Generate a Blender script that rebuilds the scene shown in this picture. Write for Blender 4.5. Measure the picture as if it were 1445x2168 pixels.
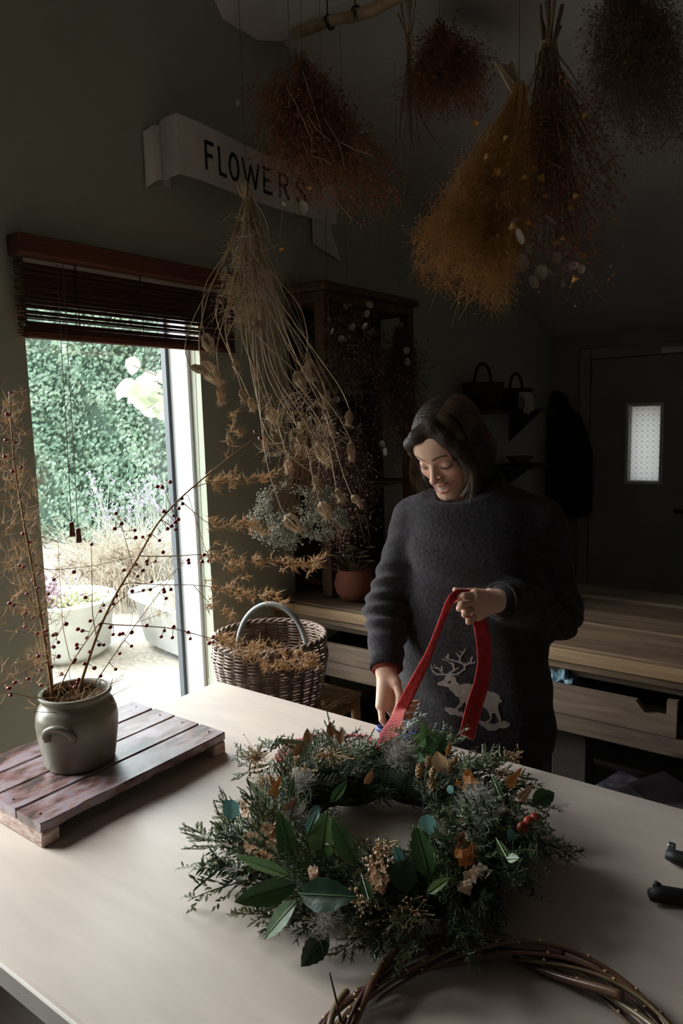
import bpy, bmesh, math, random
import numpy as np
from mathutils import Vector, Matrix
from mathutils.bvhtree import BVHTree

for _o in list(bpy.data.objects):
    bpy.data.objects.remove(_o)
SC = bpy.context.scene
COL = SC.collection
rng = np.random.default_rng(7)
random.seed(7)
PI = math.pi

# ------------------------------------------------------------------ camera
FPX, YAW, PITCH, ROLL, CAMZ = 1540.0, 36.8, 7.45, -1.6, 1.52
def _basis():
    y, p, r = map(math.radians, (YAW, PITCH, ROLL))
    F = np.array([-math.sin(y)*math.cos(p), math.cos(y)*math.cos(p), -math.sin(p)])
    R = np.array([math.cos(y), math.sin(y), 0.0])
    U = np.cross(R, F)
    return math.cos(r)*R + math.sin(r)*U, -math.sin(r)*R + math.cos(r)*U, F
CR, CU, CF = _basis()
CP = np.array([0, 0, CAMZ])
cam = bpy.data.cameras.new('camera')
cam.sensor_fit = 'VERTICAL'; cam.sensor_height = 36.0; cam.lens = 36.0*FPX/2168.0
cam.clip_start = 0.02; cam.clip_end = 200
camo = bpy.data.objects.new('camera', cam); COL.objects.link(camo)
_m = Matrix.Identity(4)
for i in range(3):
    _m[i][0], _m[i][1], _m[i][2], _m[i][3] = CR[i], CU[i], -CF[i], CP[i]
camo.matrix_world = _m
SC.camera = camo

def ray(x, y): return CF + CR*(x-722.5)/FPX - CU*(y-1084)/FPX
def at(x, y, d): return CP + ray(x, y)*d                    # measured point of the photo at a depth in metres
def on(x, y, ax, val):                                      # measured point of the photo on a plane of the room
    v = ray(x, y); return CP + v*((val-CP[ax])/v[ax])

# ------------------------------------------------------------------ sky and exposure
W = bpy.data.worlds.new('sky'); SC.world = W; W.use_nodes = True
bg = W.node_tree.nodes['Background']
bg.inputs[0].default_value = (0.84, 0.93, 1.0, 1); bg.inputs[1].default_value = 0.95
sun = bpy.data.lights.new('hazy_sun', 'SUN'); sun.energy = 4.4; sun.angle = math.radians(72); sun.color = (.98, .985, 1.0)
suno = bpy.data.objects.new('hazy_sun', sun); COL.objects.link(suno); suno.location = (-6, 0, 6)
suno.rotation_euler = Vector((1.0, .16, -.58)).to_track_quat('-Z', 'Y').to_euler()
SC.view_settings.view_transform = 'Standard'; SC.view_settings.look = 'None'
SC.view_settings.gamma = 1.0; SC.view_settings.use_curve_mapping = False
SC.view_settings.exposure = 2.45
SC.cycles.adaptive_threshold = .02; SC.cycles.max_bounces = 9; SC.cycles.diffuse_bounces = 5; SC.cycles.glossy_bounces = 3
SC.cycles.transparent_max_bounces = 24; SC.cycles.sample_clamp_indirect = 6
SC.cycles.caustics_reflective = False; SC.cycles.caustics_refractive = False

# ------------------------------------------------------------------ mesh helpers
class MB:
    """collects shapes; build() links them as one mesh object"""
    def __init__(s): s.v = []; s.q = []; s.t = []; s.n = 0; s.qm = []; s.tm = []; s.m = 0; s.cols = None
    def add(s, V, Q=None, T=None):
        V = np.asarray(V, float).reshape(-1, 3)
        s.v.append(V)
        if Q is not None and len(Q):
            Q = np.asarray(Q, int).reshape(-1, 4); s.q.append(Q+s.n); s.qm.append(np.full(len(Q), s.m))
        if T is not None and len(T):
            T = np.asarray(T, int).reshape(-1, 3); s.t.append(T+s.n); s.tm.append(np.full(len(T), s.m))
        s.n += len(V); return s
    def box(s, a, b, M=None):
        a = np.minimum(a, b).astype(float) if False else np.array(a, float); b = np.array(b, float)
        lo, hi = np.minimum(a, b), np.maximum(a, b)
        V = np.array([[x, y, z] for z in (lo[2], hi[2]) for y in (lo[1], hi[1]) for x in (lo[0], hi[0])])
        if M is not None: V = V @ np.array(M)[:3, :3].T + np.array(M)[:3, 3]
        return s.add(V, [[0, 2, 3, 1], [4, 5, 7, 6], [0, 1, 5, 4], [2, 6, 7, 3], [0, 4, 6, 2], [1, 3, 7, 5]])
    def bbox(s, a, b, bev=0.004, wob=0.0, seed=0, M=None):
        """box with bevelled edges and slightly uneven corners"""
        lo, hi = np.minimum(a, b).astype(float), np.maximum(a, b).astype(float)
        bm = bmesh.new()
        r = np.random.default_rng(seed)
        vs = []
        for z in (0, 1):
            for y in (0, 1):
                for x in (0, 1):
                    p = [(lo, hi)[k][i] for i, k in enumerate((x, y, z))]
                    vs.append(bm.verts.new(np.array(p) + r.uniform(-wob, wob, 3)))
        for f in ((0, 2, 3, 1), (4, 5, 7, 6), (0, 1, 5, 4), (2, 6, 7, 3), (0, 4, 6, 2), (1, 3, 7, 5)): bm.faces.new([vs[i] for i in f])
        if bev > 0: bmesh.ops.bevel(bm, geom=bm.edges[:], offset=bev, segments=1, profile=.5, affect='EDGES')
        return s.bm(bm, M)
    def bm(s, bm, M=None):
        bm.verts.index_update()
        bmesh.ops.triangulate(bm, faces=[f for f in bm.faces if len(f.verts) > 4])
        V = np.array([v.co[:] for v in bm.verts])
        if M is not None: V = V @ np.array(M)[:3, :3].T + np.array(M)[:3, 3]
        Q = [[v.index for v in f.verts] for f in bm.faces if len(f.verts) == 4]
        T = [[v.index for v in f.verts] for f in bm.faces if len(f.verts) == 3]
        bm.free(); return s.add(V, Q, T)
    def tube(s, P, r, k=6, cap=True, flat=1.0, up=None):
        P = np.asarray(P, float); n = len(P)
        r = np.broadcast_to(np.asarray(r, float), (n,))
        T = np.gradient(P, axis=0); T /= np.linalg.norm(T, axis=1)[:, None]+1e-12
        u = np.array(up, float) if up is not None else (np.array([0, 0, 1.]) if abs(T[0][2]) < .9 else np.array([1., 0, 0]))
        N = np.zeros_like(P)
        for i in range(n):
            if up is not None: u = np.array(up, float)
            u = u - T[i]*(u@T[i]); u /= np.linalg.norm(u)+1e-12; N[i] = u
        B = np.cross(T, N)
        a = np.arange(k)*2*PI/k
        V = P[:, None] + r[:, None, None]*(np.cos(a)[None, :, None]*N[:, None]*flat + np.sin(a)[None, :, None]*B[:, None])
        i, j = np.meshgrid(np.arange(n-1), np.arange(k), indexing='ij'); j2 = (j+1) % k
        Q = np.stack([i*k+j, i*k+j2, (i+1)*k+j2, (i+1)*k+j], -1).reshape(-1, 4)
        V = V.reshape(-1, 3); Tt = []
        if cap:
            V = np.vstack([V, P[0], P[-1]])
            for jj in range(k):
                Tt.append([n*k, (jj+1) % k, jj]); Tt.append([n*k+1, (n-1)*k+jj, (n-1)*k+(jj+1) % k])
        return s.add(V, Q, Tt)
    def ring(s, P, r, k=6, flat=1.0):
        """closed tube"""
        P = np.asarray(P, float); n = len(P); r = np.broadcast_to(np.asarray(r, float), (n,))
        T = np.roll(P, -1, 0)-np.roll(P, 1, 0); T /= np.linalg.norm(T, axis=1)[:, None]
        u = np.array([0, 0, 1.]); N = u - T*(T@u)[:, None]; N /= np.linalg.norm(N, axis=1)[:, None]
        B = np.cross(T, N); a = np.arange(k)*2*PI/k
        V = P[:, None]+r[:, None, None]*(np.cos(a)[None, :, None]*N[:, None]*flat+np.sin(a)[None, :, None]*B[:, None])
        i, j = np.meshgrid(np.arange(n), np.arange(k), indexing='ij'); j2 = (j+1) % k; i2 = (i+1) % n
        return s.add(V.reshape(-1, 3), np.stack([i*k+j, i*k+j2, i2*k+j2, i2*k+j], -1).reshape(-1, 4))
    def lathe(s, prof, k=40, c=(0, 0, 0), sx=1, sy=1):
        prof = np.asarray(prof, float); n = len(prof); a = np.arange(k)*2*PI/k
        V = np.stack([prof[:, None, 0]*np.cos(a)*sx, prof[:, None, 0]*np.sin(a)*sy, np.repeat(prof[:, 1:2], k, 1)], -1)+np.array(c)
        i, j = np.meshgrid(np.arange(n-1), np.arange(k), indexing='ij'); j2 = (j+1) % k
        return s.add(V.reshape(-1, 3), np.stack([i*k+j, i*k+j2, (i+1)*k+j2, (i+1)*k+j], -1).reshape(-1, 4))
    def needles(s, A, B, r0, r1=0.0, k=3):
        """many thin tapering spikes at once"""
        A = np.asarray(A, float).reshape(-1, 3); B = np.asarray(B, float).reshape(-1, 3); m = len(A)
        if m == 0: return s
        r0 = np.broadcast_to(np.asarray(r0, float), (m,)); r1 = np.broadcast_to(np.asarray(r1, float), (m,))
        T = B-A; T = T/(np.linalg.norm(T, axis=1)[:, None]+1e-12)
        u = np.where(np.abs(T[:, 2:3]) < .9, np.array([[0, 0, 1.]]), np.array([[1., 0, 0]]))
        N = np.cross(T, u); N /= np.linalg.norm(N, axis=1)[:, None]+1e-12; C = np.cross(T, N)
        a = np.arange(k)*2*PI/k
        o = np.cos(a)[None, :, None]*N[:, None]+np.sin(a)[None, :, None]*C[:, None]
        if np.all(r1 <= 0):
            V = np.concatenate([A[:, None]+o*r0[:, None, None], B[:, None]], 1).reshape(-1, 3); st = k+1
            base = np.arange(m)[:, None]*st
            T3 = np.stack([np.stack([base[:, 0]+j, base[:, 0]+(j+1) % k, base[:, 0]+k], -1) for j in range(k)], 1)
            return s.add(V, None, T3.reshape(-1, 3))
        V = np.concatenate([A[:, None]+o*r0[:, None, None], B[:, None]+o*r1[:, None, None]], 1).reshape(-1, 3); base = np.arange(m)*2*k
        Q = np.stack([np.stack([base+j, base+(j+1) % k, base+k+(j+1) % k, base+k+j], -1) for j in range(k)], 1)
        return s.add(V, Q.reshape(-1, 4))
    def blobs(s, C, r, sub=1, sq=None):
        """many small balls"""
        C = np.asarray(C, float).reshape(-1, 3); m = len(C); r = np.broadcast_to(np.asarray(r, float), (m,))
        bm = bmesh.new(); bmesh.ops.create_icosphere(bm, subdivisions=sub, radius=1.0)
        bm.verts.index_update()
        v = np.array([x.co[:] for x in bm.verts]); f = np.array([[x.index for x in q.verts] for q in bm.faces]); bm.free()
        sc = np.ones((m, 3)) if sq is None else np.asarray(sq, float).reshape(-1, 3)
        V = C[:, None]+v[None]*r[:, None, None]*sc[:, None]
        return s.add(V.reshape(-1, 3), None, (f[None]+np.arange(m)[:, None, None]*len(v)).reshape(-1, 3))
    def leaf(s, o, d, nrm, L, wd, nu=8, nv=4, fold=.25, curl=.15, prof=None, wav=0.0, lob=None):
        """a leaf blade: o base, d direction, nrm upper side, L length, wd width"""
        d = np.array(d, float); d /= np.linalg.norm(d); nrm = np.array(nrm, float); nrm = nrm-d*(nrm@d); nrm /= np.linalg.norm(nrm)+1e-9
        sd = np.cross(d, nrm)
        u = np.linspace(0, 1, nu+1); v = np.linspace(-1, 1, nv+1)
        w = (np.sin(PI*np.clip(u, 0, 1)**.8)**.85 if prof is None else np.array([prof(x) for x in u]))*wd*.5
        w[0] = max(w[0], wd*.02); w[-1] = max(w[-1], wd*.01)
        U, Vv = np.meshgrid(u, v, indexing='ij')
        ww = w[:, None]*Vv
        if wav: ww = ww*(1+wav*np.sin(U*40)*np.abs(Vv))
        h = np.abs(ww)*fold - curl*L*U**2 + wav*.25*wd*np.sin(U*17+Vv)*np.abs(Vv)
        P = np.array(o)+d*(U*L)[..., None]+sd*ww[..., None]+nrm*h[..., None]
        i, j = np.meshgrid(np.arange(nu), np.arange(nv), indexing='ij'); k = nv+1
        return s.add(P.reshape(-1, 3), np.stack([i*k+j, (i+1)*k+j, (i+1)*k+j+1, i*k+j+1], -1).reshape(-1, 4))
    def prism(s, poly, a, b, axis=0):
        """extrude a 2D polygon between a and b along an axis"""
        poly = np.asarray(poly, float); n = len(poly); ax = [i for i in range(3) if i != axis]
        bm = bmesh.new(); vs = []
        for t in (a, b):
            row = []
            for p in poly:
                c = [0, 0, 0]; c[axis] = t; c[ax[0]] = p[0]; c[ax[1]] = p[1]; row.append(bm.verts.new(c))
            vs.append(row)
        bm.faces.new(vs[0]); bm.faces.new(vs[1][::-1])
        for i in range(n): bm.faces.new([vs[0][i], vs[1][i], vs[1][(i+1) % n], vs[0][(i+1) % n]])
        bmesh.ops.recalc_face_normals(bm, faces=bm.faces[:])
        return s.bm(bm)
    def mesh(s, name, mats, smooth=False):
        V = np.vstack(s.v) if s.v else np.zeros((0, 3))
        Q = np.vstack(s.q) if s.q else np.zeros((0, 4), int); T = np.vstack(s.t) if s.t else np.zeros((0, 3), int)
        me = bpy.data.meshes.new(name)
        me.vertices.add(len(V)); me.vertices.foreach_set('co', V.astype(np.float32).ravel())
        nl = len(Q)*4+len(T)*3
        me.loops.add(nl); me.loops.foreach_set('vertex_index', np.concatenate([Q.ravel(), T.ravel()]).astype(np.int32))
        npoly = len(Q)+len(T); me.polygons.add(npoly)
        tot = np.concatenate([np.full(len(Q), 4), np.full(len(T), 3)]); st = np.concatenate([[0], np.cumsum(tot)[:-1]]) if npoly else []
        me.polygons.foreach_set('loop_start', np.asarray(st, np.int32))
        if not isinstance(mats, (list, tuple)): mats = [mats]
        for m in mats: me.materials.append(m)
        if len(mats) > 1:
            me.polygons.foreach_set('material_index', np.concatenate(s.qm+s.tm).astype(np.int32))
        me.update(calc_edges=True)
        me.polygons.foreach_set('use_smooth', np.full(npoly, bool(smooth)))
        if s.cols is not None:
            at_ = me.color_attributes.new('col', 'FLOAT_COLOR', 'POINT')
            at_.data.foreach_set('color', np.hstack([s.cols, np.ones((len(V), 1))]).astype(np.float32).ravel())
        return me
    def build(s, name, mats, parent=None, smooth=False, loc=None):
        V = np.vstack(s.v)
        if loc is not None:
            s.v = [V-np.array(loc)]
        return link(name, s.mesh(name, mats, smooth), parent, loc)

def link(name, data, parent=None, loc=None):
    o = bpy.data.objects.new(name, data); COL.objects.link(o)
    if loc is not None: o.location = loc
    if parent is not None:
        o.parent = parent
        # meshes are modelled in world metres; the thing's empty stands at its base
        pw = np.array(parent.location); g = parent.parent
        while g is not None: pw = pw+np.array(g.location); g = g.parent
        o.location = np.array(o.location)-pw
    return o
def tag(o, label=None, cat=None, group=None, kind=None):
    if label: o['label'] = label
    if cat: o['category'] = cat
    if group: o['group'] = group
    if kind: o['kind'] = kind
    return o
def thing(name, loc, label, cat, group=None):
    o = bpy.data.objects.new(name, None); o.empty_display_size = .05; COL.objects.link(o); o.location = loc
    return tag(o, label, cat, group)
def struct(name, mb, m, smooth=False): return tag(mb.build(name, m, None, smooth), kind='structure')

# ------------------------------------------------------------------ materials
def mat(name, col, rough=.7, var=.0, scale=12, col2=None, bump=0, bscale=60, spec=.3, sheen=0, trans=0, stretch=(1, 1, 1), metal=0, coat=0, attr=False, detail=4, hue=0):
    m = bpy.data.materials.new(name); m.use_nodes = True; nt = m.node_tree; N = nt.nodes; Lk = nt.links
    b = N['Principled BSDF']; b.inputs['Roughness'].default_value = rough
    b.inputs['Specular IOR Level'].default_value = spec; b.inputs['Metallic'].default_value = metal
    if coat: b.inputs['Coat Weight'].default_value = coat; b.inputs['Coat Roughness'].default_value = .15
    if sheen: b.inputs['Sheen Weight'].default_value = sheen; b.inputs['Sheen Roughness'].default_value = .45
    c = (*col, 1); b.inputs['Base Color'].default_value = c
    src = None
    tc = N.new('ShaderNodeTexCoord'); mp = N.new('ShaderNodeMapping'); mp.inputs['Scale'].default_value = stretch
    Lk.new(tc.outputs['Object'], mp.inputs['Vector'])
    if attr:
        a = N.new('ShaderNodeAttribute'); a.attribute_name = 'col'; src = a.outputs['Color']
    if var or col2:
        nz = N.new('ShaderNodeTexNoise'); nz.inputs['Scale'].default_value = scale; nz.inputs['Detail'].default_value = detail
        Lk.new(mp.outputs[0], nz.inputs['Vector'])
        mx = N.new('ShaderNodeMix'); mx.data_type = 'RGBA'
        rp = N.new('ShaderNodeMapRange'); rp.inputs['From Min'].default_value = .32; rp.inputs['From Max'].default_value = .68
        Lk.new(nz.outputs['Fac'], rp.inputs['Value']); Lk.new(rp.outputs[0], mx.inputs['Factor'])
        if src is None:
            c2 = (*col2, 1) if col2 else tuple(x*(1+var) for x in col)+(1,)
            mx.inputs['A'].default_value = tuple(x*(1-var) for x in col)+(1,) if not col2 else c; mx.inputs['B'].default_value = c2
        else:
            hs = N.new('ShaderNodeHueSaturation'); hs.inputs['Value'].default_value = 1-var; Lk.new(src, hs.inputs['Color'])
            Lk.new(hs.outputs[0], mx.inputs['A']); Lk.new(src, mx.inputs['B'])
        src = mx.outputs['Result']
    if hue:
        oi = N.new('ShaderNodeObjectInfo'); hs = N.new('ShaderNodeHueSaturation'); mr = N.new('ShaderNodeMapRange')
        mr.inputs['To Min'].default_value = 1-hue; mr.inputs['To Max'].default_value = 1+hue
        Lk.new(oi.outputs['Random'], mr.inputs['Value']); Lk.new(mr.outputs[0], hs.inputs['Value'])
        if src is None: hs.inputs['Color'].default_value = c
        else: Lk.new(src, hs.inputs['Color'])
        src = hs.outputs[0]
    if src is not None: Lk.new(src, b.inputs['Base Color'])
    if bump:
        nb = N.new('ShaderNodeTexNoise'); nb.inputs['Scale'].default_value = bscale; nb.inputs['Detail'].default_value = 5
        Lk.new(mp.outputs[0], nb.inputs['Vector'])
        bp = N.new('ShaderNodeBump'); bp.inputs['Strength'].default_value = bump; bp.inputs['Distance'].default_value = .01
        Lk.new(nb.outputs['Fac'], bp.inputs['Height']); Lk.new(bp.outputs[0], b.inputs['Normal'])
    if trans:
        tr = N.new('ShaderNodeBsdfTranslucent'); ms = N.new('ShaderNodeMixShader'); ms.inputs[0].default_value = trans
        if src is not None: Lk.new(src, tr.inputs['Color'])
        else: tr.inputs['Color'].default_value = c
        out = N['Material Output']; Lk.new(b.outputs[0], ms.inputs[1]); Lk.new(tr.outputs[0], ms.inputs[2]); Lk.new(ms.outputs[0], out.inputs['Surface'])
    return m
M = {}
M['wall'] = mat('green_wall_paint', (.38, .395, .315), .8, .06, 3, bump=.08, bscale=40)
M['wallback'] = mat('taupe_wall_paint', (.36, .315, .285), .85, .08, 3, bump=.1, bscale=30)
M['ceil'] = mat('pale_plaster', (.60, .565, .545), .9, .06, 2.5, bump=.12, bscale=25)
M['beam'] = mat('white_painted_timber', (.80, .77, .73), .6, .08, 6, bump=.1, bscale=30)
M['floor'] = mat('worn_floor', (.16, .125, .10), .6, .2, 4, bump=.1)
M['pvc'] = mat('white_window_plastic', (.66, .67, .67), .35, spec=.4)
M['seal'] = mat('grey_window_seal', (.085, .095, .105), .45)
M['doorpaint'] = mat('grey_green_door_paint', (.36, .35, .32), .6, .06, 3)
M['iron'] = mat('black_iron', (.012, .012, .012), .5)

# ================================================================== THE ROOM
XW, YB = -1.95, 5.21
def zc(y):                                    # ceiling height: a gable with its ridge at y = .6
    return 2.967-.3175*(y-2.291) if y > .6 else 2.967-.3175*(.6-2.291)-.3175*(.6-y)
XR, YF = 2.6, -2.3
W1 = (1.150, 1.800, .05, 1.98)                # window in view: y0, y1, z0, z1
W2 = (-.05, .66, .82, 2.35)                   # second window of the same wall, left of the photograph
mb = MB()
def wcol(y0, y1, z0=0, z1=None):
    p = [(y0, z0), (y1, z0)]
    if z1 is None:
        ys = [y1]+([.6] if y0 < .6 < y1 else [])+[y0]
        p += [(y, zc(y)+.05) for y in ys]
    else: p += [(y1, z1), (y0, z1)]
    mb.prism(p, XW-.20, XW, 0)
wcol(YF-.1, W2[0]); wcol(W2[1], W1[0]); wcol(W1[1], YB+.1)
for w in (W1, W2): wcol(w[0], w[1], 0, w[2]); wcol(w[0], w[1], w[3], None)
wl = struct('wall_left', mb, M['wall'])
DX0, DX1, DZ = -1.667, -.78, 1.862
GX0, GX1, GZ0, GZ1 = -1.405, -1.205, 1.03, 1.535
mb = MB()
mb.box((XW, YB, 0), (GX0, YB+.15, 2.05)); mb.box((GX1, YB, 0), (XR, YB+.15, 2.05))
mb.box((GX0, YB, 0), (GX1, YB+.15, GZ0)); mb.box((GX0, YB, GZ1), (GX1, YB+.15, 2.05))
struct('wall_back', mb, M['wallback'])
mb = MB(); mb.prism([(YF, 0), (YB, 0), (YB, zc(YB)), (.6, zc(.6)), (YF, zc(YF))], XR, XR+.12, 0); struct('wall_right', mb, M['wallback'])
mb = MB(); mb.box((XW, YF-.12, 0), (XR, YF, zc(YF))); struct('wall_front', mb, M['wallback'])
mb = MB(); mb.box((XW, YF, -.12), (XR, YB, 0)); struct('floor', mb, M['floor'])
mb = MB()
for ya, yb in ((YF-.12, .6), (.6, YB+.16)): mb.prism([(ya, zc(ya)), (yb, zc(yb)), (yb, zc(yb)+.15), (ya, zc(ya)+.15)], XW-.3, XR+.2, 0)
struct('ceiling', mb, M['ceil'])
# purlin under the slope: the white painted beam, stepped like a boxed-in timber
mb = MB(); mb.prism([(1.95, 2.972), (1.99, 2.917), (2.17, 2.914), (2.30, 2.958), (2.30, zc(2.3)+.01), (1.95, zc(1.95)+.01)], XW, XR, 0)
struct('trim_1', mb, M['beam'])

# window in view: plastic frame, dark seal, glass; the sash stands back from the wall face
gl = bpy.data.materials.new('window_glass'); gl.use_nodes = True
_n = gl.node_tree.nodes; _l = gl.node_tree.links; _n.remove(_n['Principled BSDF'])
_t = _n.new('ShaderNodeBsdfTransparent'); _t.inputs[0].default_value = (.96, .98, .97, 1); _g = _n.new('ShaderNodeBsdfGlossy'); _g.inputs['Roughness'].default_value = .02
_x = _n.new('ShaderNodeMixShader'); _x.inputs[0].default_value = .05
_l.new(_t.outputs[0], _x.inputs[1]); _l.new(_g.outputs[0], _x.inputs[2]); _l.new(_x.outputs[0], _n['Material Output'].inputs['Surface'])
M['glass'] = gl
def window(name, w):
    """deep plastic frame lining the opening, dark seal and glass towards the outside"""
    y0, y1, z0, z1 = w; x = XW-.052
    root = tag(bpy.data.objects.new(name, None), kind='structure'); COL.objects.link(root); root.location = (x, (y0+y1)/2, z0)
    mb = MB(); f = .012
    for a, b in (((y0-.02, z0-.02), (y0+f, z1+.02)), ((y1-f, z0-.02), (y1+.02, z1+.02)), ((y0+f, z0-.02), (y1-f, z0+f)), ((y0+f, z1-f), (y1-f, z1+.02))):
        mb.bbox((x-.128, a[0], a[1]), (x, b[0], b[1]), .004)
    mb.build('window_frame', M['pvc'], root)
    mb = MB(); s = .026; x2 = x-.112
    for a, b in (((y0, z0), (y0+s, z1)), ((y1-s, z0), (y1, z1)), ((y0+s, z0), (y1-s, z0+s)), ((y0+s, z1-s), (y1-s, z1))):
        mb.box((x2-.012, a[0], a[1]), (x2+.012, b[0], b[1]))
    mb.build('window_seal', M['seal'], root)
    mb = MB(); mb.box((x2-.004, y0+s*.5, z0+s*.5), (x2+.002, y1-s*.5, z1-s*.5)); mb.build('pane', M['glass'], root)
    return root
window('window_1', W1)
window('window_2', W2)

# the door in the far wall
root = tag(bpy.data.objects.new('door_1', None), kind='structure'); COL.objects.link(root); root.location = (-1.2, YB, 0)
mb = MB(); t = .035
for a, b in (((DX0, .02), (GX0, DZ)), ((GX1, .02), (DX1, DZ)), ((GX0, .02), (GX1, GZ0)), ((GX0, GZ1), (GX1, DZ))): mb.box((a[0], YB-t, a[1]), (b[0], YB-.001, b[1]))
mb.build('door_leaf', M['doorpaint'], root)
mb = MB()
mb.bbox((DX0-.085, YB-.028, 0), (DX0-.008, YB-.001, DZ+.085), .004); mb.bbox((DX1+.008, YB-.028, 0), (DX1+.085, YB-.001, DZ+.085), .004); mb.bbox((DX0-.008, YB-.028, DZ+.008), (DX1+.008, YB-.001, DZ+.085), .004)
mb.build('door_frame', M['doorpaint'], root)
mb = MB(); e = .022
for a, b in (((GX0-e, GZ0-e), (GX0, GZ1+e)), ((GX1, GZ0-e), (GX1+e, GZ1+e)), ((GX0, GZ0-e), (GX1, GZ0)), ((GX0, GZ1), (GX1, GZ1+e))): mb.bbox((a[0], YB-t-.012, a[1]), (b[0], YB-t, b[1]), .004)
mb.build('glazing_bead', M['beam'], root)
pg = bpy.data.materials.new('patterned_glass'); pg.use_nodes = True; nt = pg.node_tree; N = nt.nodes; Lk = nt.links; N.remove(N['Principled BSDF'])
tc = N.new('ShaderNodeTexCoord'); sp = N.new('ShaderNodeSeparateXYZ'); Lk.new(tc.outputs['Object'], sp.inputs[0])
def mth(op, a, b=None, c=None):
    n = N.new('ShaderNodeMath'); n.operation = op
    for i, q in enumerate((a, b, c)):
        if q is None: continue
        if isinstance(q, (int, float)): n.inputs[i].default_value = q
        else: Lk.new(q, n.inputs[i])
    return n.outputs[0]
k_ = 2*PI/.072
s1 = mth('ABSOLUTE', mth('SINE', mth('MULTIPLY', mth('ADD', sp.outputs[0], sp.outputs[2]), k_/2)))
s2 = mth('ABSOLUTE', mth('SINE', mth('MULTIPLY', mth('SUBTRACT', sp.outputs[0], sp.outputs[2]), k_/2)))
edge = mth('LESS_THAN', mth('MINIMUM', s1, s2), .16)
ros = mth('GREATER_THAN', mth('MINIMUM', s1, s2), .90)
pet = mth('LESS_THAN', mth('ABSOLUTE', mth('SUBTRACT', mth('MINIMUM', s1, s2), .72)), .05)
lines = mth('MAXIMUM', edge, mth('MAXIMUM', ros, pet))
mx = N.new('ShaderNodeMix'); mx.data_type = 'RGBA'; Lk.new(lines, mx.inputs['Factor']); mx.inputs['A'].default_value = (.50, .50, .485, 1); mx.inputs['B'].default_value = (.36, .36, .35, 1)
trn = N.new('ShaderNodeBsdfTranslucent'); Lk.new(mx.outputs['Result'], trn.inputs[0]); Lk.new(trn.outputs[0], N['Material Output'].inputs['Surface'])
mb = MB(); mb.box((GX0, YB+.02, GZ0), (GX1, YB+.024, GZ1)); mb.build('pane', pg, root)
hx, hz = on(1425, 1083, 1, YB-.08)[0], on(1425, 1083, 1, YB-.08)[2]
mb = MB(); mb.tube([(hx, YB-.075, hz), (hx+.13, YB-.075, hz)], .011, 8); mb.tube([(hx+.12, YB-.075, hz), (hx+.12, YB-.03, hz)], .011, 8)
mb.box((hx+.095, YB-.042, hz-.10), (hx+.145, YB-.0345, hz+.06)); mb.build('door_handle', M['iron'], root)

mb = MB(); p = on(1400, 743, 1, YB-.03); mb.bbox((p[0], YB-.05, p[2]-.018), (p[0]+.45, YB-.0285, p[2]+.022), .003); struct('trim_2', mb, M['beam'])

# ================================================================== OUTSIDE
M['gravel'] = mat('pale_gravel', (.40, .36, .305), .9, .0, 38, col2=(.22, .19, .155), bump=.5, bscale=70, detail=8)
M['hedge'] = mat('hedge_leaf', (.20, .31, .215), .55, .3, 3, col2=(.38, .47, .36), trans=.25, spec=.4)
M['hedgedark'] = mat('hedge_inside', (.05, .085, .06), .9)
mb = MB(); mb.box((-40, -30, -.12), (XW-.20, 40, 0)); mb.box((XW-.20, YB+.15, -.12), (40, 40, 0)); struct('ground', mb, M['gravel'])

# ================================================================== THE TABLE
TZ = .775
M['table'] = mat('pale_waxed_table_wood', (.485, .41, .355), .40, .06, 5, bump=.02, bscale=30, spec=.35, stretch=(1, 6, 1))
M['tableedge'] = mat('pale_table_edge', (.66, .60, .54), .5, .05, 8)
TX0, TX1, TY0, TY1 = -1.505, .75, .452, 1.395
root = thing('work_table', ((TX0+TX1)/2, (TY0+TY1)/2, 0), 'large pale wooden work table in front of the woman', 'table')
mb = MB(); mb.bbox((TX0, TY0, TZ-.035), (TX1, TY1, TZ), .003); mb.build('table_top', M['table'], root)
mb = MB(); mb.bbox((TX0-.003, TY0-.006, TZ-.036), (TX1, TY0+.0, TZ-.001), .002); mb.build('edge_strip', M['tableedge'], root)
mb = MB()
for a, b in (((TX0+.08, TY0+.07), (TX1-.08, TY0+.09)), ((TX0+.08, TY1-.09), (TX1-.08, TY1-.07)), ((TX0+.07, TY0+.08), (TX0+.09, TY1-.08)), ((TX1-.09, TY0+.08), (TX1-.07, TY1-.08))):
    mb.box((a[0], a[1], TZ-.13), (b[0], b[1], TZ-.035))
mb.build('apron', M['tableedge'], root)
for lx in (TX0+.08, TX1-.08):
    for ly in (TY0+.08, TY1-.08):
        mb = MB(); mb.bbox((lx-.03, ly-.03, 0), (lx+.03, ly+.03, TZ-.035), .004); mb.build('leg', M['tableedge'], root)

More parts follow.
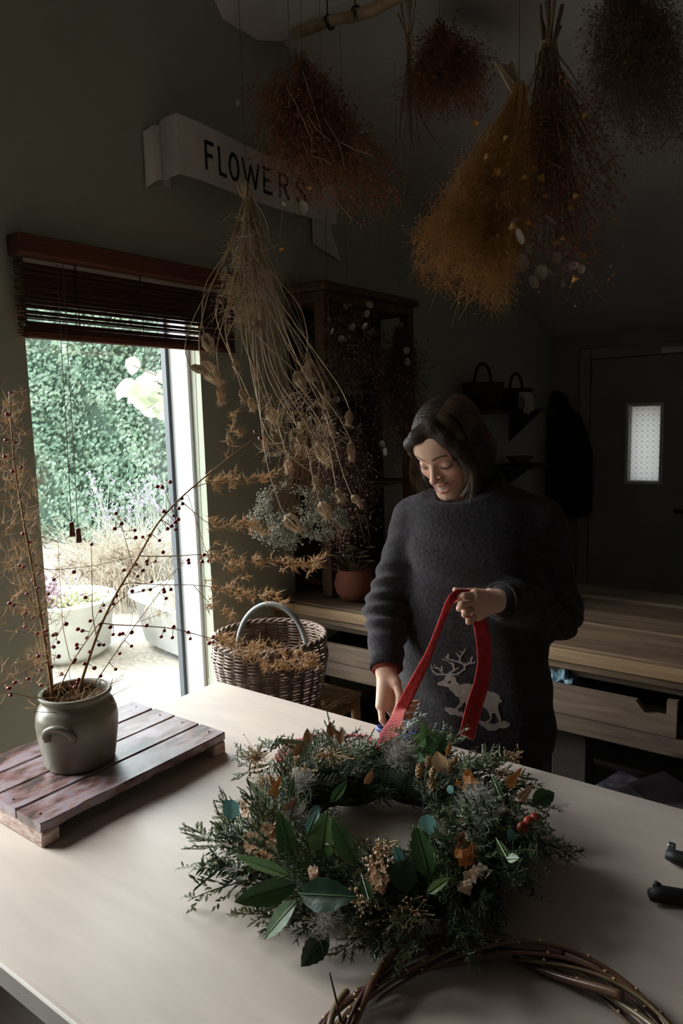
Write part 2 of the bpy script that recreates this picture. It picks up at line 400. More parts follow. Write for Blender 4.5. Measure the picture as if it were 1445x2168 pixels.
# ================================================================== WOOD MATERIALS
def wood(name, c1, c2, axis=0, rough=.65, knots=True, sc=9, bump=.25, hue=.12):
    m = bpy.data.materials.new(name); m.use_nodes = True; nt = m.node_tree; N = nt.nodes; Lk = nt.links; b = N['Principled BSDF']
    b.inputs['Roughness'].default_value = rough; b.inputs['Specular IOR Level'].default_value = .25
    tc = N.new('ShaderNodeTexCoord'); mp = N.new('ShaderNodeMapping'); oi = N.new('ShaderNodeObjectInfo')
    s = [1.0]*3; s[axis] = .09; mp.inputs['Scale'].default_value = s
    cb = N.new('ShaderNodeCombineXYZ'); mu = N.new('ShaderNodeMath'); mu.operation = 'MULTIPLY'; mu.inputs[1].default_value = 37.0
    Lk.new(oi.outputs['Random'], mu.inputs[0])
    for i in range(3): Lk.new(mu.outputs[0], cb.inputs[i])
    Lk.new(cb.outputs[0], mp.inputs['Location']); Lk.new(tc.outputs['Object'], mp.inputs['Vector'])
    n1 = N.new('ShaderNodeTexNoise'); n1.inputs['Scale'].default_value = sc*6; n1.inputs['Detail'].default_value = 6; n1.inputs['Distortion'].default_value = .6; Lk.new(mp.outputs[0], n1.inputs['Vector'])
    n2 = N.new('ShaderNodeTexNoise'); n2.inputs['Scale'].default_value = sc*.7; n2.inputs['Detail'].default_value = 3; Lk.new(mp.outputs[0], n2.inputs['Vector'])
    ad = N.new('ShaderNodeMath'); ad.operation = 'ADD'; Lk.new(n1.outputs['Fac'], ad.inputs[0]); Lk.new(n2.outputs['Fac'], ad.inputs[1])
    mr = N.new('ShaderNodeMapRange'); mr.inputs['From Min'].default_value = .72; mr.inputs['From Max'].default_value = 1.28; Lk.new(ad.outputs[0], mr.inputs['Value'])
    mx = N.new('ShaderNodeMix'); mx.data_type = 'RGBA'; mx.inputs['A'].default_value = (*c2, 1); mx.inputs['B'].default_value = (*c1, 1); Lk.new(mr.outputs[0], mx.inputs['Factor'])
    src = mx.outputs['Result']
    if knots:
        mp2 = N.new('ShaderNodeMapping'); s2 = [1.0]*3; s2[axis] = .45; mp2.inputs['Scale'].default_value = s2; Lk.new(cb.outputs[0], mp2.inputs['Location']); Lk.new(tc.outputs['Object'], mp2.inputs['Vector'])
        vo = N.new('ShaderNodeTexVoronoi'); vo.inputs['Scale'].default_value = 7.0; Lk.new(mp2.outputs[0], vo.inputs['Vector'])
        k = N.new('ShaderNodeMapRange'); k.inputs['From Min'].default_value = .05; k.inputs['From Max'].default_value = .13; Lk.new(vo.outputs['Distance'], k.inputs['Value'])
        m2 = N.new('ShaderNodeMix'); m2.data_type = 'RGBA'; m2.inputs['A'].default_value = tuple(x*.45 for x in c2)+(1,); Lk.new(src, m2.inputs['B']); Lk.new(k.outputs[0], m2.inputs['Factor']); src = m2.outputs['Result']
    hs = N.new('ShaderNodeHueSaturation'); h = N.new('ShaderNodeMapRange'); h.inputs['To Min'].default_value = 1-hue; h.inputs['To Max'].default_value = 1+hue
    Lk.new(oi.outputs['Random'], h.inputs['Value']); Lk.new(h.outputs[0], hs.inputs['Value']); Lk.new(src, hs.inputs['Color']); Lk.new(hs.outputs[0], b.inputs['Base Color'])
    bp = N.new('ShaderNodeBump'); bp.inputs['Strength'].default_value = bump; bp.inputs['Distance'].default_value = .004; Lk.new(n1.outputs['Fac'], bp.inputs['Height']); Lk.new(bp.outputs[0], b.inputs['Normal'])
    return m
M['bench'] = wood('weathered_bench_wood', (.24, .16, .10), (.10, .065, .042))
M['benchlight'] = wood('light_bench_wood', (.42, .28, .15), (.26, .165, .09))
M['benchgrey'] = wood('grey_drawer_wood', (.22, .155, .11), (.11, .078, .058))
M['oldwood'] = wood('dark_old_wood', (.17, .095, .05), (.08, .043, .024), axis=2)
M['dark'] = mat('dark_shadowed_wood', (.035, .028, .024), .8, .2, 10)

# ================================================================== THE BENCH along the far side
BY0, BY1, BZ = 2.135, 3.0, .80
BX1 = .75
root = thing('plank_bench', (-.6, 2.55, 0), 'rough wooden plank bench with open drawers behind the woman', 'bench')
ys = [BY0+.004, 2.262, 2.43, 2.60, 2.81, BY1]
for i in range(5):
    z = BZ-(.0, .006, .002, .008, .004)[i]
    mb = MB(); mb.bbox((XW+.005, ys[i]+.003, z-.03), (BX1, ys[i+1]-.003, z), .004, .002, i); mb.build('plank', M['bench'], root)
def board(name, y, x0, x1, z0, z1, m, th=.025, parent=None, seed=0, wob=.0025):
    mb = MB(); mb.bbox((x0, y, z0), (x1, y+th, z1), .003, wob, seed); return mb.build(name, m, parent or root)
board('front_rail', BY0-.022, XW+.005, BX1, .758, .797, M['benchlight'], .026, seed=3)
board('under_rail', BY0-.012, XW+.01, BX1, .732, .7565, M['bench'], .03, seed=4)
board('slide_rail', BY0+.03, XW+.02, BX1, .702, .722, M['benchgrey'], .03, seed=5)
board('slide_rail', BY0+.12, -.70, -.42, .675, .695, M['benchgrey'], .02, seed=6)
# drawers: each a box with a front board, the notched one towards the right
def drawer(x0, x1, z1, notch=None):
    mb = MB()
    if notch is None: mb.bbox((x0, BY0-.03, .598), (x1, BY0-.006, z1), .003, .002, int(x0*100) % 97)
    else:
        n0, n1, nz = notch
        mb.prism([(x0, .598), (x1, .598), (x1, z1+.018), (n1, z1+.018), (n1, nz), (n0-.01, nz), (n0-.035, z1), (x0, z1)], BY0-.03, BY0-.006, 1)
    f = mb.build('drawer_front', M['benchgrey'], root)
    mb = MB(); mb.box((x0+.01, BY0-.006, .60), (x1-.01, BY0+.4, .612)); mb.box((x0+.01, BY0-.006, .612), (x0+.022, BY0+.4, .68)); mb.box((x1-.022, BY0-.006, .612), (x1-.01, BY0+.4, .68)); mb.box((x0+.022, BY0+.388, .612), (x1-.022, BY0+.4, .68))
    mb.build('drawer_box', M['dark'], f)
drawer(-1.70, -1.02, .668); drawer(-.995, -.425, .685, (-.50, -.452, .655)); drawer(-.40, .2, .69)
board('lower_board', BY0-.028, -1.72, BX1, .538, .594, M['benchgrey'], .03, seed=9)
for x in (-1.85, -.80, .68):
    for y in (BY0+.02, BY1-.09):
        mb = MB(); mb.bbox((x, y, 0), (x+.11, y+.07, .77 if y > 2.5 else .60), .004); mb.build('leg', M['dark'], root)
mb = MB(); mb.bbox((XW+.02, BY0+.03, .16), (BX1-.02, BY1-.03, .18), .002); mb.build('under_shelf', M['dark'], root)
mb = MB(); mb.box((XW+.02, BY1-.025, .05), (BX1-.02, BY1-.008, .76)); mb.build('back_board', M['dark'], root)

# crumpled blue packing in the drawer, brochures on the under shelf
M['blue'] = mat('blue_packing', (.25, .38, .46), .4, .3, 40, bump=.4, bscale=60)
p = on(1196, 1450, 1, BY0+.05); mb = MB(); r_ = np.random.default_rng(3)
bm = bmesh.new(); bmesh.ops.create_icosphere(bm, subdivisions=3, radius=1)
for v in bm.verts:
    q = v.co; k = 1+.35*math.sin(9*q.x+3)*math.sin(7*q.z)+.15*math.sin(23*q.y)
    v.co = Vector((p[0]+.045*k*q.x, p[1]+.05*k*q.y, .666+.055*k*q.z))
mb.bm(bm); tag(mb.build('packing_bag', M['blue'], loc=(p[0], p[1], .612)), 'crumpled blue plastic bag poking out of the bench drawer', 'bag')
M['mag'] = mat('printed_cover', (.55, .50, .52), .35, .0, 22, col2=(.20, .17, .27)); M['mag2'] = mat('mauve_cover', (.20, .15, .16), .5, .1, 8)
a, b = on(1262, 1662, 1, 2.16), on(1400, 1700, 1, 2.16)
def sheaf(name, c, L, wd, rz, tilt, th, m, label):
    mb = MB(); mb.bbox((-L/2, -wd/2, 0), (L/2, wd/2, th), .002); o = mb.build(name, [m]); o.location = c; o.rotation_euler = (tilt, 0, rz)
    return tag(o, label, 'magazine')
crate = thing('storage_crate', (-.55, 2.33, .18), 'dark wooden crate holding magazines under the bench', 'crate')
mb = MB()
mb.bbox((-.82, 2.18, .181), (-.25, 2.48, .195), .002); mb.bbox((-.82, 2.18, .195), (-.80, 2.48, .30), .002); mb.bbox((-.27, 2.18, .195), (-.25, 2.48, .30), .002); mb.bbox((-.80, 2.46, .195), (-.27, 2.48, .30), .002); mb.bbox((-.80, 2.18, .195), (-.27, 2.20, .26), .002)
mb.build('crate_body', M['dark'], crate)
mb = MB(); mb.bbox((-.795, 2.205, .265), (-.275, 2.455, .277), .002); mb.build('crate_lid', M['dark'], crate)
sheaf('magazine', (-.57, 2.295, .283), .26, .18, -.35, .10, .012, M['mag'], 'folded magazine with a pale printed cover under the bench')
sheaf('brochure', (-.49, 2.345, .301), .22, .16, -.62, .10, .006, M['mag2'], 'mauve brochure tucked behind the pale magazine under the bench')

# ================================================================== OLD WOODEN CUPBOARD standing on the bench against the green wall
cx0, cx1, cy0, cy1, cz1 = XW+.006, XW+.20, 2.262, 2.93, 2.035
root = thing('open_cupboard', (XW+.1, 2.6, BZ), 'old dark wooden open cupboard standing on the bench by the window wall', 'cupboard')
for y in (cy0, cy1-.045): 
    mb = MB(); mb.bbox((cx1-.05, y, BZ+.0005), (cx1, y+.045, cz1-.07), .003, .001); mb.build('post', M['oldwood'], root)
mb = MB(); mb.bbox((cx0, cy0, cz1-.07), (cx1, cy1, cz1-.03), .004); mb.bbox((cx0, cy0-.02, cz1-.03), (cx1+.02, cy1+.02, cz1), .006); mb.build('top_board', M['oldwood'], root)
mb = MB(); mb.bbox((cx0, cy0, BZ+.0005), (cx0+.012, cy1, cz1-.07), .001); mb.build('back_panel', M['dark'], root)
for z in (BZ+.03, 1.21, 1.62):
    mb = MB(); mb.bbox((cx0+.012, cy0+.045, z), (cx1-.01, cy1-.045, z+.018), .002); mb.build('shelf', M['oldwood'], root)

# terracotta pot with dried flowers on the bench
M['terra'] = mat('terracotta', (.19, .06, .035), .75, .15, 12, bump=.1); M['soil'] = mat('dark_soil', (.03, .022, .018), .95, .2, 60)
tp = on(752, 1268, 2, BZ)
root = thing('terracotta_pot', (tp[0], tp[1], BZ), 'rounded terracotta pot on the bench at the woman\'s elbow', 'pot')
mb = MB(); mb.lathe([(0, .0005), (.055, .0005), (.075, .03), (.083, .065), (.075, .10), (.066, .112), (.070, .125), (.062, .125), (.060, .11), (.0, .10)], 36, (tp[0], tp[1], BZ)); mb.build('pot_body', M['terra'], root, True)
M['pinkfl'] = mat('dried_magenta_petals', (.22, .045, .075), .7, .3, 30, trans=.2); M['creamfl'] = mat('dried_cream_petals', (.36, .30, .17), .7, .2, 30, trans=.2); M['dstem'] = mat('dry_stem', (.15, .095, .05), .75, .2, 30)
def posy(name, c, base, n, spread, m, label, seed, pr=.008):
    r_ = np.random.default_rng(seed); root = thing(name, base, label, 'dried flowers')
    tips = np.array(c)+r_.normal(size=(n, 3))*np.array(spread)
    mb = MB(); mb.needles(np.repeat([base], n, 0)+r_.normal(size=(n, 3))*.006*np.array([1, 1, 0]), tips, .0018, .001); mb.build('stem', M['dstem'], root)
    mb = MB()
    for t in tips:
        for k in range(6):
            a = k*PI/3+r_.uniform(0, .5); d = np.array([math.cos(a), math.sin(a), .35]); mb.leaf(t, d, (0, 0, 1), pr*2.2, pr*1.5, 3, 2, .2, .2)
    tag(mb.build('flower_heads', m, root), kind='stuff'); return root
posy('dried_posy', tp+np.array([.01, -.01, .185]), tp+np.array([.01, 0, .101]), 22, (.04, .03, .022), M['creamfl'], 'cream dried flowers standing in the terracotta pot', 5, .010)
posy('dried_posy', tp+np.array([-.09, -.05, .15]), tp+np.array([-.012, 0, .101]), 20, (.035, .03, .03), M['pinkfl'], 'dark pink dried flowers spilling left of the terracotta pot', 6, .008)

# ================================================================== DARK CORNER: coat, hat, baskets, jug
M['coat'] = mat('black_wool', (.006, .006, .007), .95, bump=.2, bscale=50)
def sdf_blob(): pass
cy_ = YB-.012
cpt = lambda x, y, Y: on(x, y, 1, Y)
# coat hanging from a hook on the far wall, next to the door
root = thing('black_coat', (cpt(1180, 1095, YB-.09)[0], YB-.05, .78), 'long black coat hanging in the corner beside the grey door', 'coat')
outl = [(1172, 832), (1195, 852), (1222, 880), (1238, 930), (1246, 1000), (1251, 1085), (1225, 1095), (1130, 1100), (1105, 1085), (1098, 1000), (1105, 930), (1120, 880), (1150, 848)]
pts = np.array([cpt(x, y, YB-.06) for x, y in outl]); cen = pts.mean(0)
pts[:, 0] = np.clip(pts[:, 0], XW+.012, None)
mb = MB(); n = len(pts); rings = []
for s_, dy in ((1.0, .052), (1.0, 0), (.9, -.06), (.6, -.10), (.2, -.115)):
    q = cen+(pts-cen)*np.array([s_, 1, s_]); q[:, 1] = YB-.06+dy; q[:, 0] = np.clip(q[:, 0], XW+.012, None); rings.append(q)
V = np.vstack(rings+[[[cen[0], YB-.175, cen[2]]]]); Q = [[k*n+i, k*n+(i+1) % n, (k+1)*n+(i+1) % n, (k+1)*n+i] for k in range(4) for i in range(n)]; T = [[4*n+i, 4*n+(i+1) % n, 5*n] for i in range(n)]
mb.add(V, Q, T); mb.build('coat_body', M['coat'], root, True)
mb = MB(); c0 = cpt(1182, 838, YB-.05)
mb.tube([c0+np.array([-.05, 0, -.02]), c0+np.array([-.02, -.03, .015]), c0+np.array([.03, -.03, .0]), c0+np.array([.06, 0, -.035])], [.02, .026, .026, .018], 8); mb.build('collar', M['coat'], root, True)
mb = MB(); sl = [cpt(1215, 885, YB-.14), cpt(1236, 960, YB-.15), cpt(1238, 1040, YB-.14), cpt(1232, 1090, YB-.12)]; mb.tube(sl, [.05, .06, .055, .045], 10); mb.build('sleeve', M['coat'], root, True)
mb = MB(); mb.tube([c0+np.array([0, .045, .0]), c0+np.array([0, -.01, .0]), c0+np.array([0, -.02, .03])], .006, 6); mb.build('hook', M['iron'], root)
# flat black hat on the green wall
hp = on(858, 735, 0, XW+.03)
root = thing('black_hat', tuple(hp), 'flat black hat hanging on the green wall above the dried bunches', 'hat')
mb = MB(); R_ = Matrix.Translation(hp) @ Matrix.Rotation(PI/2, 4, 'Y')
pr = [(0, .025), (.05, .024), (.06, .01), (.062, -.005), (.115, -.018), (.118, -.022), (.06, -.026), (0, -.027)]
m2 = MB(); m2.lathe(pr, 28); V = np.vstack(m2.v)*np.array([1.0, .62, 1]) @ np.array(R_)[:3, :3].T+np.array(R_)[:3, 3]; mb.add(V, np.vstack(m2.q)); mb.build('hat_body', M['coat'], root, True)
# high shelf in the corner, with baskets, a pale cloth and a bowl
M['dbask'] = mat('dark_wicker', (.035, .022, .014), .8, .3, 40, bump=.5, bscale=90)
sy0, sy1 = 3.45, 4.55
zs = on(1050, 868, 0, XW+.15)[2]
root = thing('wall_shelf', (XW+.14, 4.0, zs), 'dark high wall shelf behind the woman\'s head', 'shelf')
mb = MB(); mb.bbox((XW+.001, sy0, zs-.022), (XW+.27, sy1, zs), .002); mb.build('shelf_board', M['dark'], root)
for y in (sy0+.12, sy1-.12): 
    mb = MB(); mb.prism([(XW+.001, zs-.022), (XW+.2, zs-.022), (XW+.001, zs-.2)], y, y+.02, 1); mb.build('bracket', M['dark'], root)
for i, (x, rad, h, lab) in enumerate(((1022, .115, .15, 'dark round basket on the high shelf, nearest the window wall bunches'), (1092, .10, .125, 'dark round basket on the high shelf, nearest the corner'))):
    c = on(x, 868, 0, XW+.15); c[2] = zs
    root = thing('shelf_basket', tuple(c), lab, 'basket', 'baskets on the high shelf')
    mb = MB(); mb.lathe([(0, .001), (rad*.85, .001), (rad, h), (rad*.92, h), (rad*.78, .012), (0, .012)], 30, c); mb.build('basket_body', M['dbask'], root, True)
    mb = MB(); a = np.linspace(0, PI, 18); mb.tube(np.stack([c[0]+0*a, c[1]+rad*.93*np.cos(a), c[2]+h-.01+rad*1.0*np.sin(a)], 1), .009, 6); mb.build('handle', M['dbask'], root, True)
# hooks rail below the shelf carrying a cloth; lower bracket shelf carrying a bowl
M['cloth'] = mat('pale_cloth', (.42, .40, .36), .8, .1, 12); M['bowl'] = mat('brown_bowl', (.20, .14, .10), .5)
c = on(1076, 852, 0, XW+.2); 
mb = MB(); r_ = np.random.default_rng(8)
u, v = np.meshgrid(np.linspace(0, 1, 13), np.linspace(0, 1, 9), indexing='ij')
yy = c[1]-.07+.15*u; zz = c[2]+.055-.13*v*(.55+.45*np.sin(PI*u)); xx = XW+.285+.014*np.sin(u*14+v*2)+.03*v
V = np.stack([xx, yy, zz], -1); V2 = V+np.array([.004, 0, 0]); nu, nv = u.shape; ii, jj = np.meshgrid(np.arange(nu-1), np.arange(nv-1), indexing='ij')
Q = np.stack([ii*nv+jj, (ii+1)*nv+jj, (ii+1)*nv+jj+1, ii*nv+jj+1], -1).reshape(-1, 4); mb.add(V.reshape(-1, 3), Q); mb.add(V2.reshape(-1, 3), Q)
top = np.stack([np.linspace(XW+.26, XW+.29, 6), np.full(6, c[1]), np.full(6, zs+.004)], 1)
mb.add([[XW+.22, c[1]-.06, zs+.002], [XW+.22, c[1]+.06, zs+.002], [XW+.29, c[1]+.07, zs+.004], [XW+.29, c[1]-.07, zs+.004], [XW+.29, c[1]+.07, c[2]+.05], [XW+.29, c[1]-.07, c[2]+.05]], [[0, 1, 2, 3], [3, 2, 4, 5]])
tag(mb.build('folded_cloth', M['cloth'], None, True, (XW+.26, c[1], zs)), 'pale cloth hanging over the edge of the high dark shelf', 'cloth')
c = on(1100, 968, 0, XW+.13); zb = c[2]-.045
root = thing('bracket_shelf', (XW+.13, c[1], zb), 'small dark bracket shelf beside the black coat', 'shelf'); mb = MB(); mb.bbox((XW+.001, c[1]-.2, zb-.02), (XW+.25, c[1]+.2, zb), .002); mb.build('shelf_board', M['dark'], root); mb = MB(); mb.prism([(XW+.001, zb-.02), (XW+.2, zb-.02), (XW+.001, zb-.16)], c[1]-.01, c[1]+.01, 1); mb.build('bracket', M['dark'], root)
root = thing('bowl', (XW+.13, c[1], zb), 'small brown bowl standing beside the black coat', 'bowl')
mb = MB(); mb.lathe([(0, .001), (.04, .001), (.085, .045), (.09, .05), (.084, .05), (.04, .01), (0, .01)], 28, (XW+.13, c[1], zb)); mb.build('bowl_body', M['bowl'], root, True)

# ================================================================== ROLLED BAMBOO BLIND
M['valance'] = wood('red_brown_valance_wood', (.16, .055, .03), (.09, .03, .018), axis=1, rough=.5, knots=False)
M['bamboo'] = wood('dark_bamboo_slat', (.065, .025, .017), (.035, .014, .011), axis=1, rough=.45, knots=False, hue=.3)
M['bamboored'] = wood('reddish_bamboo_rail', (.17, .06, .035), (.10, .035, .022), axis=1, rough=.45, knots=False)
M['fringe'] = mat('binding_tape', (.085, .055, .035), .9, .2, 60); M['cord'] = mat('thin_brown_cord', (.11, .07, .05), .8); M['tassel'] = mat('turned_wood_tassel', (.16, .055, .028), .5)
vy0, vy1 = 1.128, 1.985
bzt = on(60, 545, 0, XW+.03)[2]; bzb = on(55, 716, 0, XW+.03)[2]
root = thing('bamboo_blind', (XW+.03, 1.5, bzb), 'dark red-brown bamboo roll blind half lowered over the window', 'blind')
mb = MB(); zt = on(45, 490, 0, XW+.065)[2]; zb = on(60, 537, 0, XW+.065)[2]
mb.bbox((XW+.001, vy0-.012, zb), (XW+.065, vy1, zt), .004); mb.build('valance', M['valance'], root)
mb = MB(); mb.bbox((XW+.005, vy0+.02, bzt-.012), (XW+.025, vy1-.03, zb-.0005), .002); mb.build('head_rail', M['tableedge'], root)
ns = 26; zz = np.linspace(bzb+.026, bzt-.016, ns); r_ = np.random.default_rng(4)
sl = MB(); sl.bbox((-.0028, vy0+.012, -.0036), (.0028, vy1-.04, .0036), .0012); sme = sl.mesh('slat', M['bamboo'])
gaps = {3: .55, 4: .5, 6: .72, 7: .62, 8: .6}
for i, z in enumerate(zz):
    o = link('slat', sme, root); o.location = np.array(o.location)+np.array([XW+.03+r_.uniform(-.001, .001), 0, z]); o.scale = (1, 1, gaps.get(i, 1.12)*1.02); o.rotation_euler = (r_.uniform(-.002, .002), 0, 0)
mb = MB(); mb.bbox((XW+.024, vy0+.004, bzb), (XW+.038, vy1-.04, bzb+.022), .004); mb.build('bottom_rail', M['bamboored'], root)
# the slats behind: the rolled-up length of the blind
mb = MB(); zz2 = np.linspace((bzb+bzt)/2-.005, bzt-.02, 20)
for z in zz2: mb.bbox((XW+.009, vy0+.015, z-.0035), (XW+.013, vy1-.045, z+.0035), .001)
mb.build('folded_slats', M['bamboo'], root)
mb = MB()
zz3 = np.linspace(bzb+.002, bzt-.005, 60)
mb.needles(np.stack([np.full(60, XW+.03), np.full(60, vy0+.014), zz3], 1), np.stack([XW+.03+r_.uniform(-.004, .006, 60), vy0-.012+r_.uniform(-.006, .004, 60), zz3+r_.uniform(-.004, .004, 60)], 1), .0028, .0018, 4)
mb.build('fringe', M['fringe'], root)
for x in (152, 440, 830): 
    pass
for x in (165, 300): 
    yv = on(x, 650, 0, XW+.036)[1]; mb = MB(); mb.tube([(XW+.0365, yv, bzb+.005), (XW+.0365, yv, bzt)], .0022, 5); mb.build('warp_thread', M['bamboo'], root)
def cord(pts, tassel):
    P = np.array([on(x, y, 0, XW+.05) for x, y in pts]); P[:, 1] = np.linspace(P[0, 1], P[-1, 1], len(P)); mb = MB(); mb.tube(P, .0011, 5); c = mb.build('pull_cord', M['cord'], root)
    if tassel:
        e = P[-1]; mb = MB(); mb.lathe([(0, -.043), (.0085, -.043), (.0085, -.036), (.007, -.02), (.0078, -.004), (.005, 0), (0, .001)], 14, e); mb.build('cord_tassel', M['tassel'], c, True)
cord([(120, 560), (128, 720), (140, 950), (151, 1105)], True); cord([(133, 560), (142, 720), (154, 950), (165, 1118)], True)
cord([(408, 600), (411, 740), (425, 1100), (441, 1435)], False)

# ================================================================== FLOWERS SIGN: a curled metal banner
M['sign'] = mat('grey_white_painted_metal', (.68, .65, .60), .6, .10, 9, bump=.1, bscale=30); M['letter'] = mat('black_letter_paint', (.015, .014, .013), .6)
root = thing('banner_sign', tuple(on(520, 400, 0, XW+.03)), 'curled pale banner sign reading FLOWERS on the green wall', 'sign')
# face of the banner: top and bottom edge measured along the wall, curling out at both ends
tl, tr = on(375, 240, 0, XW+.10), on(700, 340, 0, XW+.10)
ya, yb = tl[1], on(705, 400, 0, XW+.08)[1]
def wav(t): return np.array([XW+.075+.022*math.cos(2*PI*t*.9), ya+(yb-ya)*t])
ztop0, zbot0 = on(375, 240, 0, XW+.097)[2], on(382, 368, 0, XW+.097)[2]
def zedge(t, top):
    # the banner sags towards the middle and lifts again
    s = -.006*math.sin(PI*min(t, 1))
    return (ztop0 if top else zbot0)-s-.0*t
n = 40; V = []
for i in range(n+1):
    t = i/n; w = wav(t)
    for k, zt_ in enumerate((zedge(t, True), zedge(t, False))): V.append([w[0], w[1], zt_])
V = np.array(V); Q = [[2*i, 2*i+2, 2*i+3, 2*i+1] for i in range(n)]
mb = MB(); mb.add(V, Q); mb.add(V-np.array([.003, 0, 0]), Q)
# the curl back at the left end, turning behind and out to the tail
def strip(pts, zt0, zb0, zt1, zb1):
    P = np.array(pts); m_ = len(P); a = np.linspace(0, 1, m_); top = zt0+(zt1-zt0)*a; bot = zb0+(zb1-zb0)*a
    VV = np.zeros((m_, 2, 3)); VV[:, :, :2] = P[:, None]; VV[:, 0, 2] = top; VV[:, 1, 2] = bot
    Qs = [[2*i, 2*i+2, 2*i+3, 2*i+1] for i in range(m_-1)]; mb.add(VV.reshape(-1, 3), Qs); mb.add(VV.reshape(-1, 3)+np.array([-.003, 0, 0]), Qs)
x0_ = wav(0)[0]
def uturn(y, sgn, xa, xb, r):  # path from (xa,y) around a fold to (xb, y+...)
    a = np.linspace(0, PI, 9); cx_ = (xa+xb)/2; rr = (xa-xb)/2
    return [(cx_+rr*math.cos(q), y-sgn*r*math.sin(q)) for q in a]
fold = uturn(ya, 1, x0_, XW+.018, .012)
strip(fold+[(XW+.016, ya+.03)], ztop0, zbot0, ztop0-.012, zbot0-.022)
mb.build('banner_face', M['sign'], root)
mb = MB(); yt = on(303, 280, 0, XW+.012)[1]
zt2, zb2 = on(306, 280, 0, XW+.012)[2], on(312, 398, 0, XW+.012)[2]
strip([(XW+.012, yt), (XW+.02, (yt+ya)/2), (XW+.013, ya+.035)], zt2, zb2, on(380, 272, 0, XW+.012)[2], on(405, 390, 0, XW+.012)[2])
mb.build('banner_tail', M['sign'], root)
# right end folds back to a pointed tail
mb = MB(); yr = on(690, 480, 0, XW+.012)[1]; zr0, zr1 = zedge(.93, True)-.05, zedge(.93, False)-.075
mb.add([[XW+.012, yb-.06, zr0], [XW+.012, yr+.1, zr0-.03], [XW+.012, yr+.03, (zr0+zr1)/2-.02], [XW+.012, yr+.1, zr1-.04], [XW+.012, yb-.06, zr1]], [[0, 1, 2, 4]], [[2, 3, 4]])
mb.build('banner_tail', M['sign'], root)
# stencilled letters, each standing just proud of the curved face
GL = {'F': [(0, 0, 0, 1), (0, 1, .75, 1), (0, .52, .6, .52)], 'L': [(0, 0, 0, 1), (0, 0, .72, 0)], 'O': None, 'W': [(0, 1, .25, 0), (.25, 0, .5, .85), (.5, .85, .75, 0), (.75, 0, 1, 1)],
      'E': [(0, 0, 0, 1), (0, 1, .72, 1), (0, .52, .6, .52), (0, 0, .72, 0)], 'R': [(0, 0, 0, 1), (0, 1, .5, 1), (.5, 1, .7, .88), (.7, .88, .7, .68), (.7, .68, .5, .54), (.5, .54, 0, .54), (.32, .54, .74, 0)],
      'S': [(.7, .85, .5, 1), (.5, 1, .2, 1), (.2, 1, .02, .85), (.02, .85, .02, .66), (.02, .66, .68, .36), (.68, .36, .68, .14), (.68, .14, .5, 0), (.5, 0, .18, 0), (.18, 0, 0, .15)]}
LX = (430, 462, 487, 519, 567, 599, 631); LW = (.045, .042, .052, .080, .050, .052, .052)
for i, ch in enumerate('FLOWERS'):
    t = (on(LX[i], 310, 0, XW+.08)[1]-ya)/(yb-ya); wdt = LW[i]*1.15/(yb-ya)
    segs = GL[ch]
    if segs is None:
        a = np.linspace(0, 2*PI, 21); segs = [(.42+.42*math.cos(a[j]), .5+.5*math.sin(a[j]), .42+.42*math.cos(a[j+1]), .5+.5*math.sin(a[j+1])) for j in range(20)]
    mb = MB()
    for (xa, yaa, xb, ybb) in segs:
        nn = 4; L_ = []
        dx, dy = xb-xa, (ybb-yaa)
        ln = math.hypot(dx*.6, dy)+1e-6; px, py = -dy/ln, dx*.6/ln
        for j in range(nn+1):
            q = j/nn; ext = (-.06 if j == 0 else .06 if j == nn else 0)
            for sg in (-1, 1):
                gx = xa+dx*q+dx/ln*ext*.6+sg*.085*px*1.2*(.05/LW[i]); gy = yaa+dy*q+dy/ln*ext+sg*.085*py*.9
                tt = t+gx*wdt; w = wav(tt); zt_, zb_ = zedge(tt, True), zedge(tt, False); h = zt_-zb_
                L_.append([w[0]+.0015, w[1], zb_+h*.25+h*.46*gy])
        mb.add(L_, [[2*j, 2*j+1, 2*j+3, 2*j+2] for j in range(nn)])
    mb.build('letter', M['letter'], root)

# ================================================================== GARDEN seen through the window
r_ = np.random.default_rng(31)
HA, HB = np.array([-10.4, 4.66, 0]), np.array([-5.2, 6.2, 0]); hl = np.linalg.norm(HB-HA); hd_ = (HB-HA)/hl; hn = np.array([hd_[1], -hd_[0], 0])
if hn@(-HA) < 0: hn = -hn
root = thing('conifer_hedge', tuple((HA+HB)/2), 'tall clipped green conifer hedge beyond the gravel garden', 'hedge')
mb = MB(); rx = Matrix.Identity(4)
for i in range(3): rx[i][0], rx[i][1], rx[i][2] = hd_[i], -hn[i], (0, 0, 1)[i]; rx[i][3] = HA[i]
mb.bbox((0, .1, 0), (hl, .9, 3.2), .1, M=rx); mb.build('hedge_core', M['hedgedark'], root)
n = 24000; u = r_.uniform(0, hl, n); z = r_.uniform(.03, 3.25, n)
bul = .10*np.sin(u*2.3+1)*np.sin(z*2.9)+.06*np.sin(u*5.1+z*3)+.05*np.sin(z*7+u*9)
P = HA+u[:, None]*hd_+hn*(bul+r_.uniform(-.13, .05, n))[:, None]+np.array([0, 0, 1])*z[:, None]
mb = MB(); K = 6
roll = r_.uniform(-1, 1, n); dn = np.stack([r_.normal(0, .45, n), np.full(n, .55), r_.uniform(-1.0, -.05, n)], 1)  # along, out, down
D = hd_*dn[:, :1]+hn*dn[:, 1:2]+np.array([0, 0, 1])*dn[:, 2:]; D /= np.linalg.norm(D, axis=1)[:, None]
S = np.cross(D, hn+hd_*roll[:, None]*.8); S /= np.linalg.norm(S, axis=1)[:, None]
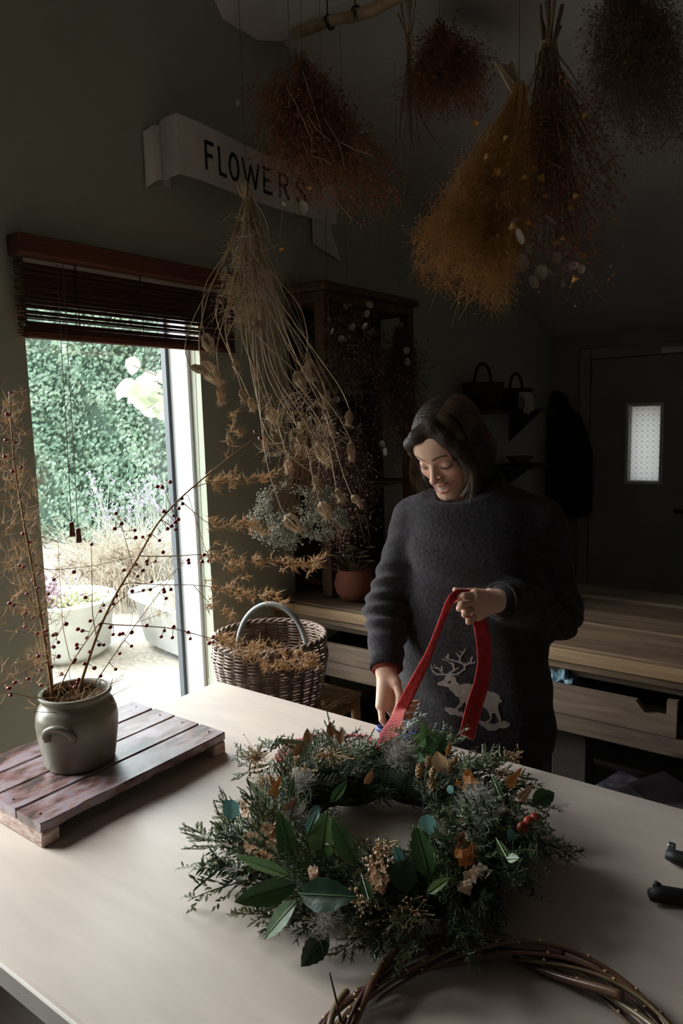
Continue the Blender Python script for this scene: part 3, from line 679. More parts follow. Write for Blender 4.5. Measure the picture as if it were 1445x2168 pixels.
for k in range(K):
    f = (k-(K-1)/2)/((K-1)/2); L = (.068-.028*abs(f))*r_.uniform(.7, 1.3, n); dd = D+S*f*.9; dd /= np.linalg.norm(dd, axis=1)[:, None]
    A = P+D*(.012*(2-abs(f)*2))[..., None] if False else P
    nn_ = np.cross(dd, S); w = .0062
    V = np.stack([A, A+dd*(L*.5)[:, None]+S*w, A+dd*L[:, None], A+dd*(L*.5)[:, None]-S*w], 1)
    mb.add(V.reshape(-1, 3), (np.arange(n)[:, None]*4+np.arange(4)[None]))
tag(mb.build('hedge_foliage', M['hedge'], root), kind='stuff')

M['enamel'] = mat('weathered_white_enamel', (.50, .50, .49), .5, .1, 8)
tb = on(140, 1385, 2, 0.0); tb[2] = 0
root = thing('round_planter', tuple(tb), 'round white tub planter on the gravel outside the window', 'planter')
mb = MB(); mb.lathe([(0, .001), (.24, .001), (.29, .05), (.325, .36), (.345, .375), (.345, .39), (.315, .39), (.30, .33), (0, .33)], 40, tb); mb.build('tub_body', M['enamel'], root, True)
M['heather'] = mat('purple_heather', (.30, .21, .26), .8, .3, 40); M['sedum'] = mat('pale_yellow_sedum', (.40, .40, .25), .8, .3, 40)
def cushion(name, c, sp, n, rr, m, label, seed, cat='plant'):
    q = np.random.default_rng(seed); root = thing(name, tuple(c), label, cat); mb = MB(); C = np.array(c)+q.normal(size=(n, 3))*np.array(sp)*.55
    C[:, 2] = np.maximum(c[2]+rr, c[2]+np.abs(C[:, 2]-c[2])); mb.blobs(C, q.uniform(.5, 1.1, n)*rr, 1); tag(mb.build('foliage', m, root), kind='stuff')
    mb = MB(); mb.needles(np.repeat([[c[0], c[1], c[2]]], 12, 0), C[:12], .004, .002); mb.build('stem', M['dstem'], root)
tv = np.array([CR[0], CR[1], 0]); tv /= np.linalg.norm(tv)
cushion('heather_plant', tb+tv*-.12+np.array([0, 0, .331]), (.13, .13, .14), 260, .016, M['heather'], 'purple heather growing in the round white tub', 2)
cushion('sedum_plant', tb+tv*.09+np.array([0, 0, .331]), (.17, .17, .06), 300, .016, M['sedum'], 'low pale yellow plant growing in the round white tub', 3)
# old bath used as a trough
t0_, t1_ = on(300, 1374, 2, 0), on(375, 1405, 2, 0); ax_ = (t1_-t0_); ax_[2] = 0; ax_ /= np.linalg.norm(ax_); aw = np.array([ax_[1], -ax_[0], 0])
if aw@(-t0_) > 0: aw = -aw
root = thing('bath_trough', tuple(t0_+ax_*.4+aw*.25), 'long white bath used as a planter, outside by the window frame', 'planter')
def stad(L, wd, zz):
    a = np.linspace(0, 2*PI, 48, endpoint=False); return np.stack([np.sign(np.cos(a))*np.abs(np.cos(a))**.55*L/2, np.sign(np.sin(a))*np.abs(np.sin(a))**.7*wd/2, np.full(48, zz)], 1)
cc = t0_+ax_*.40+aw*.25; mb = MB(); lay = [stad(1.0, .42, .03), stad(1.12, .48, .05), stad(1.28, .56, .34), stad(1.34, .62, .35), stad(1.34, .62, .37), stad(1.24, .52, .365), stad(1.22, .50, .30)]
V = np.vstack([cc+l[:, :1]*ax_+l[:, 1:2]*aw+np.array([0, 0, 1])*l[:, 2:] for l in lay]+[[cc+np.array([0, 0, .30])]])
Q = [[k*48+i, k*48+(i+1) % 48, (k+1)*48+(i+1) % 48, (k+1)*48+i] for k in range(6) for i in range(48)]; mb.add(V, Q, [[6*48+i, 6*48+(i+1) % 48, 7*48] for i in range(48)]); mb.build('bath_body', M['enamel'], root, True)
for s_ in (-.4, .4):
    for w_ in (-.15, .15): mb = MB(); p = cc+ax_*s_+aw*w_; mb.lathe([(0, .0005), (.03, .0005), (.02, .02), (.035, .055)], 12, p); mb.build('foot', M['enamel'], root, True)
M['grassdry'] = mat('pale_dry_grass', (.52, .46, .38), .8, .25, 20, trans=.3); M['verb'] = mat('pale_grey_green_stem', (.45, .50, .42), .7, .2, 10, trans=.2); M['lilac'] = mat('lilac_flower', (.45, .39, .50), .7, .15, 30)
def grass(name, c, n, spread, h, lean, m, label, seed, w=.004):
    q = np.random.default_rng(seed); root = thing(name, tuple(c), label, 'grass'); A = np.array(c)+q.normal(size=(n, 3))*np.array([spread, spread, 0]); H = h*q.uniform(.5, 1.1, n)
    d = q.normal(size=(n, 3))*lean; d[:, 2] = 1; Bm = A+d*H[:, None]*.55; C = Bm+(d*np.array([2.2, 2.2, .8]))*H[:, None]*.45; mb = MB(); mb.needles(A, Bm, w, w*.8); mb.needles(Bm, C, w*.8, 0); tag(mb.build('blades', m, root), kind='stuff'); return root
grass('dry_grass', cc+ax_*.1+np.array([0, 0, .30]), 420, .16, .30, .25, M['grassdry'], 'dry pale grass growing out of the long white bath', 5)
sh_ = on(300, 1262, 2, 0)
grass('grass_clump', sh_, 900, .28, .75, .38, M['grassdry'], 'pale feathery shrub on the gravel behind the long bath', 6, .005)
# verbena: tall thin stems with lilac heads, each plant a stem bundle
vb = [(205, 1165, 1035), (222, 1150, 1010), (245, 1165, 1075), (262, 1160, 1060), (280, 1165, 1040), (296, 1170, 1065), (312, 1170, 1052), (330, 1165, 1030), (345, 1165, 1000), (288, 1168, 1090)]
vroot = thing('verbena', tuple(on(280, 1175, 2, 0)), 'tall thin pale verbena with lilac heads in front of the hedge', 'plant')
for i, (x, y0_, y1_) in enumerate(vb):
    b_ = on(x+8, y0_+12, 2, 0); dep = (b_-CP)@CF; top = at(x, y1_, dep); q = np.random.default_rng(100+i); mb = MB(); tips = []
    for k in range(5):
        e = top+q.normal(size=3)*np.array([.09, .09, .10])-np.array([0, 0, .05*k]); s_ = b_+q.normal(size=3)*np.array([.04, .04, 0]); mid = (s_+e)/2+q.normal(size=3)*.03
        mb.tube([s_, mid, e], [.007, .006, .004], 4); tips.append(e)
        for j in range(4):
            f = q.uniform(.3, .95); o_ = mid+(e-mid)*f; d = q.normal(size=3); d[2] = abs(d[2])+.8; d *= .13/np.linalg.norm(d); mb.needles([o_], [o_+d], .004, .003); tips.append(o_+d)
    st_ = tag(mb.build('stems', M['verb'], vroot), kind='stuff')
    mb = MB(); tips = np.array(tips)[::2]; C = np.repeat(tips, 5, 0)+q.normal(size=(len(tips)*5, 3))*.012; mb.blobs(C, .011, 1); tag(mb.build('flower_heads', M['lilac'], st_), kind='stuff')
# young tree with pale leaves reaching in from the right
M['paleleaf'] = mat('pale_cream_leaf', (.40, .43, .32), .6, .1, 6, trans=.45); M['bark'] = mat('thin_bark', (.12, .09, .07), .8, .2, 20)
dpt = 3.3; br = at(395, 840, dpt); gz_ = br.copy(); gz_[2] = 0
root = thing('young_tree', tuple(gz_), 'young tree with large pale leaves just outside the window', 'tree')
mb = MB(); mb.tube([gz_, gz_*.5+br*.5+np.array([.02, .02, 0]), br, br+np.array([0, 0, .7])], [.02, .017, .012, .006], 7); mb.build('trunk', M['bark'], root, True)
lv = [(281, 774, 34, 100), (268, 822, 42, 170), (300, 820, 46, 150), (318, 805, 36, 60), (285, 838, 38, 140), (313, 838, 40, 200), (255, 832, 30, 120), (298, 850, 34, 250), (335, 850, 40, 190), (330, 822, 38, 20), (343, 870, 42, 200), (322, 866, 34, 230), (345, 800, 30, 60), (308, 866, 30, 250)]
mb = MB()
for (x, y, s_, ang) in lv: mb.tube([br, (br+at(x, y, dpt))/2+np.array([0, 0, .02]), at(x, y, dpt)], [.004, .003, .0015], 4)
mb.build('twig', M['bark'], root)
for i, (x, y, s_, ang) in enumerate(lv):
    q = np.random.default_rng(i+50); L = s_*dpt/FPX*1.25; a = math.radians(ang); d = CR*math.cos(a)-CU*math.sin(a)*-1; d = CR*math.cos(a)+CU*math.sin(-a); nr = -CF+q.normal(size=3)*.35
    o = at(x, y, dpt+q.uniform(-.1, .1))-d*L/2; mb = MB(); mb.leaf(o, d, nr, L, L*.8, 8, 4, .12, .08); mb.build('leaf', M['paleleaf'], root, True)

# ================================================================== OLD PAINTED PLINTH on the table
def flaky(name):
    m = bpy.data.materials.new(name); m.use_nodes = True; nt = m.node_tree; N = nt.nodes; Lk = nt.links; b = N['Principled BSDF']
    b.inputs['Roughness'].default_value = .36; b.inputs['Specular IOR Level'].default_value = .5
    tc = N.new('ShaderNodeTexCoord'); mp = N.new('ShaderNodeMapping'); mp.inputs['Scale'].default_value = (1, .4, 1); Lk.new(tc.outputs['Object'], mp.inputs[0])
    n1 = N.new('ShaderNodeTexNoise'); n1.inputs['Scale'].default_value = 22; n1.inputs['Detail'].default_value = 8; n1.inputs['Roughness'].default_value = .65; Lk.new(mp.outputs[0], n1.inputs['Vector'])
    n2 = N.new('ShaderNodeTexNoise'); n2.inputs['Scale'].default_value = 60; n2.inputs['Detail'].default_value = 6; Lk.new(mp.outputs[0], n2.inputs['Vector'])
    r = N.new('ShaderNodeValToRGB'); e = r.color_ramp.elements
    e[0].position = .38; e[0].color = (.05, .034, .03, 1); e[1].position = .46; e[1].color = (.17, .085, .075, 1)
    for p_, c_ in ((.53, (.22, .16, .17, 1)), (.62, (.27, .215, .235, 1)), (.68, (.25, .14, .12, 1))): q = e.new(p_); q.color = c_
    mx = N.new('ShaderNodeMath'); mx.operation = 'MULTIPLY_ADD'; mx.inputs[1].default_value = .3; Lk.new(n2.outputs['Fac'], mx.inputs[0])
    sb = N.new('ShaderNodeMath'); sb.operation = 'SUBTRACT'; sb.inputs[1].default_value = .15; Lk.new(n1.outputs['Fac'], sb.inputs[0]); Lk.new(sb.outputs[0], mx.inputs[2])
    Lk.new(mx.outputs[0], r.inputs[0]); Lk.new(r.outputs[0], b.inputs['Base Color'])
    bp = N.new('ShaderNodeBump'); bp.inputs['Strength'].default_value = .35; bp.inputs['Distance'].default_value = .003; Lk.new(mx.outputs[0], bp.inputs['Height']); Lk.new(bp.outputs[0], b.inputs['Normal'])
    return m
M['flaky'] = flaky('flaking_mauve_paint')
M['rawend'] = mat('peeling_wood_end', (.36, .23, .18), .8, .0, 28, col2=(.55, .44, .38), bump=.4, bscale=50, stretch=(1, 1, 3))
PX0, PX1, PY0, PY1, PZ = -1.49, -1.155, .637, 1.088, .823
root = thing('painted_plinth', ((PX0+PX1)/2, (PY0+PY1)/2, TZ), 'low plank stand with flaking mauve paint under the stoneware crock', 'stand')
xs = [PX0, -1.405, -1.325, -1.24, PX1]
def plank_rough(x0, x1, y0, y1, z0, z1, seed, chip):
    r_ = np.random.default_rng(seed); n = 26; ys_ = np.linspace(y0, y1, n)
    e1 = x1-.0015-np.clip(np.convolve(r_.normal(size=n+4), np.ones(3)/3, 'same')[2:-2], 0, 2)*chip; e0 = np.full(n, x0+.0012)
    e1[0] = x1-.004; e1[-1] = x1-.004; V = []
    for i in range(n):
        b_ = .0025
        V += [[e0[i], ys_[i], z0], [e0[i], ys_[i], z1-b_], [e0[i]+b_, ys_[i], z1], [e1[i]-b_, ys_[i], z1], [e1[i], ys_[i], z1-b_], [e1[i]-chip*.6*abs(r_.normal()), ys_[i], z0]]
    Q = [[i*6+k, i*6+(k+1) % 6, (i+1)*6+(k+1) % 6, (i+1)*6+k] for i in range(n-1) for k in range(6)]
    l = (n-1)*6
    return MB().add(V, Q+[[3, 2, 1, 0], [5, 4, 3, 0], [l, l+1, l+2, l+3], [l, l+3, l+4, l+5]])
for i in range(4):
    plank_rough(xs[i], xs[i+1], PY0+(.0, .002, .001, .0)[i], PY1-(.003, .0, .002, .001)[i], PZ-.019, PZ-(.0006*i % .001), 20+i, .004 if i == 3 else .0008).build('plank', M['flaky'], root)
for y in (PY0+.001, PY1-.036):
    mb = MB(); mb.bbox((PX0+.003, y, TZ+.0003), (PX1-.003, y+.034, PZ-.0195), .003, .0015, 5); mb.build('batten', M['rawend'], root)
mb = MB(); mb.blobs([[x, y, PZ+.0002] for x in (-1.45, -1.36, -1.28, -1.19) for y in (PY0+.018, PY1-.02)], .0028, 1, np.tile([1, 1, .4], (8, 1))); tag(mb.build('nail_heads', M['iron'], root), kind='stuff')

# ================================================================== STONEWARE CROCK
M['stone'] = mat('grey_salt_glaze', (.15, .13, .095), .32, .0, 6, col2=(.215, .19, .145), bump=.05, bscale=40, spec=.5)
PC = np.array([-1.315, .822, PZ])
root = thing('stoneware_crock', tuple(PC), 'grey glazed stoneware crock with a loop handle, on the plinth', 'crock')
prof = [(0, .0006), (.066, .0006), (.070, .004), (.0745, .03), (.0795, .065), (.0815, .090), (.080, .108), (.0745, .124), (.0685, .133), (.0665, .139), (.0700, .143), (.0725, .1475), (.0715, .152), (.068, .1535), (.0635, .1515), (.0615, .145), (.0635, .135), (.072, .12), (.076, .09), (.070, .03), (.060, .012), (0, .012)]
pa = np.array(prof); tt = np.arange(len(pa)); ti = np.linspace(0, len(pa)-1, 90); prof2 = np.stack([np.interp(ti, tt, pa[:, 0]), np.interp(ti, tt, pa[:, 1])], 1)
mb = MB(); mb.lathe(prof2, 64, PC); mb.build('crock_body', M['stone'], root, True)
def handle(ang):
    er = np.array([math.cos(ang), math.sin(ang), 0]); et = np.array([-math.sin(ang), math.cos(ang), 0]); a = np.linspace(-.25, PI+.25, 16)
    P = [PC+er*(.0815+.013*math.sin(min(max(q, 0), PI))*1.0-(.004 if q < 0 or q > PI else 0))+et*.027*math.cos(q)+np.array([0, 0, .083+.027*math.sin(q)]) for q in a]
    mb = MB(); mb.tube(P, [.0068]*16, 8, flat=1.25); mb.build('handle', M['stone'], root, True)
fa = math.atan2(-PC[1], -PC[0]); handle(fa-.46); handle(fa-.46+PI)
mb = MB(); mb.lathe([(0, .128), (.064, .126)], 24, PC); mb.build('dry_filling', M['soil'], root)

# ================================================================== WICKER BASKET on a rush stool
BC = on(572, 1470, 2, .70); 
BC = np.array([-1.60, 1.72, .585])
M['wicker'] = mat('brown_willow', (.115, .065, .045), .5, .0, 18, col2=(.24, .17, .135), spec=.4, bump=.15, bscale=90)
M['willowgrey'] = mat('peeled_grey_handle', (.24, .26, .25), .5, .15, 20)
root = thing('wicker_basket', tuple(BC), 'round brown wicker basket with a hooped handle, beside the window', 'basket')
def brad(z): return .158+.03*min(z/.16, 1)-.01*max(z-.16, 0)/.06
bh = .215; nst = 26; mb = MB(); a = np.linspace(0, 2*PI, 130, endpoint=False)
rows = 42
for i in range(rows):
    z = .012+bh*i/rows; r0 = brad(z)
    for q in (0,):
        rr = r0+.0055*np.sin(a*nst/2+PI*(i % 2)); mb.ring(np.stack([BC[0]+rr*np.cos(a), BC[1]+rr*np.sin(a), BC[2]+z+.0012*np.sin(a*3+i)], 1), .0033, 5)
tag(mb.build('woven_side', M['wicker'], root, True), kind='stuff')
mb = MB()
for k in range(nst):
    t = 2*PI*k/nst; mb.tube([[BC[0]+brad(z)*math.cos(t), BC[1]+brad(z)*math.sin(t), BC[2]+z] for z in np.linspace(.006, bh+.012, 8)], .004, 5)
tag(mb.build('stakes', M['wicker'], root, True), kind='stuff')
mb = MB()
for s_ in range(3):
    rr = brad(bh)+.004+.006*np.cos(a*13+2*PI*s_/3); zz = bh+.008+.006*np.sin(a*13+2*PI*s_/3); mb.ring(np.stack([BC[0]+rr*np.cos(a), BC[1]+rr*np.sin(a), BC[2]+zz], 1), .0055, 6)
mb.build('braided_rim', M['wicker'], root, True)
mb = MB(); mb.lathe([(0, .001), (.156, .001), (.156, .008), (0, .008)], 36, BC); mb.build('basket_base', M['wicker'], root)
hd = np.array(CR)*np.array([1, 1, 0]); hd /= np.linalg.norm(hd); hd = hd*.94+np.array([.0, -.34, 0])*.6; hd /= np.linalg.norm(hd)
a2 = np.linspace(-.18, PI+.18, 30); P = [BC+hd*(-.118*math.cos(q))*(1.0 if 0 < q < PI else .98)+np.array([.03, -.02, bh-.04+.165*max(math.sin(q), -.3)]) for q in a2]
mb = MB(); mb.tube(P, .0085, 8); mb.build('hoop_handle', M['willowgrey'], root, True)
# rush stool
M['rush'] = mat('woven_rush', (.33, .22, .11), .8, .25, 60, bump=.4, bscale=120, stretch=(1, 4, 1)); M['stoolwood'] = wood('honey_stool_wood', (.42, .24, .11), (.28, .15, .07), axis=2, knots=False)
sc_ = np.array([BC[0]+.01, BC[1]+.035, 0]); sh = BC[2]-.0005; s2 = .19
root = thing('rush_stool', tuple(sc_), 'honey-coloured wooden stool with a woven rush seat under the wicker basket', 'stool')
mb = MB(); n = 14
for side in range(4):
    ca, sa = math.cos(side*PI/2), math.sin(side*PI/2)
    for i in range(n):
        w = s2*(1-i/n)+.004; d = s2*(1-i/n)
        p0 = np.array([-w, -d, 0]); p1 = np.array([w, -d, 0])
        f = lambda p: np.array([sc_[0]+p[0]*ca-p[1]*sa, sc_[1]+p[0]*sa+p[1]*ca, sh-.0085-(.006 if i > 1 else 0)])
        mb.tube([f(p0), f((p0+p1)/2), f(p1)], .0078, 6)
tag(mb.build('rush_seat', M['rush'], root, True), kind='stuff')
for x in (-1, 1):
    for y in (-1, 1):
        mb = MB(); b0 = np.array([sc_[0]+x*(s2-.012), sc_[1]+y*(s2-.012), sh-.018]); b1 = np.array([sc_[0]+x*(s2+.006), sc_[1]+y*(s2+.006), 0]); mb.tube([b0, b1], [.017, .015], 10); mb.build('leg', M['stoolwood'], root, True)
for (x, y, ax) in ((0, -1, 0), (0, 1, 0), (-1, 0, 1), (1, 0, 1)):
    mb = MB(); c = np.array([sc_[0]+x*(s2-.004), sc_[1]+y*(s2-.004), .25]); d = np.array([s2-.012, 0, 0]) if ax == 0 else np.array([0, s2-.012, 0]); mb.tube([c-d, c+d], .010, 8); mb.build('rung', M['stoolwood'], root, True)
    c2 = c.copy(); c2[2] = sh-.04; mb = MB(); mb.tube([c2-d, c2+d], .013, 8); mb.build('seat_rail', M['stoolwood'], root, True)

# ================================================================== WILLOW HOOP in front
M['willow'] = [mat('red_brown_willow_rod', (.085, .035, .022), .35, .0, 14, col2=(.15, .075, .04), spec=.5, coat=.2), mat('olive_willow_rod', (.11, .075, .035), .35, .0, 14, col2=(.17, .12, .06), spec=.5), mat('dark_purple_willow_rod', (.05, .022, .022), .3, .0, 14, col2=(.09, .045, .04), spec=.5)]
M['bud'] = mat('pale_bud', (.42, .27, .15), .6)
HC = np.array([-.292, .662, TZ]); HR = .203
root = thing('willow_hoop', tuple(HC), 'bare wreath base of twisted brown willow rods at the front of the table', 'hoop')
r_ = np.random.default_rng(12)
for k in range(15):
    m_ = k % 3; n = 120; span = r_.uniform(1.3, 1.95)*PI if k < 12 else 1.2*PI; a0 = r_.uniform(0, 2*PI); a = a0+np.linspace(0, span, n)
    ph = r_.uniform(0, 2*PI); tw = r_.uniform(2.2, 3.6); rad = r_.uniform(.008, .019); rr0 = r_.uniform(.0035, .006)
    off = rad*np.cos(tw*a+ph); zz = .0215+rad*.85*np.sin(tw*a+ph)
    end = np.linspace(0, 1, n); off = off+.02*np.clip((end-.9)/.1, 0, 1)**2*(1 if k % 2 else -.3)
    R_ = HR+off+.004*np.sin(a*2+k); P = np.stack([HC[0]+R_*np.cos(a), HC[1]+R_*np.sin(a), TZ+np.maximum(zz, rr0+.0005)], 1)
    mb = MB(); mb.tube(P, np.linspace(rr0, rr0*.35, n), 7); o = mb.build('willow_rod', M['willow'][m_], root, True)
    idx = np.arange(8, n-4, 9); mb = MB(); mb.blobs(P[idx]+np.array([0, 0, 1])*rr0*.9, .0022, 1, np.tile([1.4, 1, .8], (len(idx), 1))); tag(mb.build('buds', M['bud'], o, True), kind='stuff')
# two loose thin shoots springing off the hoop
def shoot(P, r0, r1, m): 
    P = np.array(P); t = np.linspace(0, 1, len(P)); ti = np.linspace(0, 1, 40); Q_ = np.stack([np.interp(ti, t, P[:, i]) for i in range(3)], 1)
    for _ in range(6): Q_[1:-1] = (Q_[:-2]+Q_[1:-1]*2+Q_[2:])/4
    mb = MB(); mb.tube(Q_, np.linspace(r0, r1, 40), 6); return mb.build('willow_rod', m, root, True)
shoot([on(905, 2030, 2, TZ+.02), on(1000, 2005, 2, TZ+.03), on(1120, 1998, 2, TZ+.035), on(1240, 2040, 2, TZ+.03), on(1350, 2110, 2, TZ+.02), on(1400, 2168, 2, TZ+.01)], .0018, .001, M['willow'][0])
shoot([on(722, 2168, 2, TZ+.02), on(712, 2120, 2, TZ+.04), on(697, 2058, 2, TZ+.07)], .002, .001, M['willow'][0])

# ================================================================== SECATEURS at the right edge of the table
root = thing('secateurs', tuple(on(1445, 1860, 2, TZ)), 'pair of black-handled secateurs at the right edge of the table', 'secateurs')
M['rubber'] = mat('black_rubber_grip', (.008, .008, .009), .55); M['steel'] = mat('grey_steel', (.25, .25, .25), .35, metal=.9)
def grip(pts, r, fl):
    P = np.array(pts); mb = MB(); mb.tube(P, r, 10, flat=fl); mb.build('grip', M['rubber'], root, True)
gz = TZ+.0135
grip([on(1410, 1808, 2, gz), on(1430, 1815, 2, gz), on(1470, 1825, 2, gz), on(1540, 1838, 2, gz)], [.009, .0125, .0125, .009], .9)
mb = MB(); p = on(1421, 1795, 2, gz); mb.bbox(p-np.array([.006, .006, .010]), p+np.array([.006, .006, .008]), .002); mb.build('catch', M['steel'], root)
grip([on(1376, 1895, 2, gz), on(1400, 1893, 2, gz), on(1450, 1900, 2, gz), on(1540, 1872, 2, gz)], [.010, .0135, .013, .009], .9)
grip([on(1388, 1880, 2, gz+.004), on(1393, 1868, 2, gz+.012)], [.006, .005], 1)
mb = MB(); c = on(1545, 1855, 2, gz); mb.lathe([(0, -.012), (.012, -.012), (.012, .004), (.006, .008), (0, .008)], 16, c); mb.build('pivot', M['steel'], root)
mb = MB(); d = on(1640, 1860, 2, gz)-c; mb.prism([(c[0], c[1]-.01), (c[0]+d[0]*.6, c[1]+d[1]*.6-.012), (c[0]+d[0], c[1]+d[1]), (c[0]+d[0]*.5, c[1]+d[1]*.5+.012), (c[0], c[1]+.01)], gz-.003, gz+.001, 2); mb.build('blade', M['steel'], root)

# ================================================================== ASPARAGUS BRANCHES in the crock
M['aspstem'] = mat('orange_brown_stem', (.28, .15, .06), .55, .2, 30); M['needle'] = mat('straw_needles', (.74, .54, .33), .7, .0, 25, col2=(.54, .37, .21), trans=.35)
M['berry'] = mat('dark_red_berry', (.20, .012, .010), .18, .25, 8, spec=.6, coat=.5)
r_ = np.random.default_rng(77)
def smooth(P, n=24, it=3):
    P = np.array(P, float); L = np.concatenate([[0], np.cumsum(np.linalg.norm(np.diff(P, axis=0), axis=1))]); t = np.linspace(0, L[-1], n)
    Q_ = np.stack([np.interp(t, L, P[:, i]) for i in range(P.shape[1])], 1)
    for _ in range(it): Q_[1:-1] = (Q_[:-2]+2*Q_[1:-1]+Q_[2:])/4
    return Q_
DP = float((PC-CP)@CF)
def pxpath(p, d0, d1, n=24): 
    q = smooth(p, n); return np.array([at(a[0], a[1], d0+(d1-d0)*i/(n-1)) for i, a in enumerate(q)])
STEMS = {  # branch: (label, main path, depth0, depth1, radius, side twigs [(path, depth1, radius)])
 'A': ('leaning left asparagus branch with red berries against the green wall', [(113, 1490), (106, 1430), (84, 1290), (55, 1130), (32, 1000), (23, 900), (19, 828)], DP-.02, DP-.05, .0032,
       [([(71, 1290), (40, 1292), (0, 1296)], -.03, .0012), ([(100, 1400), (62, 1415), (28, 1432), (-6, 1450)], -.06, .0015), ([(48, 1145), (62, 1122), (80, 1095)], 0, .001), ([(90, 1320), (70, 1280), (30, 1200), (2, 1190)], -.03, .001), ([(35, 1010), (10, 985), (-5, 1000)], 0, .0008), ([(40, 1050), (60, 1010), (75, 1000)], .02, .0008), ([(65, 1190), (100, 1208), (200, 1198), (285, 1178)], .06, .0009)]),
 'B': ('longest asparagus branch leaning right across the window with red berries', [(157, 1490), (186, 1400), (210, 1330), (246, 1255), (290, 1185), (330, 1110), (375, 1060), (415, 1025), (470, 980), (545, 923)], DP, DP+.16, .0036,
       [([(222, 1322), (300, 1325), (370, 1330), (455, 1355), (520, 1362), (600, 1378), (668, 1392)], .30, .0013), ([(262, 1233), (330, 1238), (410, 1238), (470, 1245), (540, 1262), (603, 1274)], .28, .0011), ([(300, 1178), (370, 1178), (440, 1172), (520, 1186), (610, 1192), (655, 1200), (690, 1180)], .28, .0012),
        ([(282, 1203), (262, 1132), (255, 1100)], .03, .001), ([(365, 1080), (352, 1048), (343, 1025)], .1, .0009), ([(205, 1352), (195, 1300), (195, 1230), (193, 1155)], .05, .0012), ([(400, 1035), (440, 1022), (490, 1016), (535, 1020), (575, 1000)], .26, .001), ([(380, 1058), (440, 1110), (500, 1104), (560, 1126)], .26, .001), ([(470, 1358), (520, 1384), (585, 1412), (640, 1404), (676, 1405)], .30, .001), ([(410, 1240), (450, 1285), (487, 1300)], .24, .0009), ([(492, 962), (494, 905), (497, 858)], .2, .0009), ([(395, 1040), (440, 1180), (480, 1200), (520, 1215)], .24, .0008)]),
 'C': ('thin asparagus twig crossing the middle of the window from the crock', [(120, 1470), (150, 1405), (200, 1332), (262, 1260), (330, 1245), (405, 1178)], DP+.01, DP+.10, .0016, [([(180, 1360), (210, 1290), (245, 1220)], .06, .0008), ([(150, 1405), (133, 1330), (125, 1200), (122, 1130)], .03, .0009)]),
 'D': ('thin upright asparagus twig at the left rim of the crock', [(101, 1470), (103, 1380), (96, 1300), (90, 1250)], DP-.02, DP, .0012, [([(103, 1380), (125, 1340), (150, 1290)], .02, .0007)]),
 'E': ('thin asparagus twig slanting right from the crock over the gravel', [(182, 1475), (232, 1400), (290, 1318), (345, 1245), (400, 1170)], DP+.02, DP+.14, .0014, [([(240, 1390), (275, 1330), (285, 1280)], .1, .0007), ([(290, 1318), (340, 1300), (372, 1290)], .12, .0007)]),
 'F': ('short asparagus twig lying over the left rim of the crock', [(125, 1478), (70, 1478), (30, 1468), (-8, 1464)], DP-.05, DP-.12, .0014, []),
}
BER = [(30,48),(137,120),(82,150),(147,412),(148,543),(187,597),(127,745),(153,752),(247,797),(211,838),(242,886),(171,926),(62,985),(91,996),(167,1045),(213,1077),(284,1048),(162,1133),(236,1180),(295,1158),(290,1187),(292,1247),(244,1322),(258,1410),(180,1467),(96,1490),(58,1528),(70,1573),(262,1508),(471,786),(343,834),(308,926),(543,948),(421,1117),(495,1150),(524,1160),(340,1188),(355,1182),(372,1234),(343,1264),(554,1205),(488,1248),(490,1270),(373,1324),(470,1358),(480,1345),(392,1437),(325,1391),(574,1097),(638,1035),(638,1119),(702,1137),(660,998),(741,938),(720,989),(866,738),(788,774),(910,776),(877,812),(935,718),(936,735),(988,719),(1038,660),(953,553),(908,563),(863,567),(858,520),(1015,585),(738,413),(730,510),(773,478),(583,610),(1066,510),(1043,400),(1002,242),(1033,245),(1083,213),(1157,317),(1163,351),(1138,381),(1105,428),(1135,451),(1117,470),(1092,493),(1118,516),(1300,677),(1287,720),(1328,715),(1199,710),(1202,728),(841,908),(912,903),(957,898),(964,848),(1042,897),(1045,912),(1088,897),(1057,954),(933,1127),(1046,1160),(1026,1198),(1097,1204),(1105,1136),(1197,1170),(1211,1211),(1357,1200),(1332,1240),(1357,1233),(838,1171),(780,1178),(762,1183),(720,1184),(632,1250),(660,1250),(573,1293),(837,1258),(762,1306),(601,1397),(736,1405),(640,1448),(537,1370),(500,1470),(495,1490),(478,1520)]
BER = [(x/3.01, 950+y/3.01) for x, y in BER]+[(22, 832), (15, 877), (21, 879), (13, 932), (32, 937), (10, 967), (46, 990), (27, 998), (540, 914), (551, 928)]
mb = MB(); mb.blobs([[0, 0, 0]], .0047, 2); bme = mb.mesh('berry', M['berry'], True)
nodes = []; BR = {}
for key, (lab, main, d0, d1, rad, twigs) in STEMS.items():
    P = pxpath(main, d0, d1, 40); root = thing('asparagus_branch', tuple(P[0]), lab, 'branch', 'asparagus branches in the crock'); BR[key] = root
    ped = MB(); mb = MB(); mb.tube(P, np.linspace(rad, rad*.35, 40), 6); mb.build('stem', M['aspstem'], root, True)
    allp = [P]
    for tp_, dd, tr in twigs:
        i0 = np.argmin(np.linalg.norm(np.array([smooth(main, 40)[i] for i in range(40)])-np.array(tp_[0]), axis=1)); dep0 = float((P[i0]-CP)@CF)
        T_ = pxpath(tp_, dep0, d0+dd, 26); T_[0] = P[i0] if np.linalg.norm(np.array(tp_[0])-smooth(main, 40)[i0]) < 25 else T_[0]
        mb = MB(); mb.tube(T_, np.linspace(tr, tr*.5, 26), 5); mb.build('twig', M['aspstem'], root, True); allp.append(T_)
    BR[key+'p'] = allp
    for q in allp:
        for v in q: d = v-CP; z = d@CF; nodes.append((722.5+FPX*(d@CR)/z, 1084-FPX*(d@CU)/z, z, key, v))
NP = np.array([(n[0], n[1]) for n in nodes]); peds = {k: ([], []) for k in STEMS}
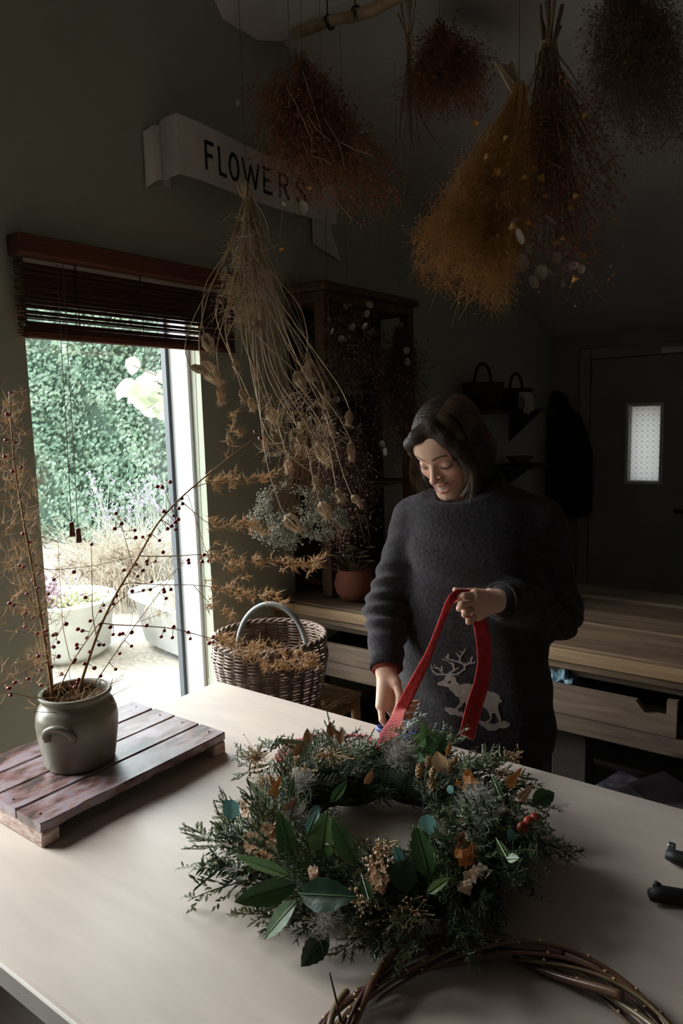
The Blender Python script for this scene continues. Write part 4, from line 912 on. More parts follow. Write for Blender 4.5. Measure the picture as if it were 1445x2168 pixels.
for bx, by in BER:
    i = int(np.argmin(np.hypot(NP[:, 0]-bx, NP[:, 1]-by+4))); n = nodes[i]; c = at(bx, by, n[2]+r_.uniform(-.004, .004)); root = BR[n[3]]
    o = link('berry', bme, root); o.location = c-np.array(root.location); s_ = r_.uniform(.85, 1.12); o.scale = (s_, s_, s_*.95)
    peds[n[3]][0].append(n[4]); peds[n[3]][1].append(c)
for k, (a, b) in peds.items():
    if a: mb = MB(); mb.needles(a, b, .0009, .0007); tag(mb.build('berry_stalks', M['aspstem'], BR[k]), kind='stuff')
def tufts(P, dens, ln, sp=.6, seed=0, r0=.0007, thick=.0, curl=.3, k=7):
    """starry whorls of dry needles along a twig"""
    q = np.random.default_rng(seed); L = np.concatenate([[0], np.cumsum(np.linalg.norm(np.diff(P, axis=0), axis=1))]); w = max(2, int(L[-1]*dens/k)); m = w*k
    t = np.repeat(q.uniform(0, L[-1], w), k); O = np.stack([np.interp(t, L, P[:, i]) for i in range(3)], 1); T = np.gradient(P, axis=0); T /= np.linalg.norm(T, axis=1)[:, None]
    Tt = np.stack([np.interp(t, L, T[:, i]) for i in range(3)], 1); d = q.normal(size=(m, 3)); d /= np.linalg.norm(d, axis=1)[:, None]; d = d+Tt*sp
    l = ln*q.uniform(.5, 1.2, m); O = O+np.repeat(q.normal(size=(w, 3)), k, 0)*thick; md = O+d*l[:, None]*.55; e = md+(d+np.array([0, 0, curl])*q.uniform(-.3, 1, m)[:, None])*l[:, None]*.45
    return O, md, e, r0
def tuft_build(root, specs):
    mb = MB()
    for P, dens, ln, sp, sd, r0, th in specs:
        O, md, e, r0 = tufts(P, dens, ln, sp, sd, r0, th); mb.needles(O, md, r0, r0*.8); mb.needles(md, e, r0*.8, 0)
    tag(mb.build('dry_needles', M['needle'], root), kind='stuff')
def cut(P, x0, x1):
    d = P-CP; px = 722.5+FPX*(d@CR)/(d@CF); k = (px >= x0) & (px <= x1); return P[k] if k.sum() > 2 else None
spec = []
for i, P in enumerate(BR['Bp'][1:]):
    Q_ = cut(P, 438, 760)
    if Q_ is not None: spec.append((Q_, 1500 if i in (0, 1, 2, 6, 7, 8) else 900, .021, .35, 300+i, .00095, .008))
    Q_ = cut(P, 200, 438)
    if Q_ is not None: spec.append((Q_, 160, .016, .5, 340+i, .0003, .002))
tuft_build(BR['B'], spec)
spec = [(P, 1600, .026, .4, 360+i, .00036, .020) for i, P in enumerate(BR['Ap'])]
tuft_build(BR['A'], spec)
for k in 'CE': tuft_build(BR[k], [(P, 120, .014, .5, 380+i, .0003, .002) for i, P in enumerate(BR[k+'p'])])
# loose dry straw sticking out of the crock's mouth
n = 90; A_ = PC+np.stack([r_.normal(0, .026, n), r_.normal(0, .026, n), np.full(n, .128)], 1); B_ = A_+np.stack([r_.normal(0, .03, n), r_.normal(0, .03, n), r_.uniform(.005, .04, n)], 1)
mb = MB(); mb.needles(A_, B_, .0011, .0005); tag(mb.build('loose_straw', M['aspstem'], bpy.data.objects['stoneware_crock']), kind='stuff')

# ================================================================== HANGING BUNCHES
M['carrot'] = mat('dry_tan_stem', (.50, .37, .23), .7, .0, 16, col2=(.30, .20, .115)); M['tan'] = mat('tan_seed_head', (.58, .45, .31), .8, .25, 40, trans=.15)
M['redbrown'] = mat('red_brown_dried_flower', (.30, .125, .06), .85, .35, 30); M['darkstem'] = mat('dark_dry_stem', (.17, .105, .06), .8, .3, 20); M['golden'] = mat('golden_dry_grass', (.70, .40, .14), .7, .0, 12, col2=(.48, .25, .08), trans=.3)
M['honesty'] = mat('silvery_honesty_pod', (.56, .50, .41), .45, .1, 20, trans=.35); M['straw'] = mat('golden_strawflower', (.68, .38, .11), .7, .25, 60); M['twine'] = mat('jute_twine', (.36, .27, .17), .9, .2, 60)
M['statice'] = mat('grey_green_statice', (.17, .17, .125), .85, .0, 60, col2=(.34, .33, .26)); M['butt'] = mat('cut_pale_stalk', (.34, .25, .17), .8, .2, 30); M['white'] = mat('white_dried_floret', (.55, .52, .47), .8)
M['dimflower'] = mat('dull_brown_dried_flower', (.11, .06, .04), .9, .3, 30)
def ceil_at(p): return zc(p[1])
def hang(root, T, top=None):
    mb = MB(); e = np.array([T[0], T[1], ceil_at(T)]) if top is None else np.array(top); mb.tube([T, e], .0008, 4); mb.build('hanging_string', M['cord'], root)
def tie(root, T, r, n=4, dz=.005):
    mb = MB(); a = np.linspace(0, 2*PI*n, 26*n); mb.tube(np.stack([T[0]+r*np.cos(a), T[1]+r*np.sin(a), T[2]+dz*(a/(2*PI)-n/2)], 1), .0016, 5); mb.build('twine_binding', M['twine'], root, True)
def fan(T, E, pw=1.35, n=12, seed=0, wob=.01, start=.012):
    q = np.random.default_rng(seed); out = []
    for e in E:
        s_ = np.linspace(0, 1, n)[:, None]; t0 = T+np.append(q.normal(size=2)*start*.5, 0)
        f = np.hstack([s_**pw, s_**pw, s_**(1/ (1+.25*(pw-1)))]); P = t0+(e-t0)*f+q.normal(size=3)*wob*np.sin(PI*s_); out.append(P)
    return out
def region(poly, n, seed):
    q = np.random.default_rng(seed); poly = np.array(poly, float); lo, hi = poly.min(0), poly.max(0); pts = []
    while len(pts) < n:
        p = lo+(hi-lo)*q.uniform(size=2); c = False; j = len(poly)-1
        for i in range(len(poly)):
            if (poly[i, 1] > p[1]) != (poly[j, 1] > p[1]) and p[0] < (poly[j, 0]-poly[i, 0])*(p[1]-poly[i, 1])/(poly[j, 1]-poly[i, 1])+poly[i, 0]: c = not c
            j = i
        if c: pts.append(p)
    return np.array(pts)
def butts(root, T, n, L, r, m, seed, lean=(0, 0)):
    q = np.random.default_rng(seed); mb = MB()
    for k in range(n):
        d = np.array([q.normal(0, .22)+lean[0], q.normal(0, .22)+lean[1], 1.0]); s_ = T+np.append(q.normal(size=2)*.008, -.02); mb.tube([s_, s_+d*L*q.uniform(.6, 1.1)], r*q.uniform(.7, 1.2), 6)
    tag(mb.build('stalk_ends', m, root, True), kind='stuff')
def nest(mb, o, d, L, w, n=20, seed=0):
    """closed umbel: a cage of in-curved rays"""
    q = np.random.default_rng(seed); d = d/np.linalg.norm(d); u = np.cross(d, [0, 0, 1.]) if abs(d[2]) < .95 else np.cross(d, [1., 0, 0]); u /= np.linalg.norm(u); v = np.cross(d, u)
    for k in range(n):
        a = 2*PI*k/n+q.normal()*.15; e = u*math.cos(a)+v*math.sin(a); l = L*q.uniform(.8, 1.1); ww = w*q.uniform(.75, 1.1)
        P = np.array([o, o+d*l*.25+e*ww*.40, o+d*l*.6+e*ww*.52, o+d*l*.9+e*ww*.36, o+d*l*1.02+e*ww*.22]); mb.needles(P[:-1], P[1:], [.0011, .0014, .0015, .0015], [.0014, .0015, .0015, .0013])
        m = 5; mb.needles(np.repeat(P[-1:], m, 0), P[-1]+d*.006+q.normal(size=(m, 3))*.006, .0007, .0003)

# --- the big bunch of seed heads hanging by the window
D1 = 1.92; T1 = at(522, 400, D1)
root = thing('seed_head_bunch', tuple(T1), 'bunch of long tan stems with closed seed heads hanging beside the window', 'dried bunch')
hang(root, T1); tie(root, T1, .012)
butts(root, T1, 9, .05, .0022, M['carrot'], 3)
HD = [((455, 800), [(500, 500), (440, 620), (418, 720), (425, 765)], 55, 34), ((430, 786), [(480, 540), (405, 680), (385, 745), (402, 775)], 32, 17), ((448, 742), [(490, 520), (432, 600), (425, 690), (432, 705)], 38, 30), ((468, 846), [(505, 560), (455, 740), (466, 800), (468, 815)], 34, 20),
      ((515, 842), [(510, 600), (470, 690), (505, 800), (511, 822)], 22, 14), ((533, 858), [(520, 640), (470, 720), (520, 820), (528, 840)], 24, 16), ((582, 892), [(520, 560), (505, 700), (545, 800), (565, 860)], 36, 30), ((693, 975), [(560, 600), (570, 780), (640, 880), (668, 935)], 52, 32), ((744, 968), [(600, 690), (640, 790), (720, 880), (742, 932)], 34, 17),
      ((753, 1058), [(600, 700), (700, 900), (725, 1010), (744, 1048)], 22, 16), ((688, 1082), [(560, 800), (655, 940), (660, 1030), (677, 1062)], 32, 26), ((624, 1112), [(540, 700), (555, 930), (575, 1030), (602, 1090)], 40, 30), ((718, 1050), [(590, 780), (690, 900), (705, 1000), (712, 1034)], 20, 14), ((668, 1020), [(540, 820), (560, 930), (640, 985), (666, 1006)], 22, 14),
      ((738, 890), [(540, 560), (620, 680), (735, 840), (740, 868)], 30, 16), ((650, 790), [(545, 480), (560, 640), (610, 730), (640, 775)], 30, 20), ((632, 800), [(500, 640), (560, 730), (610, 770), (624, 785)], 36, 24), ((652, 760), [(560, 560), (640, 650), (655, 730), (650, 745)], 26, 14), ((528, 700), [(530, 520), (540, 620), (552, 660), (553, 680)], 24, 16),
      ((500, 775), [(510, 560), (450, 660), (480, 740), (495, 760)], 24, 16), ((635, 930), [(560, 760), (610, 860), (630, 900), (633, 915)], 22, 14), ((690, 850), [(560, 620), (640, 720), (685, 810), (690, 835)], 24, 15), ((560, 935), [(520, 720), (545, 850), (556, 910), (559, 922)], 22, 15), ((610, 985), [(545, 780), (590, 900), (604, 960), (609, 972)], 24, 18), ((700, 905), [(600, 730), (680, 830), (698, 880), (700, 893)], 18, 12), ((540, 790), [(515, 560), (525, 690), (536, 760), (539, 776)], 22, 15)]
q = np.random.default_rng(9)
for i, ((hx_, hy_), path, L, w) in enumerate(HD):
    dd = q.uniform(-.12, .10)*(0.4 if i < 4 else 1); pth = [(522, 405)]+path; P = smooth(pth, 30, 5); P = np.array([at(a[0], a[1], D1+dd*(k/29)**1.3) for k, a in enumerate(P)])
    mb = MB(); mb.tube(P, np.linspace(.0019, .0013, 30), 5); s_ = mb.build('flower_stem', M['carrot'], root, True)
    hd2 = at(hx_, hy_, D1+dd)-P[-1]; mb = MB(); nest(mb, P[-1], hd2, L*D1/FPX, w*D1/FPX, 22, i); mb.build('seed_head', M['tan'], s_)
E_ = np.array([at(x, y, D1+q.uniform(-.12, .12)) for x, y in region([(500, 480), (545, 480), (600, 620), (720, 830), (740, 1000), (640, 1010), (560, 900), (470, 720), (440, 640)], 60, 4)])
mb = MB()
for P in fan(T1, E_, 1.25, 12, 5, .02): mb.tube(P, np.linspace(.0010, .0004, 12), 3, cap=False)
tag(mb.build('fine_stems', M['carrot'], root), kind='stuff')
pts = np.array([at(x, y, D1+q.uniform(-.1, .12)) for x, y in region([(560, 830), (640, 820), (720, 900), (700, 980), (560, 960)], 420, 6)]); pts2 = np.array([at(x, y, D1+q.uniform(-.05, .05)) for x, y in region([(505, 450), (540, 450), (570, 640), (480, 700), (450, 640)], 500, 7)])
mb = MB()
for Pp, l_ in ((pts, .03), (pts2, .035)):
    d = q.normal(size=Pp.shape)*l_*.6+np.array([0, 0, -l_*.5]); m2_ = Pp+d*.5+q.normal(size=Pp.shape)*l_*.25; mb.needles(Pp, m2_, .0006, .0006); mb.needles(m2_, m2_+d*.6+q.normal(size=Pp.shape)*l_*.2, .0006, .0002)
tag(mb.build('curled_leaf_threads', M['tan'], root), kind='stuff')

# --- grey-green statice bunch behind it
D8 = 2.18; T8 = at(640, 900, D8); root = thing('statice_bunch', tuple(T8), 'dense grey-green statice bunch hanging below the tan seed heads', 'dried bunch'); hang(root, T8); tie(root, T8, .014)
ang = q.uniform(0, 2*PI, 80); rr = np.sqrt(q.uniform(0, 1, 80)); C = np.array([at(633+108*r*math.cos(a), 1088+72*r*math.sin(a), D8+q.uniform(-.09, .09)*math.sqrt(max(0, 1-r*r))) for a, r in zip(ang, rr)])
mb = MB()
for P in fan(T8, C, 1.5, 8, 8, .01): mb.tube(P, .0009, 3, cap=False)
tag(mb.build('fine_stems', M['darkstem'], root), kind='stuff')
K = 50; F_ = np.repeat(C, K, 0)+q.normal(size=(80*K, 3))*.0095*np.array([1.2, 1.2, .8]); mb = MB(); mb.blobs(F_, q.uniform(.0014, .0034, len(F_)), 1, q.uniform(.6, 1.4, (len(F_), 3))); tag(mb.build('florets', M['statice'], root), kind='stuff')

def cloud_bunch(name, label, tpx, D, polys, nst, m_st, fluff, seed, tr=.014, butt=None, pw=1.35, dd=.12, n_f=10, rf=(.0012, .0028), sig=.016, topstr=None, stem_r=.0013, strands=True):
    """bunch hung upside down: stems fanning to a region, each ending in a cloud of small florets"""
    q = np.random.default_rng(seed); T = at(*tpx, D); root = thing(name, tuple(T), label, 'dried bunch'); hang(root, T, topstr); tie(root, T, tr)
    E = np.array([at(x, y, D+q.uniform(-dd, dd)) for x, y in region(polys, nst, seed)]); mb = MB(); allP = fan(T, E, pw, 12, seed, .015, tr)
    for P in allP: mb.tube(P, np.linspace(stem_r, stem_r*.4, 12), 3, cap=False)
    tag(mb.build('stems', m_st, root), kind='stuff')
    if fluff is not None:
        o = np.array([P[k] for P in allP for k in q.integers(6, 12, n_f)]); o = o+q.normal(size=o.shape)*sig; mb = MB()
        if strands:
            base = np.array([P[k] for P in allP for k in q.integers(5, 12, n_f)]); mb.needles(base, base+q.normal(size=base.shape)*sig*1.6+np.array([0, 0, -sig]), .0004, .0002)
        mb.blobs(o, q.uniform(*rf, len(o)), 1, q.uniform(.6, 1.4, (len(o), 3))); tag(mb.build('florets', fluff, root), kind='stuff')
    if butt: butts(root, T, butt[0], butt[1], butt[2], M['butt'] if len(butt) < 4 else butt[3], seed, butt[4] if len(butt) > 4 else (0, 0))
    return root, T, allP
def discs(root, px, D, r, m, name, seed):
    q = np.random.default_rng(seed)
    for (x, y, *s_) in px:
        c = at(x, y, D+q.uniform(-.06, .06)); rr = r*(s_[0] if s_ else 1)*q.uniform(.85, 1.15); nr = -CF+q.normal(size=3)*.6; nr /= np.linalg.norm(nr); u = np.cross(nr, [0, 0, 1.]); u /= np.linalg.norm(u); v = np.cross(nr, u)
        a = np.linspace(0, 2*PI, 16, endpoint=False); ring = c+(u*np.cos(a)[:, None]*.8+v*np.sin(a)[:, None])*rr; mb = MB(); V = np.vstack([ring+nr*.0003, c+nr*.0018, ring-nr*.0003, c-nr*.0012])
        mb.add(V, [[i, (i+1) % 16, 17+(i+1) % 16, 17+i] for i in range(16)], [[i, (i+1) % 16, 16] for i in range(16)]+[[17+(i+1) % 16, 17+i, 33] for i in range(16)]); mb.build(name, m, root, True)
def heads(root, px, D, r, m, name, seed):
    q = np.random.default_rng(seed)
    for (x, y, *s_) in px:
        c = at(x, y, D+q.uniform(-.06, .06)); rr = r*(s_[0] if s_ else 1); mb = MB(); d0 = np.array([q.normal()*.4, q.normal()*.4, -1.0]); d0 /= np.linalg.norm(d0); u = np.cross(d0, [1., 0, 0]); u /= np.linalg.norm(u); v = np.cross(d0, u)
        for lay, (n_, l, op) in enumerate(((11, 1.0, 1.1), (9, .85, .7), (7, .6, .35))):
            for k in range(n_):
                a = 2*PI*k/n_+lay*.3; d = d0+(u*math.cos(a)+v*math.sin(a))*op*1.2; mb.leaf(c, d, d0, rr*l*1.15, rr*.42, 3, 2, .15, -.15)
        mb.blobs([c+d0*rr*.25], rr*.35, 1); mb.build(name, m, root)

# --- bunch in front of the sign
root, T, _ = cloud_bunch('brown_seed_bunch', 'dark brown dried bunch hanging in front of the FLOWERS sign', (640, 128), 2.32, [(520, 200), (500, 230), (530, 330), (600, 400), (650, 430), (730, 440), (780, 490), (850, 450), (850, 350), (760, 260), (690, 170), (650, 160)], 210, M['darkstem'], M['redbrown'], 41, n_f=26, rf=(.0016, .004), sig=.022, butt=(8, .05, .003, M['darkstem']), dd=.11)
q = np.random.default_rng(5); mb = MB()
for (x0, y0_, x1, y1_) in ((590, 200, 600, 260), (605, 180, 660, 300), (640, 150, 690, 310), (600, 320, 560, 400), (660, 330, 700, 350), (650, 240, 700, 300), (685, 250, 730, 360), (605, 400, 650, 450), (720, 300, 790, 330), (640, 300, 690, 400), (560, 260, 530, 350), (700, 400, 745, 465), (590, 395, 592, 500), (680, 340, 690, 430), (620, 150, 610, 230), (660, 270, 660, 330)):
    D_ = 2.18+q.uniform(-.04, .05); P = smooth([(x0, y0_), ((x0+x1)/2+q.normal()*8, (y0_+y1_)/2), (x1, y1_)], 10); mb.tube([at(a[0], a[1], D_) for a in P], .0011, 4)
tag(mb.build('pale_stalks', M['carrot'], root), kind='stuff')
discs(root, [(503, 218, .8), (548, 230, .6), (600, 433, .6), (655, 390, .9), (640, 440, 1.4), (660, 320, .8), (765, 280, .8), (632, 487, .9)], 2.2, .013, M['honesty'], 'pale_pod', 3); heads(root, [(655, 392, 1), (592, 525, 1)], 2.16, .012, M['straw'], 'flower_head', 2)
# --- bare branch bunch and red-brown cloud on the ceiling
root, T, aP = cloud_bunch('bare_twig_bunch', 'thin bare twigs tied in a bundle hanging near the ceiling centre', (866, 85), 2.25, [(830, 380), (920, 360), (960, 330), (850, 250), (840, 330)], 9, M['darkstem'], None, 43, pw=1.6, tr=.006, stem_r=.003, butt=(6, .17, .0032, M['carrot'], (.0, .0)), topstr=None)
cloud_bunch('red_brown_cloud_bunch', 'fluffy red-brown dried bunch hanging highest, left of the golden grass', (930, 62), 2.45, [(905, 90), (860, 170), (850, 220), (880, 250), (960, 250), (1030, 230), (1060, 170), (1010, 100), (950, 80)], 150, M['redbrown'], M['redbrown'], 44, n_f=26, rf=(.0014, .0034), sig=.026, butt=(9, .045, .0035, M['darkstem']), dd=.14)
# --- golden grass bunch
root, T, aP = cloud_bunch('golden_grass_bunch', 'large golden feathery grass bunch hanging above the woman', (1098, 185), 1.80, [(1040, 380), (960, 430), (905, 450), (868, 500), (872, 560), (905, 600), (960, 622), (1010, 635), (1060, 662), (1085, 620), (1100, 560), (1120, 470), (1100, 400)], 330, M['golden'], M['golden'], 45, n_f=44, rf=(.0008, .0019), sig=.014, butt=(11, .085, .0042, M['butt'], (-.32, -.24)), dd=.10, pw=1.25)
# --- everlasting bunch: dark stems, silver discs and strawflowers
root, T, aP = cloud_bunch('everlasting_bunch', 'bunch of dark stems with strawflowers and silvery pods, right of the golden grass', (1160, 100), 1.88, [(1040, 330), (1080, 260), (1220, 220), (1300, 300), (1330, 420), (1290, 560), (1220, 620), (1120, 600), (1080, 540), (1050, 420)], 190, M['darkstem'], M['redbrown'], 46, n_f=12, rf=(.0016, .004), sig=.02, butt=(12, .12, .0045, M['darkstem']), dd=.13, tr=.022)
discs(root, [(1165, 465, 1.1), (1085, 470), (1100, 500, 1.3), (1130, 597, 1.2), (1105, 556, 1.2), (1213, 562, 1.1), (1145, 577, 1.2), (1085, 598), (1118, 527, .9), (1125, 530, .8), (1160, 540, .9), (1098, 505, .7), (1178, 545), (1230, 570, .8)], 1.76, .0150, M['honesty'], 'silver_pod', 12)
heads(root, [(1150, 370, 1.3), (1215, 410, 1.1), (1208, 434, 1), (1233, 536, 1.1), (1214, 586, 1.1), (1120, 465, 1), (1030, 325, 1.1), (1066, 288, 1), (1048, 358, 1.1), (1112, 370, .9), (1175, 507, 1), (1085, 472, 1.3), (1008, 254, .9), (1157, 410, .9), (1235, 240, 1), (1130, 350, .9), (1107, 420, .8), (1190, 500, .8)], 1.73, .0125, M['straw'], 'flower_head', 13)
mb = MB()
for pth in ([(1085, 458), (1100, 460), (1117, 455)], [(1150, 555), (1165, 580), (1190, 582), (1210, 566)], [(1148, 345), (1155, 338), (1195, 360)], [(1220, 310), (1210, 350), (1200, 380)], [(1180, 270), (1188, 310), (1182, 330)], [(1240, 460), (1252, 490), (1245, 505)], [(1090, 260), (1110, 270), (1130, 285)], [(1165, 500), (1175, 485), (1205, 470)]):
    P = smooth(pth, 12); mb.tube([at(a[0], a[1], 1.78) for a in P], .0010, 4)
tag(mb.build('pale_stalks', M['carrot'], root), kind='stuff')
heads(root, [(1278, 290, .8), (1272, 308, .7), (1303, 316, .8), (1305, 362, .9), (1353, 364, .9), (1296, 408, .7), (1290, 345, .7), (1317, 490, .6), (1318, 520, .6), (1292, 562, .7), (1217, 646, .7)], 1.9, .0075, M['white'], 'white_floret', 14)
# --- dark bunch at the right edge
cloud_bunch('dark_bunch', 'dark dried bunch hanging at the right edge of the photograph', (1300, -60), 2.15, [(1240, 150), (1250, 60), (1445, 20), (1520, 200), (1450, 330), (1330, 300), (1260, 260)], 150, M['darkstem'], M['darkstem'], 47, n_f=46, rf=(.0012, .0034), sig=.03, dd=.16, tr=.02)
# --- dim bunches on the cupboard and wall behind the woman's shoulder
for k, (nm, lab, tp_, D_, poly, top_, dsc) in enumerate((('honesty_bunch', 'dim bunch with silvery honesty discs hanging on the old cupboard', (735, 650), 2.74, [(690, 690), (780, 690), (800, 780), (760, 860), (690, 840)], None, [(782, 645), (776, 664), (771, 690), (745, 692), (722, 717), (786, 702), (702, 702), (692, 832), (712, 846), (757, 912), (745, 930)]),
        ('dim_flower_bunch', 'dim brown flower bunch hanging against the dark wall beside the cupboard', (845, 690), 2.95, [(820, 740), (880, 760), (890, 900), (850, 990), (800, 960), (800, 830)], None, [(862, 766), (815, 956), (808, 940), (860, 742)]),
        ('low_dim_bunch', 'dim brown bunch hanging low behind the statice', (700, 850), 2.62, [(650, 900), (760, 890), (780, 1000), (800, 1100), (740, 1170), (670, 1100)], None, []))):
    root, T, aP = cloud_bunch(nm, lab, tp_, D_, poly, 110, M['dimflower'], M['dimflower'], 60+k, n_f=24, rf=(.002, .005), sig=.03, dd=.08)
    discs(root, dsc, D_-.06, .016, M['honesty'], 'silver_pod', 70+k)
# the drying pole slung under the purlin
root = thing('drying_pole', tuple(at(800, 12, 2.3)), 'rough pale wooden pole slung below the white ceiling beam', 'pole')
a = at(622, 72, 2.42); b = on(840, 0, 1, a[1]); d_ = b-a; e = a+d_*4.0
mb = MB(); n = 40; t = np.linspace(0, 1, n)[:, None]; P = a+(e-a)*t+np.hstack([0*t, .006*np.sin(t*40), .006*np.sin(t*31)]); mb.tube(P, .0175+.0015*np.sin(np.arange(n)), 9); mb.build('pole_wood', M['carrot'], root, True)
for f in (.35, .62):
    p = a+d_*f; mb = MB(); aa = np.linspace(0, 4*PI, 40); u = d_/np.linalg.norm(d_); v = np.cross(u, [0, 0, 1.]); v /= np.linalg.norm(v); w_ = np.cross(v, u); mb.tube([p+v*.020*math.cos(x)+w_*.020*math.sin(x)+u*.004*x/PI for x in aa], .0025, 5); tp2 = p.copy(); tp2[2] = ceil_at(p); mb.tube([p+np.array([0, 0, .018]), tp2], .0022, 5); mb.build('wire_tie', M['iron'], root)

# ================================================================== THE WREATH
def leafmat(n, c, c2, rough=.4, tr=.15): return mat(n, c, rough, .0, 14, col2=c2, spec=.5, trans=tr, bump=.1, bscale=60)
M['yew'] = leafmat('dark_conifer_green', (.024, .046, .018), (.055, .082, .03)); M['cypress'] = leafmat('grey_green_conifer', (.095, .112, .05), (.17, .185, .095), .6); M['juniper'] = leafmat('mid_green_conifer', (.045, .072, .028), (.095, .125, .05), .5)
M['heath'] = leafmat('olive_sprig_green', (.075, .085, .035), (.13, .135, .06), .6); M['laurel'] = leafmat('glossy_leaf_green', (.022, .058, .018), (.045, .095, .03), .32); M['laurelpale'] = leafmat('pale_leaf_green', (.065, .12, .035), (.10, .16, .05), .35, .25); M['laureldark'] = leafmat('deep_leaf_green', (.010, .026, .013), (.018, .042, .02), .28)
M['euc'] = leafmat('blue_green_leaf', (.05, .14, .12), (.09, .19, .16), .45); M['twig'] = mat('sprig_twig', (.07, .05, .03), .8)
M['hyd'] = mat('tan_hydrangea_petal', (.48, .27, .14), .7, .0, 30, col2=(.62, .42, .27), trans=.3); M['cream'] = mat('cream_petal', (.62, .45, .33), .6, .2, 20, trans=.3); M['hop'] = mat('dry_hop_cone', (.42, .27, .14), .8, .2, 40, trans=.2); M['orange'] = mat('rust_bracken', (.36, .14, .035), .7, .25, 25, trans=.2)
M['grey'] = mat('silver_seed_fluff', (.36, .34, .30), .9, .2, 40, trans=.3); M['bead'] = mat('tan_seed_bead', (.40, .27, .15), .8, .25, 50); M['brownleaf'] = mat('dry_brown_leaf', (.16, .075, .03), .6, .3, 20, trans=.15); M['apple'] = mat('red_hip', (.30, .045, .02), .3, .3, 10); M['moss'] = mat('dark_moss', (.02, .026, .014), .95, .4, 60, bump=.6, bscale=60)
WC = np.array([-.652, .955, TZ]); WR, Wr = .174, .062
wreath = thing('christmas_wreath', tuple(WC), 'thick evergreen wreath with dried flowers lying on the table', 'wreath')
a = np.linspace(0, 2*PI, 90, endpoint=False); mb = MB(); q = np.random.default_rng(1)
mb.ring(np.stack([WC[0]+WR*np.cos(a), WC[1]+WR*np.sin(a), TZ+.044+.004*np.sin(a*7)], 1), .040+.003*np.sin(a*11), 14); mb.build('moss_ring', M['moss'], wreath, True)
def sprig(kind, L, seed):
    """one evergreen sprig growing along +X, flat in XY"""
    q = np.random.default_rng(seed); mb = MB(); n = 14; t = np.linspace(0, 1, n); P = np.stack([L*t, .06*L*np.sin(t*3+q.uniform(0, 3)), -.10*L*t**2], 1)
    mb.m = 1; mb.tube(P, np.linspace(.0018, .0006, n), 4); mb.m = 0
    A, B, R = [], [], []
    if kind == 'yew':
        m = 64; tt = q.uniform(.05, 1, m); O = np.stack([np.interp(tt, t, P[:, i]) for i in range(3)], 1); s_ = np.where(np.arange(m) % 2, 1, -1); d = np.stack([q.uniform(.5, 1.0, m), s_*q.uniform(.6, 1, m), q.normal(0, .35, m)], 1); d /= np.linalg.norm(d, axis=1)[:, None]
        for o, e in zip(O, d): mb.leaf(o, e, (0, 0, 1), q.uniform(.011, .018), .0032, 3, 2, .2, .2)
        for k in range(4):
            f = .25+.17*k; o = np.array([np.interp(f, t, P[:, i]) for i in range(3)]); e = np.array([.75, (1 if k % 2 else -1)*.7, .1]); l = L*.35
            for j in range(12):
                oo = o+e*l*(j+1)/12; mb.leaf(oo, np.array([.9, (1 if j % 2 else -1)*.8+e[1]*.5, q.normal()*.3]), (0, 0, 1), .011, .003, 3, 2, .2, .2)
    else:
        nb = {'cypress': 13, 'juniper': 11, 'heath': 9}[kind]
        for k in range(nb):
            f = .08+.9*k/nb; o = np.array([np.interp(f, t, P[:, i]) for i in range(3)]); sd = 1 if k % 2 else -1; e = np.array([q.uniform(.7, 1.1), sd*q.uniform(.5, .9), q.normal()*.3]); e /= np.linalg.norm(e); l = L*(.42-.26*f)*q.uniform(.8, 1.2)
            e2 = e+np.array([.35, 0, .1]); Q_ = [o, o+e*l*.5, o+e*l*.5+e2*l*.5]
            if kind == 'cypress':
                A += [Q_[0], Q_[1]]; B += [Q_[1], Q_[2]]; R += [.0013, .0012]
                for j in range(7):
                    g = .15+.8*j/7; oo = Q_[0]+(Q_[2]-Q_[0])*g; dd = e+np.array([.5, (1 if j % 2 else -1)*.6, q.normal()*.4]); dd /= np.linalg.norm(dd); ll = l*.34*(1.1-g*.6); A += [oo, oo+dd*ll*.5]; B += [oo+dd*ll*.55, oo+dd*ll+np.array([.2, 0, .1])*ll*.2]; R += [.0013, .0012]
            elif kind == 'juniper':
                mm = 26; g = q.uniform(0, 1, mm); oo = Q_[0]+(Q_[2]-Q_[0])*g[:, None]; dd = q.normal(size=(mm, 3))*.7+e*.9; dd /= np.linalg.norm(dd, axis=1)[:, None]; A += list(oo); B += list(oo+dd*q.uniform(.006, .011, mm)[:, None]); R += [.0009]*mm
            else:
                for j in range(9):
                    g = .1+.9*j/9; oo = Q_[0]+(Q_[2]-Q_[0])*g; dd = e+q.normal(size=3)*.6; mb.leaf(oo, dd, (0, 0, 1), q.uniform(.007, .011), .0045, 3, 2, .2, .1)
        if A: mb.needles(A, B, R, np.array(R)*.45, 4)
    return mb
PROT = []
for kind, m_ in (('yew', 'yew'), ('cypress', 'cypress'), ('juniper', 'juniper'), ('heath', 'heath'), ('cypress', 'juniper'), ('juniper', 'yew')):
    for v in range(2): PROT.append((kind, sprig(kind, .10+.02*v, 400+v+len(PROT)).mesh(kind+'_sprig', [M[m_], M['twig']])))
def frame(d, up):
    d = np.array(d, float); d /= np.linalg.norm(d); up = np.array(up, float); y = np.cross(up, d); y /= np.linalg.norm(y)+1e-9; z = np.cross(d, y); return Matrix(((d[0], y[0], z[0]), (d[1], y[1], z[1]), (d[2], y[2], z[2]))).to_quaternion()
def put(me, name, o, d, up, s_=1.0):
    ob = link(name, me, wreath); ob.location = np.array(o)-WC; ob.rotation_mode = 'QUATERNION'; ob.rotation_quaternion = frame(d, up); ob.scale = (s_, s_, s_); return ob
q = np.random.default_rng(21)
NAM = {'yew': 'yew_sprig', 'cypress': 'cypress_sprig', 'juniper': 'juniper_sprig', 'heath': 'olive_sprig'}
